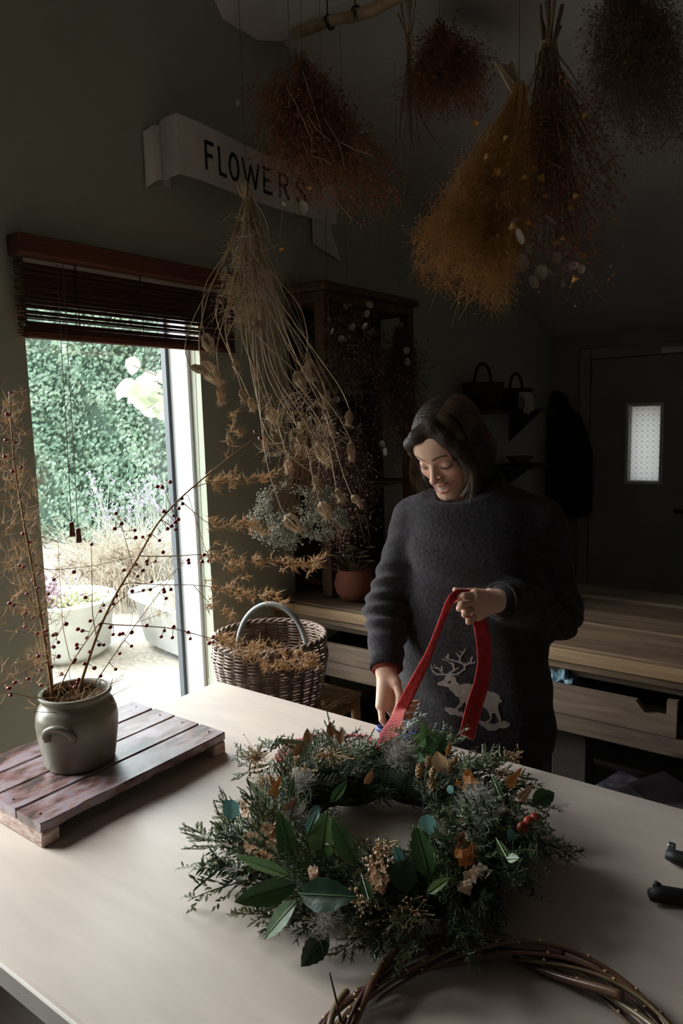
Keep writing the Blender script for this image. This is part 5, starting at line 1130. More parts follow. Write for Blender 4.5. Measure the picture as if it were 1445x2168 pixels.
for i in range(330):
    th = 2*PI*i/330*1.0+q.normal()*.06; ph = q.uniform(-.75, PI+.55) if i % 3 else q.uniform(.3, PI-.3)    # 0 outward, pi/2 up, pi inward
    er = np.array([math.cos(th), math.sin(th), 0]); et = np.array([-math.sin(th), math.cos(th), 0]); ez = np.array([0, 0, 1.])
    nr = er*math.cos(ph)+ez*math.sin(ph); o = WC+er*WR+ez*.042+nr*.030; o[2] = max(o[2], TZ+.014)
    d = et*(-1 if (th > PI) else -1)*.62+nr*q.uniform(.15, .55)+er*q.uniform(-.05, .3)*(1 if math.cos(ph) > -.3 else -.6)+q.normal(size=3)*.22
    if o[2] < TZ+.04: d[2] = abs(d[2])*.4+.06
    if math.cos(ph) < -.2: s_ = q.uniform(.5, .75)
    else: s_ = q.uniform(.75, 1.15)
    # kinds cluster along the ring as they do in a hand-tied wreath
    zone = int((th/(2*PI))*9+q.normal()*.7) % 9; k = (0, 2, 1, 4, 8, 3, 6, 10, 5)[zone] if q.uniform() < .6 else q.integers(0, len(PROT)); kind, me = PROT[k]
    e = o+d/np.linalg.norm(d)*.115*s_
    if e[2] < TZ+.012: d[2] += (TZ+.012-e[2])/.1
    put(me, NAM[kind], o, d, nr+q.normal(size=3)*.3, s_)
# long sprigs reaching out over the table, where the photograph shows them
for (x0, y0_, x1, y1_, k, s_) in ((500, 1790, 398, 1740, 2, 1.0), (520, 1840, 412, 1812, 0, 1.0), (530, 1860, 470, 1835, 0, .8), (540, 1640, 530, 1580, 9, .9), (1050, 1640, 1130, 1640, 2, 1.0), (1010, 1620, 1085, 1590, 2, .9), (960, 1900, 1000, 2010, 3, 1.1), (900, 1920, 890, 2005, 3, 1.0), (840, 1920, 815, 2010, 6, 1.0), (1030, 1840, 1095, 1870, 3, .9), (1010, 1880, 1060, 1945, 2, .9), (760, 1920, 740, 1985, 3, .9), (690, 1930, 680, 1985, 4, .8), (1100, 1690, 1165, 1720, 2, .7), (580, 1590, 570, 1560, 8, .7), (690, 1580, 680, 1545, 4, .7)):
    o = on(x0, y0_, 2, TZ+.07); e = on(x1, y1_, 2, TZ+.045); L = np.linalg.norm(e-o); kind, me = PROT[k]; put(me, NAM[kind], o, e-o, (0, 0, 1), min(L/.105, 1.5))
LIFT = .022
# broad leaves, measured one by one: base, tip, width in pixels, heights of base and tip
LV = [(677, 1822, 691, 1716, 62, .06, .13, 'laurelpale'), (752, 1835, 703, 1733, 46, .07, .12, 'laurel'), (617, 1820, 588, 1714, 40, .06, .12, 'laurel'), (651, 1766, 674, 1710, 26, .09, .13, 'euc'), (611, 1853, 494, 1808, 27, .08, .09, 'laurelpale'), (628, 1872, 494, 1912, 52, .07, .05, 'laurel'), (636, 1892, 752, 1898, 66, .07, .09, 'laureldark'), (628, 1908, 551, 1990, 44, .06, .03, 'laurel'), (694, 1975, 636, 2048, 50, .05, .012, 'laureldark'),
      (908, 1858, 878, 1748, 52, .07, .13, 'laurel'), (905, 1862, 946, 1806, 42, .07, .11, 'laurel'), (903, 1892, 952, 1856, 22, .07, .09, 'laurelpale'), (882, 1866, 818, 1840, 62, .07, .09, 'laureldark'), (1127, 1700, 1175, 1676, 38, .06, .06, 'laurel'), (1073, 1818, 1049, 1772, 18, .09, .12, 'laurelpale'), (1073, 1818, 1098, 1816, 20, .09, .10, 'laurelpale'), (700, 1700, 735, 1650, 22, .09, .12, 'laurel'), (560, 1690, 520, 1650, 16, .09, .11, 'heath'), (610, 1700, 622, 1640, 14, .1, .13, 'juniper'), (1060, 1690, 1040, 1640, 18, .1, .12, 'laurel'), (780, 1905, 765, 1850, 26, .07, .1, 'laurel'), (850, 1830, 835, 1790, 22, .08, .11, 'euc')]
for i, (x0, y0_, x1, y1_, w, h0, h1, m_) in enumerate(LV):
    h0 += .05*(y1_ < 2000); h1 += .05*(y1_ < 1950); o, e = on(x0, y0_, 2, TZ+h0), on(x1, y1_, 2, TZ+h1)
    if y1_ < y0_-40:                       # upright leaves stand up rather than lie away from the eye
        e = at(x1, y1_, float((o-CP)@CF)+.03)
    d = e-o; L = np.linalg.norm(d); wd = w*float((o-CP)@CF)/FPX; nr = -CF+np.array([0, 0, .9])+q.normal(size=3)*.25; mb = MB(); mb.leaf(o, d, nr, L, wd, 12, 6, .22, .06, None, .06 if m_ in ('laurel', 'laureldark') else .02); lf = mb.build('broad_leaf', M[m_], wreath, True)
    mb = MB(); nn = np.cross(d, np.cross(nr, d)); nn /= np.linalg.norm(nn); tt = np.linspace(0, 1, 7); mb.tube([o+d*t+nn*(-.06*L*t*t+.0008) for t in tt], np.linspace(.0011, .0004, 7), 4); mb.build('midrib', M['laurelpale'], lf)
# ivy leaf standing up at the back, lobed
def ivy(cx, cy, s_, rot, h, m_):
    o = on(cx, cy, 2, TZ+h+LIFT); dep = float((o-CP)@CF); lob = [(0, -.9), (.25, -.75), (.9, -.55), (.62, -.1), (1.0, .3), (.42, .38), (0, 1.15), (-.42, .38), (-1.0, .3), (-.62, -.1), (-.9, -.55), (-.25, -.75)]
    c, s__ = math.cos(rot), math.sin(rot); mb = MB(); V = [at(cx, cy, dep+.004)]+[at(cx+s_*(x*c-y*s__), cy-s_*(x*s__+y*c), dep+.012*abs(x)+.008*y) for x, y in lob]; mb.add(V, None, [[0, 1+i, 1+(i+1) % 12] for i in range(12)]); mb.build('ivy_leaf', M[m_], wreath, False)
ivy(900, 1562, 33, .15, .12, 'laurelpale'); ivy(928, 1578, 30, -.5, .11, 'laurel'); ivy(890, 1595, 22, .6, .10, 'laurel')
def roundleaf(x, y, r, h, m_, nm='round_leaf'):
    o = on(x, y, 2, TZ+h+LIFT); dep = float((o-CP)@CF); R = r*dep/FPX; mb = MB(); mb.leaf(at(x, y+r, dep), at(x+q.normal()*5, y-r, dep+.008)-at(x, y+r, dep), -CF+q.normal(size=3)*.3, 2*R, 1.9*R, 8, 6, .1, .05, lambda u: math.sqrt(max(0, 1-(2*u-1)**2))); mb.build(nm, M[m_], wreath, True)
for a_ in ((905, 1748, 21, .12, 'euc'), (490, 1715, 20, .10, 'euc'), (480, 1702, 9, .10, 'euc'), (957, 1671, 9, .12, 'euc'), (1078, 1765, 11, .11, 'euc'), (530, 1700, 12, .1, 'euc'), (1110, 1820, 14, .06, 'laureldark'), (590, 1680, 10, .12, 'euc'), (668, 1715, 10, .11, 'euc')): roundleaf(*a_)
def cluster(name, x, y, rx, ry, h, n, petal, m_, seed, wfac=.8):
    """a clump of papery florets, four petals each"""
    q = np.random.default_rng(seed); o = on(x, y, 2, TZ+h+LIFT); dep = float((o-CP)@CF); mb = MB()
    for k in range(n):
        r = math.sqrt(q.uniform()); a = q.uniform(0, 2*PI); c = at(x+rx*r*math.cos(a), y+ry*r*math.sin(a), dep-.02*(1-r)+q.uniform(0, .01)); nr = -CF+np.array([0, 0, .5])+q.normal(size=3)*.5; nr /= np.linalg.norm(nr); u = np.cross(nr, q.normal(size=3)); u /= np.linalg.norm(u); v = np.cross(nr, u); p = petal*dep/FPX*q.uniform(.8, 1.2)
        for j in range(4):
            an = j*PI/2; mb.leaf(c, u*math.cos(an)+v*math.sin(an), nr, p, p*wfac, 3, 2, .15, -.12, lambda t: math.sin(PI*min(.08+t*.92, 1))**.5 if t < 1 else .1)
    mb.build(name, M[m_], wreath)
cluster('hydrangea_head', 556, 1782, 38, 34, .09, 15, 15, 'hyd', 1); cluster('hydrangea_head', 640, 1642, 22, 16, .12, 5, 13, 'grey', 2); cluster('hydrangea_head', 800, 1868, 20, 34, .10, 14, 9, 'hyd', 3); cluster('hydrangea_head', 1015, 1855, 22, 18, .09, 5, 16, 'cream', 4); cluster('hydrangea_head', 985, 1655, 20, 18, .12, 7, 11, 'orange', 5); cluster('hydrangea_head', 1056, 1714, 14, 16, .11, 6, 9, 'white', 6); cluster('hydrangea_head', 520, 1710, 12, 22, .11, 6, 9, 'cream', 7); cluster('hydrangea_head', 985, 1795, 24, 26, .10, 9, 14, 'brownleaf', 8); cluster('hydrangea_head', 980, 1812, 22, 14, .11, 6, 12, 'orange', 9); cluster('hydrangea_head', 985, 1872, 10, 10, .09, 3, 12, 'cream', 10)
def bud(x, y, s_, h, m_, nm='dried_bud'):
    o = on(x, y, 2, TZ+h+LIFT); dep = float((o-CP)@CF); L = s_*dep/FPX; mb = MB(); up = np.array([-.1, -.15, 1.0]); up /= np.linalg.norm(up); c = at(x, y+s_*.5, dep)
    for lay in range(2):
        for k in range(7):
            a = 2*PI*k/7+lay*.4; e = np.array([math.cos(a), math.sin(a), 0]); mb.leaf(c+e*L*.06, up+e*(.62-.25*lay), -e+up*.2, L*(1-.1*lay), L*.5, 5, 3, .2, -.32)
    mb.build(nm, M[m_], wreath, True)
bud(667, 1850, 34, .10, 'cream'); bud(630, 1605, 20, .11, 'cream'); bud(515, 1708, 16, .10, 'cream'); bud(985, 1745, 26, .11, 'brownleaf'); bud(940, 1610, 20, .11, 'hop'); bud(1020, 1842, 22, .10, 'grey')
def hop(x, y, s_, h, seed):
    q = np.random.default_rng(seed); o = on(x, y, 2, TZ+h+LIFT); dep = float((o-CP)@CF); L = s_*dep/FPX; c = at(x, y-s_*.5, dep); mb = MB(); d0 = np.array([q.normal()*.25, -.25, -1.0]); d0 /= np.linalg.norm(d0); u = np.cross(d0, [1., 0, 0]); u /= np.linalg.norm(u); v = np.cross(d0, u)
    for lay in range(7):
        f = lay/7; rr = .36*math.sin(PI*(.15+.75*f))
        for k in range(6):
            a = 2*PI*k/6+lay*.52; e = u*math.cos(a)+v*math.sin(a); mb.leaf(c+d0*L*f*.85+e*L*rr*.55, d0*.9+e*.55, e, L*.34, L*.30, 3, 2, .2, .35)
    mb.build('hop_cone', M['hop'], wreath, True)
for i, a_ in enumerate(((888, 1630, 28, .11), (906, 1612, 24, .12), (952, 1624, 26, .11), (908, 1655, 30, .09), (918, 1634, 22, .12), (965, 1610, 20, .11))): hop(*a_, i)
mb = MB(); o = on(930, 1636, 2, TZ+.10+LIFT); dep = float((o-CP)@CF); mb.leaf(o, at(925, 1590, dep+.02)-o, -CF, np.linalg.norm(at(925, 1590, dep)-o), .03, 8, 4, .3, .1, None, .12); mb.build('curled_brown_leaf', M['hop'], wreath, True)
def fluff(x, y, r, h, n, m_, seed, nm='seed_fluff', ln=.016):
    q = np.random.default_rng(seed); o = on(x, y, 2, TZ+h+LIFT); A = o+q.normal(size=(n, 3))*r*.0004; d = q.normal(size=(n, 3)); d[:, 2] = np.abs(d[:, 2]); d /= np.linalg.norm(d, axis=1)[:, None]; mid = A+d*ln*.6; e = mid+(d+q.normal(size=(n, 3))*.8)*ln*.5; mb = MB(); mb.needles(A, mid, .00035, .0003); mb.needles(mid, e, .0003, .0001); tag(mb.build(nm, M[m_], wreath), kind='stuff')
for i, a_ in enumerate(((850, 1600, 26, .12, 700, 'grey'), (1010, 1705, 28, .11, 800, 'grey'), (620, 1735, 18, .11, 300, 'grey'), (690, 1960, 20, .04, 250, 'grey'), (745, 1600, 20, .11, 200, 'cypress'), (640, 1660, 16, .12, 200, 'grey'))): fluff(*a_, i)
def umbel(x, y, w, hgt, h, m_, seed, n=60, r=.0016):
    """fine branching spray carrying many seed beads"""
    q = np.random.default_rng(seed); o = on(x, y, 2, TZ+h-.03+LIFT); dep = float((on(x, y, 2, TZ+h+LIFT)-CP)@CF); C = np.array([at(x+q.normal()*w*.45, y+q.normal()*hgt*.45, dep+q.normal()*.012) for _ in range(n)]); mb = MB(); mids = o+(C-o)*.55+q.normal(size=C.shape)*.003; mb.needles(np.repeat([o], n, 0), mids, .0006, .0005); mb.needles(mids, C, .0005, .0003); tag(mb.build('spray_stalks', M['bead'], wreath), kind='stuff')
    mb = MB(); mb.blobs(C, q.uniform(.7, 1.3, n)*r, 1); tag(mb.build('seed_beads', M[m_], wreath), kind='stuff')
for i, a_ in enumerate(((545, 1605, 45, 40, .12, 'bead', 90, .0012), (795, 1850, 30, 60, .10, 'cream', 110, .0022), (810, 1800, 40, 22, .11, 'bead', 60, .0016), (1085, 1600, 30, 24, .10, 'bead', 40, .0014), (845, 1545, 28, 14, .12, 'cream', 50, .0014), (860, 1940, 60, 40, .06, 'bead', 90, .0014), (640, 1640, 30, 30, .12, 'bead', 60, .0014), (760, 1905, 22, 40, .08, 'cream', 40, .0018), (1060, 1640, 40, 20, .10, 'bead', 50, .0012), (560, 1660, 30, 30, .12, 'bead', 60, .0012), (700, 1600, 50, 24, .12, 'bead', 70, .0013))): umbel(*a_[:6], i+200, a_[6], a_[7])
def frond(x0, y0_, x1, y1_, h, m_, seed, nm='bracken_frond'):
    q = np.random.default_rng(seed); o, e = on(x0, y0_, 2, TZ+h+LIFT), None; dep = float((o-CP)@CF); e = at(x1, y1_, dep+.01); d = e-o; L = np.linalg.norm(d); u = d/L; s_ = np.cross(u, -CF); s_ /= np.linalg.norm(s_); mb = MB(); mb.tube([o, (o+e)/2, e], [.001, .0008, .0004], 4)
    for k in range(14):
        f = .1+.88*k/14
        for sd in (-1, 1): mb.leaf(o+d*f, u*.8+s_*sd, -CF, L*.32*(1.1-f), L*.07, 3, 2, .1, .1)
    mb.build(nm, M[m_], wreath)
for i, a_ in enumerate(((575, 1695, 595, 1640, .11, 'orange'), (590, 1680, 570, 1640, .11, 'orange'), (945, 1600, 955, 1570, .12, 'orange'), (1070, 1670, 1105, 1625, .10, 'orange'), (1095, 1700, 1130, 1660, .09, 'bead'), (660, 1590, 585, 1565, .11, 'heath'), (730, 1570, 700, 1540, .12, 'brownleaf'), (985, 1840, 1000, 1780, .10, 'orange'))): frond(*a_, i)
for i, (x, y) in enumerate(((700, 1560), (720, 1575), (650, 1575), (620, 1600), (600, 1720), (770, 1660))):
    o = on(x, y, 2, TZ+.12+LIFT); dep = float((o-CP)@CF); mb = MB(); mb.leaf(at(x, y, dep), at(x+q.normal()*20, y-22, dep)-at(x, y, dep), -CF+q.normal(size=3)*.4, .028, .016, 6, 3, .4, .2); mb.build('curled_brown_leaf', M['brownleaf'], wreath, True)
mb = MB(); mb.blobs([[0, 0, 0]], .009, 2); hip = mb.mesh('rose_hip', M['apple'], True)
for x, y, h in ((1118, 1740, .07), (1132, 1732, .07), (590, 1748, .10), (1105, 1752, .07)): ob = link('rose_hip', hip, wreath); ob.location = on(x, y, 2, TZ+h+LIFT)-WC

# nothing of the wreath may sink into the table top
for ob in wreath.children:
    co = np.empty(len(ob.data.vertices)*3, np.float32); ob.data.vertices.foreach_get('co', co); co = co.reshape(-1, 3)
    Rm = np.array(ob.rotation_quaternion.to_matrix() if ob.rotation_mode == 'QUATERNION' else Matrix.Identity(3)); zmin = float((co @ Rm[2]).min())*ob.scale[2]+ob.location[2]
    if zmin < .0015: ob.location[2] += .0015-zmin
# scraps left on the table top, and the end of the red ribbon behind the wreath
M['red'] = mat('red_felted_ribbon', (.48, .022, .02), .85, .0, 50, col2=(.36, .014, .014), sheen=.35, bump=.35, bscale=220)
def ribbon_strip(P, w, th, nrm, n=60):
    """a soft felt strip along a path, with thickness"""
    P = smooth(P, n, 3); T = np.gradient(P, axis=0); T /= np.linalg.norm(T, axis=1)[:, None]; w = np.interp(np.linspace(0, 1, n), np.linspace(0, 1, len(w)), w); nr = np.array([np.interp(np.linspace(0, 1, n), np.linspace(0, 1, len(nrm)), np.array(nrm)[:, i]) for i in range(3)]).T
    S = np.cross(T, nr); S /= np.linalg.norm(S, axis=1)[:, None]; Nn = np.cross(S, T); k = 14; a = np.arange(k)*2*PI/k; ca, sa = np.cos(a), np.sin(a); prof_w = np.sign(ca)*np.abs(ca)**.7; V = P[:, None]+S[:, None]*(prof_w[None, :, None]*(w/2)[:, None, None])+Nn[:, None]*(sa[None, :, None]*th/2)+Nn[:, None]*((prof_w**2)[None, :, None]*(w*.10)[:, None, None])
    i, j = np.meshgrid(np.arange(n-1), np.arange(k), indexing='ij'); j2 = (j+1) % k; mb = MB(); mb.add(np.vstack([V.reshape(-1, 3), P[:1], P[-1:]]), np.stack([i*k+j, i*k+j2, (i+1)*k+j2, (i+1)*k+j], -1).reshape(-1, 4), [[n*k, (jj+1) % k, jj] for jj in range(k)]+[[n*k+1, (n-1)*k+jj, (n-1)*k+(jj+1) % k] for jj in range(k)]); return mb
zr = TZ+.02; tail = [on(600, 1612, 2, TZ+.06), on(590, 1608, 2, TZ+.03), on(620, 1575, 2, TZ+.01), on(690, 1556, 2, TZ+.012), on(725, 1563, 2, TZ+.03), on(752, 1556, 2, TZ+.05), on(770, 1560, 2, TZ+.055), on(790, 1573, 2, TZ+.05), on(806, 1590, 2, TZ+.07)]
mb = ribbon_strip(tail, [.02, .022, .026, .028, .03, .03, .028, .026, .022], .006, [(0, 0, 1), (0, .2, 1), (0, .3, 1), (0, .3, 1)]); tag(mb.build('red_ribbon', M['red'], None, True, tuple(tail[2])), 'crumpled tail of red felt ribbon lying behind the wreath', 'ribbon')

# ================================================================== THE WOMAN: smooth solid modelling, meshed by surface nets
def sd_cap(p, a, b, ra, rb=None):
    a, b = np.asarray(a, np.float32), np.asarray(b, np.float32); rb = ra if rb is None else rb; ba = b-a; t = np.clip(((p-a)@ba)/max(float(ba@ba), 1e-9), 0, 1); return np.linalg.norm(p-a-t[..., None]*ba, axis=-1)-(ra+(rb-ra)*t)
def sd_ell(p, c, r):
    r = np.asarray(r, np.float32); q = (p-np.asarray(c, np.float32))/r; k = np.linalg.norm(q, axis=-1); return (k-1)*k/np.maximum(np.linalg.norm(q/r, axis=-1), 1e-6)
def su(a, b, k): h = np.clip(.5+.5*(b-a)/k, 0, 1); return b+(a-b)*h-k*h*(1-h)
def ss(a, b, k): return -su(-a, b, k)          # a minus b
def nets(f, lo, hi, h):
    """surface nets: polygonise f = 0 inside the box lo..hi with cells of size h"""
    lo = np.asarray(lo, float); n = np.ceil((np.asarray(hi)-lo)/h).astype(int)+1; ax = [lo[i]+h*np.arange(n[i]) for i in range(3)]; F = np.empty(tuple(n), np.float32); st = max(1, int(6e5//(n[1]*n[2])))
    Y, Z = np.meshgrid(ax[1], ax[2], indexing='ij')
    for i in range(0, n[0], st):
        xs_ = ax[0][i:i+st]; P = np.empty((len(xs_), n[1], n[2], 3), np.float32); P[..., 0] = xs_[:, None, None]; P[..., 1] = Y; P[..., 2] = Z; F[i:i+st] = f(P)
    c = [F[a:n[0]-1+a, b:n[1]-1+b, d:n[2]-1+d] for a in (0, 1) for b in (0, 1) for d in (0, 1)]; neg = sum((x < 0).astype(np.int8) for x in c); act = (neg > 0) & (neg < 8); I = np.argwhere(act); idx = -np.ones(act.shape, np.int64); idx[act] = np.arange(len(I))
    vals = np.stack([x[act] for x in c], 1); off = np.array([[a, b, d] for a in (0, 1) for b in (0, 1) for d in (0, 1)], float); S = np.zeros((len(I), 3)); W_ = np.zeros(len(I))
    for i in range(8):
        for j in range(i+1, 8):
            if np.abs(off[i]-off[j]).sum() == 1:
                vi, vj = vals[:, i], vals[:, j]; m = (vi < 0) != (vj < 0); t = np.where(m, vi/(vi-vj+1e-20), 0); S += np.where(m[:, None], off[i]+t[:, None]*(off[j]-off[i]), 0); W_ += m
    V = lo+(I+S/W_[:, None])*h; Q = []
    for d in range(3):
        e1, e2 = [(1, 2), (2, 0), (0, 1)][d]; sl0 = [slice(None)]*3; sl1 = [slice(None)]*3; sl0[d] = slice(0, -1); sl1[d] = slice(1, None); A = F[tuple(sl0)] < 0; B = F[tuple(sl1)] < 0; E = np.argwhere(A != B); E = E[(E[:, e1] > 0) & (E[:, e2] > 0) & (E[:, e1] < n[e1]-1) & (E[:, e2] < n[e2]-1)]; s_ = A[tuple(E.T)]
        q0 = E.copy(); q1 = E.copy(); q1[:, e1] -= 1; q2 = q1.copy(); q2[:, e2] -= 1; q3 = E.copy(); q3[:, e2] -= 1; q = np.stack([idx[tuple(x.T)] for x in (q0, q1, q2, q3)], 1); q = np.where(s_[:, None], q, q[:, ::-1]); Q.append(q)
    return V, np.vstack(Q)
WO = np.array([-.825, 1.665, 0.0]); wf = np.array([.234, -.972, 0]); wl_ = np.array([.972, .234, 0])
def loc(p): d = np.asarray(p)-WO; return np.array([d@wl_, d@wf, d[2]])            # world to her own frame: x her left, y front, z up
def toworld(V): return WO+V[:, :1]*wl_+V[:, 1:2]*wf+V[:, 2:]*np.array([0, 0, 1.])
def wl(x, y, d): return loc(at(x, y, d))
# --- head frame
tc_ = -np.array([CF[0], CF[1], 0]); tc_ = CP-at(930, 980, 1.77); tc_[2] = 0; tc_ /= np.linalg.norm(tc_); il = -np.array([CR[0], CR[1], 0]); il = il-tc_*(il@tc_); il /= np.linalg.norm(il)
ya_, pa_ = math.radians(33), math.radians(31); hf = tc_*math.cos(ya_)+il*math.sin(ya_); hx = np.cross(hf, [0, 0, 1.]); hx = -hx if hx@il > 0 else hx
hY = hf*math.cos(pa_)-np.array([0, 0, 1.])*math.sin(pa_); hZ = np.cross(hx, hY); hZ = hZ if hZ[2] > 0 else -hZ
ro = math.radians(2.0); hX = hx*math.cos(ro)+hZ*math.sin(ro); hZ = -hx*math.sin(ro)+hZ*math.cos(ro)
HS = .97
HO = at(914, 985, 1.735)-hY*.085*HS
def hw(V): V = np.asarray(V, float).reshape(-1, 3)*HS; return HO+V[:, :1]*hX+V[:, 1:2]*hY+V[:, 2:]*hZ   # head local to world
NB = at(992, 1082, 1.845); d_ = (NB-HO)/HS; NBl = np.array([d_@hX, d_@hY, d_@hZ])       # neck base in head coordinates
def mirror(fn): return lambda p: np.minimum(fn(p), fn(p*np.array([-1, 1, 1], np.float32)))
def f_head(p):
    ps = p.copy(); ps[..., 0] = np.abs(ps[..., 0])
    d = sd_ell(p, (0, -.012, .026), (.0735, .0925, .085)); d = su(d, sd_ell(p, (0, .024, -.040), (.056, .060, .068)), .03)
    d = su(d, sd_cap(ps, (0, .070, -.104), (.011, .066, -.103), .0155), .022); d = su(d, sd_cap(ps, (.051, .005, -.062), (.020, .056, -.098), .013), .025)
    d = su(d, sd_ell(ps, (.037, .050, -.030), (.023, .024, .020)), .018); d = su(d, sd_cap(ps, (.008, .0755, .018), (.038, .062, .018), .0095), .018); d = su(d, sd_ell(p, (0, .058, .045), (.05, .03, .035)), .03)
    d = ss(d, sd_ell(ps, (.031, .092, -.004), (.0165, .0135, .0105)), .010)
    d = su(d, sd_ell(ps, (.0315, .0675, -.005), (.0148, .0138, .0128)), .0035)
    d = ss(d, sd_cap(ps, (.020, .0865, .0045), (.043, .075, .004), .0012), .003)
    d = su(d, sd_ell(p, (0, .066, -.066), (.029, .022, .024)), .014)
    d = su(d, sd_cap(p, (0, .080, .002), (0, .1005, -.036), .0062, .0080), .008); d = su(d, sd_ell(p, (0, .1015, -.0385), (.0095, .0092, .0085)), .006); d = su(d, sd_ell(ps, (.0125, .0905, -.0415), (.0065, .0095, .0065)), .006)
    d = ss(d, sd_ell(ps, (.0065, .0985, -.0475), (.0035, .005, .003)), .003)
    d = ss(d, sd_cap(ps, (.019, .086, -.046), (.030, .074, -.064), .0016), .006)                 # smile fold
    # lips: upper lip, open smile, lower lip
    d = su(d, sd_cap(ps, (0, .0885, -.0612), (.014, .0850, -.0608), .0034, .0032), .005); d = su(d, sd_cap(ps, (.014, .0850, -.0608), (.0295, .0735, -.0560), .0032, .002), .005)
    d = su(d, sd_cap(ps, (0, .0885, -.0800), (.014, .0835, -.0775), .0048, .0042), .005); d = su(d, sd_cap(ps, (.014, .0835, -.0775), (.0295, .0735, -.0585), .0042, .002), .005)
    mo = np.minimum(sd_cap(ps, (0, .092, -.0702), (.014, .087, -.0690), .0055, .0050), sd_cap(ps, (.014, .087, -.0690), (.0285, .0770, -.0575), .0048, .0012)); d = ss(d, mo, .0025)
    d = su(d, sd_ell(ps, (.0735, -.008, -.012), (.008, .017, .028)), .006)                       # ears, mostly under the hair
    d = su(d, sd_cap(p, (0, -.028, -.055), NBl, .050, .056), .03)
    return d
V, Q = nets(f_head, (-.1, -.16, -.24), (.11, .125, .12), .0020)
# skin colour varies with the place on the face: lips, brows, cheeks
sk = np.array([.70, .43, .31]); C_ = np.tile(sk, (len(V), 1)); ax_ = np.abs(V[:, 0]); x, y, z = V.T
def blend(w, c): 
    global C_
    w = np.clip(w, 0, 1)[:, None]; C_ = C_*(1-w)+np.array(c)*w
blend(.55*np.exp(-(((ax_-.038)/.022)**2+((z+.032)/.02)**2))*(y > .02), (.62, .25, .18)); blend(.35*np.exp(-((x/.012)**2+((z+.038)/.012)**2))*(y > .085), (.60, .24, .18))
zl = np.where(ax_ < .014, -.0612, -.0612+(ax_-.014)*.32); zb_ = np.where(ax_ < .014, -.0800+ax_*.18, -.0775+(ax_-.014)*1.2)
blend((np.exp(-((z-zl)/.0042)**4)+np.exp(-((z-zb_)/.0048)**4))*(ax_ < .030)*(y > .070)*(z < -.053)*(z > -.088), (.50, .20, .155))
bz = .0175+.006*np.sin(np.clip((ax_-.012)/.034, 0, 1)*PI*.75); blend(1.3*np.exp(-((z-bz)/.0026)**2)*(ax_ > .011)*(ax_ < .047)*(y > .045), (.10, .05, .03))
lid = -.0105-.0045*np.sin(np.clip((ax_-.018)/.028, 0, 1)*PI); blend(1.2*np.exp(-((z-lid)/.0016)**2)*(ax_ > .018)*(ax_ < .047)*(y > .055), (.035, .018, .012))
mbod = MB(); mbod.add(hw(V), Q); cols = [C_]
# --- hands: joints measured in the photograph, one chain for each finger
def f_hand(ch, palm, kp=.010):
    def f(p):
        d = None
        for a, b, ra, rb in palm: e = sd_cap(p, a, b, ra, rb); d = e if d is None else su(d, e, kp)
        for c in ch:
            e = None
            for (a, ra), (b, rb) in zip(c[:-1], c[1:]): g = sd_cap(p, a, b, ra, rb); e = g if e is None else su(e, g, .002)
            d = su(d, e, .0022)
        return d
    return f
def jt(l): return [(np.array(at(x, y, d)), r) for x, y, d, r in l]
LW = at(1056, 1272, 1.665)
Lc = [jt([(1004, 1259, 1.632, 0.0088), (981, 1262, 1.614, 0.0082), (966, 1267, 1.618, 0.0072), (957, 1272, 1.628, 0.0062)]), jt([(1004, 1273, 1.622, 0.0092), (976, 1280, 1.602, 0.0084), (972, 1288, 1.622, 0.0072), (984, 1291, 1.638, 0.0062)]), jt([(1007, 1288, 1.624, 0.0089), (984, 1295, 1.606, 0.0079), (983, 1302, 1.625, 0.0067), (994, 1303, 1.640, 0.0059)]), jt([(1012, 1303, 1.634, 0.0081), (992, 1312, 1.620, 0.0071), (991, 1317, 1.634, 0.0060), (1000, 1315, 1.645, 0.0054)]), jt([(1036, 1258, 1.668, 0.0109), (1006, 1253, 1.662, 0.0092), (981, 1253, 1.650, 0.0079), (963, 1249, 1.642, 0.0062)])]
Lp = [(LW, Lc[i][0][0], .021 if i < 3 else .019, .0125) for i in range(4)]+[(LW, Lc[4][0][0], .020, .014), (at(1078, 1272, 1.69), LW, .027, .022)]
def hand_mesh(ch, palm):
    pts = np.array([j[0] for c in ch for j in c]+[palm[-1][0]]); V, Q = nets(f_hand(ch, palm), pts.min(0)-.035, pts.max(0)+.035, .0016); C = np.tile(sk, (len(V), 1))
    for c in ch:                                        # pinker knuckles and tips
        for j, s_ in ((1, .011), (3 if len(c) > 3 else 2, .009)): w = np.exp(-(np.linalg.norm(V-c[j][0], axis=1)/s_)**2)[:, None]*.45; C = C*(1-w)+np.array([.58, .25, .18])*w
    mbod.add(V, Q); cols.append(C)
hand_mesh(Lc, Lp)
RW = at(817, 1420, 1.785)
Rc = [jt([(806, 1494, 1.742, 0.0095), (809, 1524, 1.728, 0.0084), (820, 1540, 1.728, 0.0074), (830, 1553, 1.734, 0.0063)]), jt([(816, 1492, 1.748, 0.0095), (832, 1514, 1.752, 0.0083), (852, 1519, 1.760, 0.0074), (870, 1516, 1.764, 0.0065)]), jt([(826, 1484, 1.760, 0.0090), (846, 1500, 1.772, 0.0079), (864, 1503, 1.778, 0.0070), (880, 1500, 1.780, 0.0062)]), jt([(834, 1474, 1.775, 0.0083), (853, 1486, 1.790, 0.0072), (870, 1489, 1.795, 0.0063), (884, 1487, 1.795, 0.0056)]), jt([(838, 1446, 1.752, 0.0110), (846, 1474, 1.732, 0.0095), (843, 1497, 1.724, 0.0083), (834, 1513, 1.722, 0.0067)])]
Rp = [(RW, Rc[i][0][0], .021, .0135) for i in range(4)]+[(RW, Rc[4][0][0], .020, .0135), (at(816, 1396, 1.80), RW, .027, .0225)]
hand_mesh(Rc, Rp)
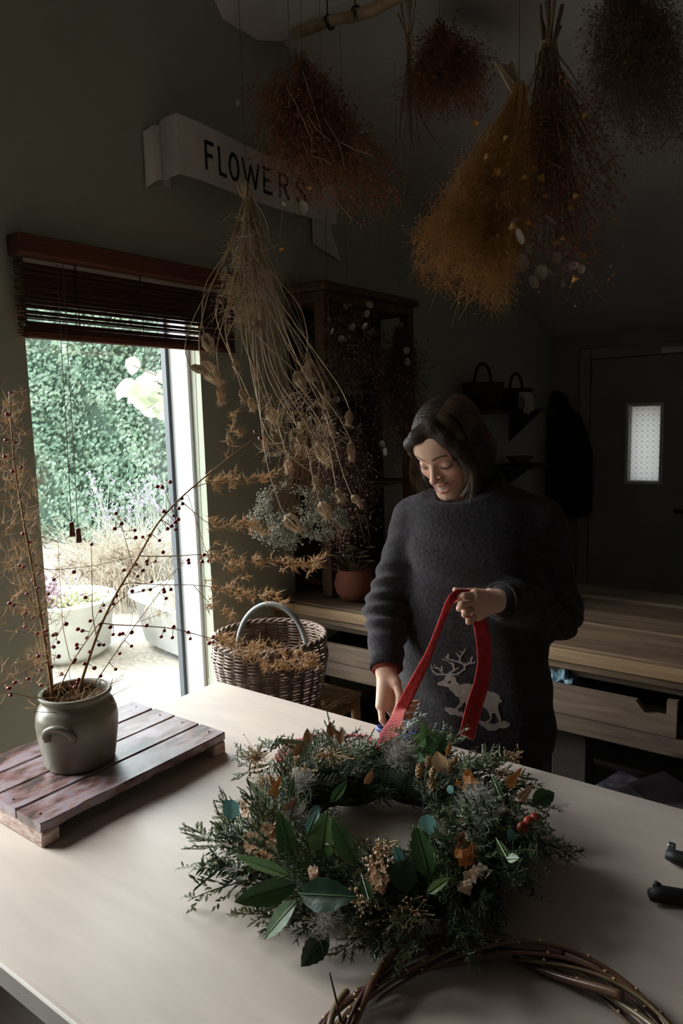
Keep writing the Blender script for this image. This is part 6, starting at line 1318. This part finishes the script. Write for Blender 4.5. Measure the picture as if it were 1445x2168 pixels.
# --- arms, trunk and legs under the clothes
SR, SL = np.array([-.158, -.012, 1.243]), np.array([.160, -.012, 1.247]); ER, EL = wl(818, 1290, 1.89), wl(1162, 1284, 1.86); WRl, WLl = loc(RW), loc(LW)
def f_body(p):
    d = sd_cap(p, (0, -.01, .86), (0, -.005, 1.20), .125, .115); d = su(d, sd_cap(p, (-.12, -.01, 1.27), (.12, -.01, 1.27), .055), .05); d = su(d, sd_cap(p, loc(NB)+np.array([0, 0, -.05]), loc(NB), .055, .052), .03)
    for s_, e, w in ((SR, ER, WRl), (SL, EL, WLl)): d = su(d, sd_cap(p, s_, e, .045, .036), .02); d = su(d, sd_cap(p, e, w, .036, .024), .01)
    for x in (-.085, .085): d = su(d, sd_cap(p, (x, -.01, .84), (x*1.05, 0, .46), .085, .058), .03); d = su(d, sd_cap(p, (x*1.05, 0, .46), (x*1.1, -.03, .07), .056, .036), .02); d = su(d, sd_cap(p, (x*1.1, -.04, .035), (x*1.2, .11, .026), .034, .026), .02)
    return d
V, Q = nets(f_body, (-.36, -.25, -.02), (.36, .36, 1.36), .012); V[:, 2] = np.maximum(V[:, 2], .001); mbod.add(toworld(V), Q); cols.append(np.tile(sk, (len(V), 1)))
mbod.cols = np.vstack(cols)
M['skin'] = mat('skin', (.60, .36, .26), .48, attr=True, spec=.35, bump=.04, bscale=500); _b = M['skin'].node_tree.nodes['Principled BSDF']; _b.inputs['Subsurface Weight'].default_value = .0; _b.inputs['Subsurface Radius'].default_value = (.012, .004, .002); _b.inputs['Subsurface Scale'].default_value = .6
person = thing('person', (WO[0], WO[1], 0), 'smiling woman in a dark reindeer jumper looking down and tying red ribbon', 'person')
mbod.build('body', M['skin'], person, True)
# teeth, lashes, brows
M['teeth'] = mat('teeth', (.62, .56, .48), .3); M['lash'] = mat('dark_lashes', (.012, .008, .006), .7)
a = np.linspace(-1, 1, 15); mb = MB(); T_ = np.stack([a*.0235, .0884-.0105*np.abs(a)**1.8, -.0682+.0085*np.abs(a)**1.7], 1); V = np.vstack([T_+np.array([0, 0, .0040]), T_-np.array([0, .0004, .0042])]); mb.add(hw(V), [[i, i+1, 16+i, 15+i] for i in range(14)]); mb.build('teeth', M['teeth'], person, True)
mb = MB()
for s_ in (-1, 1):
    t = np.linspace(0, 1, 12); P = np.stack([s_*(.0185+.0275*t), .0828-.012*t**1.6-.001, -.0098-.0045*np.sin(PI*t)], 1); mb.tube(hw(P), np.interp(t, [0, .5, 1], [.0004, .0011, .0006]), 5)
    for k in range(16): f = .1+.88*k/16; o = np.array([np.interp(f, t, P[:, i]) for i in range(3)]); mb.needles(hw([o]), hw([o+np.array([s_*.004*(f-.3), .005, -.0045])]), .0004, 0)
mb.build('eyelashes', M['lash'], person)
mb = MB(); rgc = (Lc[2][0][0]*.42+Lc[2][1][0]*.58); rd = Lc[2][1][0]-Lc[2][0][0]; rd /= np.linalg.norm(rd); u = np.cross(rd, [0, 0, 1.]); u /= np.linalg.norm(u); v = np.cross(rd, u); a = np.linspace(0, 2*PI, 24, endpoint=False); mb.ring(rgc+(u*np.cos(a)[:, None]+v*np.sin(a)[:, None])*.0106, .0011, 6); M['gold'] = mat('silver_ring', (.6, .55, .48), .25, metal=1.0); mb.build('finger_ring', M['gold'], person, True)
# --- hair: a chin-length bob with a side parting
def f_hair(p):
    d = sd_ell(p, (.0, -.016, .032), (.083, .104, .0915)); d = su(d, sd_ell(p, (0, -.072, -.045), (.074, .042, .085)), .03)
    for s_ in (-1, 1): d = su(d, sd_ell(p, (s_*.072, -.012, -.040), (.020, .052, .085)), .02)
    ch = lambda pts, r: [(np.array(a), np.array(b), r) for a, b in zip(pts[:-1], pts[1:])]
    for a, b, r in ch([(.020, .062, .094), (-.020, .078, .080), (-.054, .068, .052), (-.069, .045, .018), (-.075, .02, -.02)], .0125)+ch([(.026, .058, .094), (.052, .062, .062), (.068, .050, .024), (.0715, .046, -.02), (.070, .050, -.062), (.064, .046, -.098), (.056, .03, -.120)], .0125)+ch([(-.075, .02, -.02), (-.076, .012, -.06), (-.072, .02, -.085), (-.066, .03, -.094)], .012): d = su(d, sd_cap(p, a, b, r), .022)
    d = ss(d, sd_ell(p, (-.008, .090, -.020), (.0600, .052, .082)), .006); d = ss(d, sd_ell(p, (-.004, .062, -.130), (.046, .055, .045)), .01)
    pa = np.arctan2(p[..., 2]-.02, p[..., 0]-.02*1); d = d+(.0006*np.sin(p[..., 1]*620+pa*6)+.0004*np.sin(p[..., 1]*1300+pa*17))*np.clip((.05-p[..., 1])/.03, 0, 1)
    return d
V, Q = nets(f_hair, (-.11, -.14, -.16), (.11, .11, .14), .0024)
M['hair'] = mat('brown_hair', (.022, .013, .008), .5, .0, 30, col2=(.042, .026, .015), spec=.25, bump=.3, bscale=160)
mb = MB(); mb.add(hw(V), Q); hair = mb.build('hair', M['hair'], person, True)
M['hairtip'] = mat('light_hair_strands', (.085, .05, .026), .4, .3, 30, spec=.5); q = np.random.default_rng(17); mb = MB()
for k in range(260):
    s_ = -1 if k % 2 else 1; y0_ = q.uniform(-.075, .058); sc = math.sqrt(max(.05, 1-((y0_+.016)/.104)**2)); A_, B_ = .0845*sc, .093*sc; ph = np.linspace(.22, 1.62+.15*q.uniform(), 12); yy = y0_+(.012 if y0_ > .02 else 0)*np.sin(ph)
    x_ = .018*(1-ph/1.7)+s_*A_*np.sin(ph); z_ = .032+B_*np.cos(ph); e = np.array([s_*q.uniform(.050, .076), yy[-1]+q.uniform(0, .03)*(y0_ > -.02), -.085-q.uniform(0, .032)]); m = np.array([s_*.0925, yy[-1]+.004, -.035]); P = np.vstack([np.stack([x_, yy, z_], 1), m, (m+e)/2+np.array([s_*.006, 0, 0]), e]); P = smooth(P, 20, 2)
    if np.any(((P[:, 0]+.006)/.062)**2+((P[:, 1]-.090)/.053)**2+((P[:, 2]+.02)/.087)**2 < 1): continue
    mb.tube(hw(P), np.linspace(.0009, .0004, 20), 4, cap=False)
for k in range(110):
    off = np.array([q.normal()*.003, q.uniform(.009, .0125), q.normal()*.006]); pth = [(.018, .060, .100), (-.020, .076, .084), (-.052, .068, .056), (-.068, .047, .022), (-.076, .022, -.018), (-.078, .012, -.05), (-.072, .018, -.09)] if k % 2 else [(.028, .058, .098), (.052, .062, .064), (.069, .050, .026), (.074, .044, -.02), (.0735, .046, -.062), (.067, .044, -.10), (.060, .03, -.122+q.uniform(-.01, .015))]
    P = smooth(np.array(pth)+off*np.array([1, 1, 1])+np.linspace(0, 1, 7)[:, None]*q.normal(size=3)*.006, 24, 3); P[:, 0] *= 1.03
    mb.tube(hw(P), np.linspace(.0007, .0005, 24), 4, cap=False)
tag(mb.build('loose_strands', M['hairtip'], hair), kind='stuff')
# --- clothes
def prof(z, zs_, vs): return np.interp(z, zs_, vs).astype(np.float32)
def sleeve(p, s_, e, w, r0, r1, r2, seed):
    d = sd_cap(p, s_, e, r0, r1); d = su(d, sd_cap(p, e, w, r1, r2), .02)
    ax = w-s_; ax = ax/np.linalg.norm(ax); t = (p-s_)@ax.astype(np.float32); L = np.linalg.norm(w-s_); fold = np.exp(-((t-L*.62)/(L*.22))**2)
    return d+.0055*fold*np.sin(t*170+p[..., 0]*30+seed)+.0018*np.sin(t*95+p[..., 1]*60)
WR2 = WRl+(ER-WRl)/np.linalg.norm(ER-WRl)*.035; WL2 = WLl+(EL-WLl)/np.linalg.norm(EL-WLl)*.03
COLc = loc(at(976, 1052, 1.815)); cn = np.array([-.15, .42, .88]); cn /= np.linalg.norm(cn)
def f_sweat(p):
    z = p[..., 2]; a_ = prof(z, [.66, .75, .9, 1.05, 1.16, 1.24, 1.30, 1.345, 1.39], [.205, .202, .192, .182, .178, .172, .145, .092, .064]); b_ = prof(z, [.66, .9, 1.1, 1.2, 1.28, 1.34, 1.38], [.150, .140, .134, .126, .104, .08, .06]); cy = prof(z, [.66, 1.0, 1.2, 1.38], [.015, .01, .012, .02])
    q = np.sqrt((p[..., 0]/a_)**2+((p[..., 1]-cy)/b_)**2); d = (q-1)*np.minimum(a_, b_)*.85; d = np.maximum(d, z-1.385); d = np.maximum(d, .672-z)
    d = d+.0035*np.sin(p[..., 0]*38+z*14)*np.exp(-((z-.85)/.2)**2)+.002*np.sin(z*60+p[..., 0]*25)
    dn = np.linalg.norm(p-loc(NB).astype(np.float32), axis=-1)
    d = su(d, sd_cap(p, SR+np.array([.05, .004, .016]), SR, .056, .058), .045); d = su(d, sd_cap(p, SL+np.array([-.05, .004, .016]), SL, .056, .058), .045)
    d = su(d, sleeve(p, SR, ER, WR2, .060, .0555, .043, 0), .022); d = su(d, sleeve(p, SL, EL+np.array([.012, 0, -.012]), WL2, .060, .068, .046, 2), .022)
    # neckline: opening and ribbed collar
    r_ = p-COLc.astype(np.float32); h = r_@cn.astype(np.float32); rad = np.linalg.norm(r_-h[..., None]*cn.astype(np.float32), axis=-1); an = np.arctan2(r_[..., 0], r_[..., 1]); d = ss(d, np.maximum(rad-.058, -h-.05), .008); d = np.maximum(d, h-.022-np.maximum(rad-.09, 0)*.3)
    col = np.sqrt((rad-.0625)**2+(np.maximum(np.abs(h-.002)-.011, 0))**2)-.0055+.0009*np.sin(an*70); d = su(d, col, .006)
    return d
V, Q = nets(f_sweat, (-.36, -.28, .655), (.38, .34, 1.40), .0052)
kn = bpy.data.materials.new('heathered_charcoal_wool'); kn.use_nodes = True; nt = kn.node_tree; N = nt.nodes; Lk = nt.links; b = N['Principled BSDF']; b.inputs['Roughness'].default_value = .95; b.inputs['Specular IOR Level'].default_value = .1; b.inputs['Sheen Weight'].default_value = .12; b.inputs['Sheen Roughness'].default_value = .6; b.inputs['Sheen Tint'].default_value = (.8, .75, .75, 1)
tc = N.new('ShaderNodeTexCoord'); n1 = N.new('ShaderNodeTexNoise'); n1.inputs['Scale'].default_value = 130; n1.inputs['Detail'].default_value = 6; n2 = N.new('ShaderNodeTexNoise'); n2.inputs['Scale'].default_value = 420; n3 = N.new('ShaderNodeTexVoronoi'); n3.inputs['Scale'].default_value = 26
for n_ in (n1, n2, n3): Lk.new(tc.outputs['Object'], n_.inputs['Vector'])
mx = N.new('ShaderNodeMix'); mx.data_type = 'RGBA'; mr = N.new('ShaderNodeMapRange'); mr.inputs['From Min'].default_value = .35; mr.inputs['From Max'].default_value = .65; Lk.new(n1.outputs['Fac'], mr.inputs['Value']); Lk.new(mr.outputs[0], mx.inputs['Factor']); mx.inputs['A'].default_value = (.016, .0135, .0155, 1); mx.inputs['B'].default_value = (.036, .032, .036, 1)
fl = N.new('ShaderNodeMath'); fl.operation = 'LESS_THAN'; fl.inputs[1].default_value = .035; Lk.new(n3.outputs['Distance'], fl.inputs[0]); m2 = N.new('ShaderNodeMix'); m2.data_type = 'RGBA'; Lk.new(fl.outputs[0], m2.inputs['Factor']); Lk.new(mx.outputs['Result'], m2.inputs['A']); m2.inputs['B'].default_value = (.22, .20, .19, 1); Lk.new(m2.outputs['Result'], b.inputs['Base Color'])
bp = N.new('ShaderNodeBump'); bp.inputs['Strength'].default_value = .5; bp.inputs['Distance'].default_value = .004; ad = N.new('ShaderNodeMath'); Lk.new(n1.outputs['Fac'], ad.inputs[0]); Lk.new(n2.outputs['Fac'], ad.inputs[1]); Lk.new(ad.outputs[0], bp.inputs['Height']); Lk.new(bp.outputs[0], b.inputs['Normal']); M['wool'] = kn
mbs = MB(); SV = toworld(V); mbs.add(SV, Q); jumper = mbs.build('jumper', M['wool'], person, True)
def cuff(w, e, wdir, r, L, nm, m_, ribs=34):
    d = (w-e)/np.linalg.norm(w-e); u = np.cross(d, [0, 0, 1.]); u /= np.linalg.norm(u); v = np.cross(d, u); a = np.linspace(0, 2*PI, 136, endpoint=False); lay = [(-.3*L, r*1.02), (0, r), (.5*L, r*.97), (L, r), (L*1.02, r*.9), (.6*L, r*.86)]; V = []
    for s_, rr in lay: V.append(w+d*s_+(u*np.cos(a)[:, None]+v*np.sin(a)[:, None])*(rr*(1+.022*np.sin(a*ribs)))[:, None])
    mb = MB(); n = 136; mb.add(toworld(np.vstack(V)), [[k*n+i, k*n+(i+1) % n, (k+1)*n+(i+1) % n, (k+1)*n+i] for k in range(len(lay)-1) for i in range(n)]); return mb.build(nm, m_, jumper if nm == 'ribbed_cuff' else person, True)
cuff(WR2, ER, None, .041, .030, 'ribbed_cuff', M['wool']); cuff(WL2, EL, None, .044, .028, 'ribbed_cuff', M['wool'])
M['rust'] = mat('rust_red_shirt', (.20, .035, .02), .85); cuff(WR2+(WRl-WR2)*.35, ER, None, .035, .024, 'shirt_cuff', M['rust'], 3)
M['trouser'] = mat('dark_trousers', (.012, .012, .015), .9, .2, 30); M['shoe'] = mat('dark_leather', (.02, .015, .012), .5)
def f_tr(p):
    d = sd_cap(p, (0, -.005, .80), (0, -.005, .88), .135, .130)
    for x in (-.085, .085): d = su(d, sd_cap(p, (x, -.01, .80), (x*1.05, 0, .46), .096, .070), .02); d = su(d, sd_cap(p, (x*1.05, 0, .46), (x*1.1, -.03, .10), .070, .056), .02)
    return np.maximum(d, .09-p[..., 2])
V, Q = nets(f_tr, (-.24, -.2, .08), (.24, .2, 1.0), .012); mb = MB(); mb.add(toworld(V), Q); mb.build('trousers', M['trouser'], person, True)
for x in (-.0935, .0935):
    V, Q = nets(lambda p: np.maximum(su(sd_cap(p, (x, -.05, .05), (x*1.15, .13, .032), .050, .042), sd_cap(p, (x, -.03, .06), (x, -.03, .12), .05, .052), .02), .004-p[..., 2]), (x-.1, -.14, 0), (x+.1, .2, .14), .008); mb = MB(); V[:, 2] = np.maximum(V[:, 2], .0015); mb.add(toworld(V), Q); mb.build('shoe', M['shoe'], person, True)
# reindeer knitted into the jumper: a field of stitches laid on the cloth
DEER = [[(275, 545), (330, 520), (375, 490), (395, 440), (450, 415), (480, 440), (520, 465), (545, 530), (580, 565), (640, 545), (700, 548), (790, 575), (880, 620), (960, 645), (1040, 665), (1110, 710), (1125, 765), (1150, 775), (1140, 795), (1105, 800), (1090, 850), (1100, 910), (1120, 960), (1135, 1050), (1190, 1045), (1245, 1075), (1255, 1105), (1200, 1140), (1110, 1140), (1060, 1170), (980, 1180), (930, 1150), (860, 1100), (810, 1060), (820, 1020), (870, 1040), (925, 1060), (990, 1010), (975, 960), (940, 890), (870, 850), (780, 840), (720, 830), (690, 880), (670, 830), (640, 790), (600, 860), (560, 880), (570, 915), (620, 925), (665, 960), (650, 1005), (590, 990), (530, 970), (450, 960), (400, 910), (380, 870), (420, 865), (480, 870), (520, 880), (560, 840), (590, 790), (570, 740), (520, 700), (480, 650), (420, 595), (350, 580), (290, 565)]]
HOLE = [[(1015, 945), (1050, 940), (1075, 985), (1105, 1060), (1040, 1090), (970, 1070), (1010, 1010)], [(430, 515), (450, 508), (468, 522), (460, 545), (438, 550), (425, 535)]]
ANT = [((440, 430), (270, 430), 26), ((290, 430), (220, 385), 22), ((225, 395), (200, 300), 18), ((370, 420), (300, 350), 16), ((300, 350), (250, 330), 16), ((345, 400), (345, 330), 24), ((430, 420), (520, 360), 24), ((510, 370), (490, 290), 28), ((490, 290), (440, 265), 16), ((540, 350), (560, 340), 18), ((450, 430), (560, 420), 22), ((550, 425), (640, 360), 24), ((640, 360), (655, 290), 28), ((650, 300), (590, 265), 26), ((590, 265), (470, 235), 22), ((470, 240), (400, 195), 20), ((440, 250), (350, 220), 14), ((585, 270), (585, 190), 24), ((585, 195), (535, 145), 20), ((590, 190), (640, 120), 22), ((640, 130), (655, 95), 14), ((610, 140), (585, 120), 14), ((660, 300), (720, 275), 30), ((720, 280), (745, 200), 26), ((720, 280), (785, 265), 20), ((430, 190), (430, 160), 18), ((505, 480), (520, 470), 20), ((235, 320), (255, 300), 12)]
def inpoly(p, poly):
    c = np.zeros(len(p), bool); poly = np.array(poly, float); j = len(poly)-1
    for i in range(len(poly)):
        k = ((poly[i, 1] > p[:, 1]) != (poly[j, 1] > p[:, 1])) & (p[:, 0] < (poly[j, 0]-poly[i, 0])*(p[:, 1]-poly[i, 1])/(poly[j, 1]-poly[i, 1]+1e-9)+poly[i, 0]); c ^= k; j = i
    return c
stp = 11.0; gx, gy = np.meshgrid(np.arange(180, 1280, stp*1.1), np.arange(80, 1200, stp), indexing='ij'); G = np.stack([gx.ravel(), gy.ravel()], 1); on_ = np.zeros(len(G), bool)
for po in DEER: on_ |= inpoly(G, po)
for po in HOLE: on_ &= ~inpoly(G, po)
for a, b_, w in ANT:
    a, b_ = np.array(a, float), np.array(b_, float); t = np.clip(((G-a)@(b_-a))/((b_-a)@(b_-a)), 0, 1); on_ |= np.linalg.norm(G-a-t[:, None]*(b_-a), axis=1) < w*.5
G = G[on_]; bvh = BVHTree.FromPolygons([Vector(v) for v in SV], [tuple(int(k) for k in f) for f in np.vstack(mbs.q)]); mb = MB(); SCL = 6.283; VV = []; cache = {}
def hitp(x, y):
    k = (round(x, 2), round(y, 2))
    if k not in cache:
        v = Vector(ray(880+x/SCL, 1360+y/SCL)); l = bvh.ray_cast(Vector(CP), v.normalized()); cache[k] = (np.array(l[0])-np.array(v.normalized())*.0016) if l[0] is not None else None
    return cache[k]
for x, y in G:
    c4 = [hitp(x+dx, y+dy) for dx, dy in ((-stp*.57, -stp*.54), (-stp*.57, stp*.54), (stp*.57, stp*.54), (stp*.57, -stp*.54))]
    if all(c is not None for c in c4): VV.append(c4)
VV = np.array(VV); mb.add(VV.reshape(-1, 3), np.arange(len(VV)*4).reshape(-1, 4)); M['knitpale'] = mat('pale_oatmeal_wool', (.30, .26, .23), .95, .12, 90, sheen=.2, bump=.4, bscale=300); tag(mb.build('reindeer_motif', M['knitpale'], jumper, True), 'pale oatmeal reindeer knitted into the jumper front')

# ================================================================== RED RIBBON held by the woman
w1 = on(812, 1596, 2, TZ+.085); hnd = at(956, 1266, 1.602); P1 = [w1, w1+(at(850, 1500, 1.60)-w1)*1.0, at(905, 1390, 1.625), at(940, 1300, 1.618), at(950, 1275, 1.606), hnd+(at(962, 1258, 1.612)-hnd), at(985, 1258, 1.638), at(1004, 1270, 1.650), at(1010, 1295, 1.655), at(1014, 1316, 1.648), at(1022, 1350, 1.640), at(1025, 1400, 1.635), at(1017, 1450, 1.625), at(1003, 1490, 1.61), at(985, 1560, 1.575)]
px = lambda n: n*1.62/FPX
mb = ribbon_strip(P1, [px(v) for v in (34, 42, 33, 26, 24, 20, 14, 14, 18, 26, 30, 34, 34, 36, 38, 36)], .0075, [-CF+CR*-.2, -CF+CR*-.35, -CF, -CF, -CF+CR*.2, -CF+CR*.25], 120)
tag(mb.build('red_ribbon', M['red'], None, True, tuple(w1)), 'long red felt ribbon looped over the woman\'s raised hand', 'ribbon')
# blue-handled scissors lying at the table's far edge by her hand
M['bluep'] = mat('blue_plastic', (.03, .045, .16), .4); sc0 = on(838, 1556, 2, TZ); root = thing('scissors', (sc0[0], sc0[1], TZ), 'blue-handled scissors on the table edge under the woman\'s hand', 'scissors')
for s_, (x, y) in enumerate(((816, 1543), (868, 1551))):
    c = on(x, y, 2, TZ+.008); c[1] = min(c[1], TY1-.02); a = np.linspace(0, 2*PI, 24, endpoint=False); mb = MB(); mb.ring(np.stack([c[0]+.020*np.cos(a), c[1]+.014*np.sin(a), np.full(24, TZ+.0075)], 1), .0055, 8); mb.build('handle', M['bluep'], root, True)
    tip = on(842, 1590, 2, TZ+.006); mb = MB(); e = tip+np.array([.01*(s_*2-1), 0, 0]); mb.tube([np.array([c[0], c[1]-.014, TZ+.0075]), (c+e)/2*np.array([1, 1, 0])+np.array([0, 0, TZ+.007]), np.array([e[0], e[1], TZ+.007])], [.005, .006, .002], 6, flat=.5); mb.build('blade', M['steel'], root)
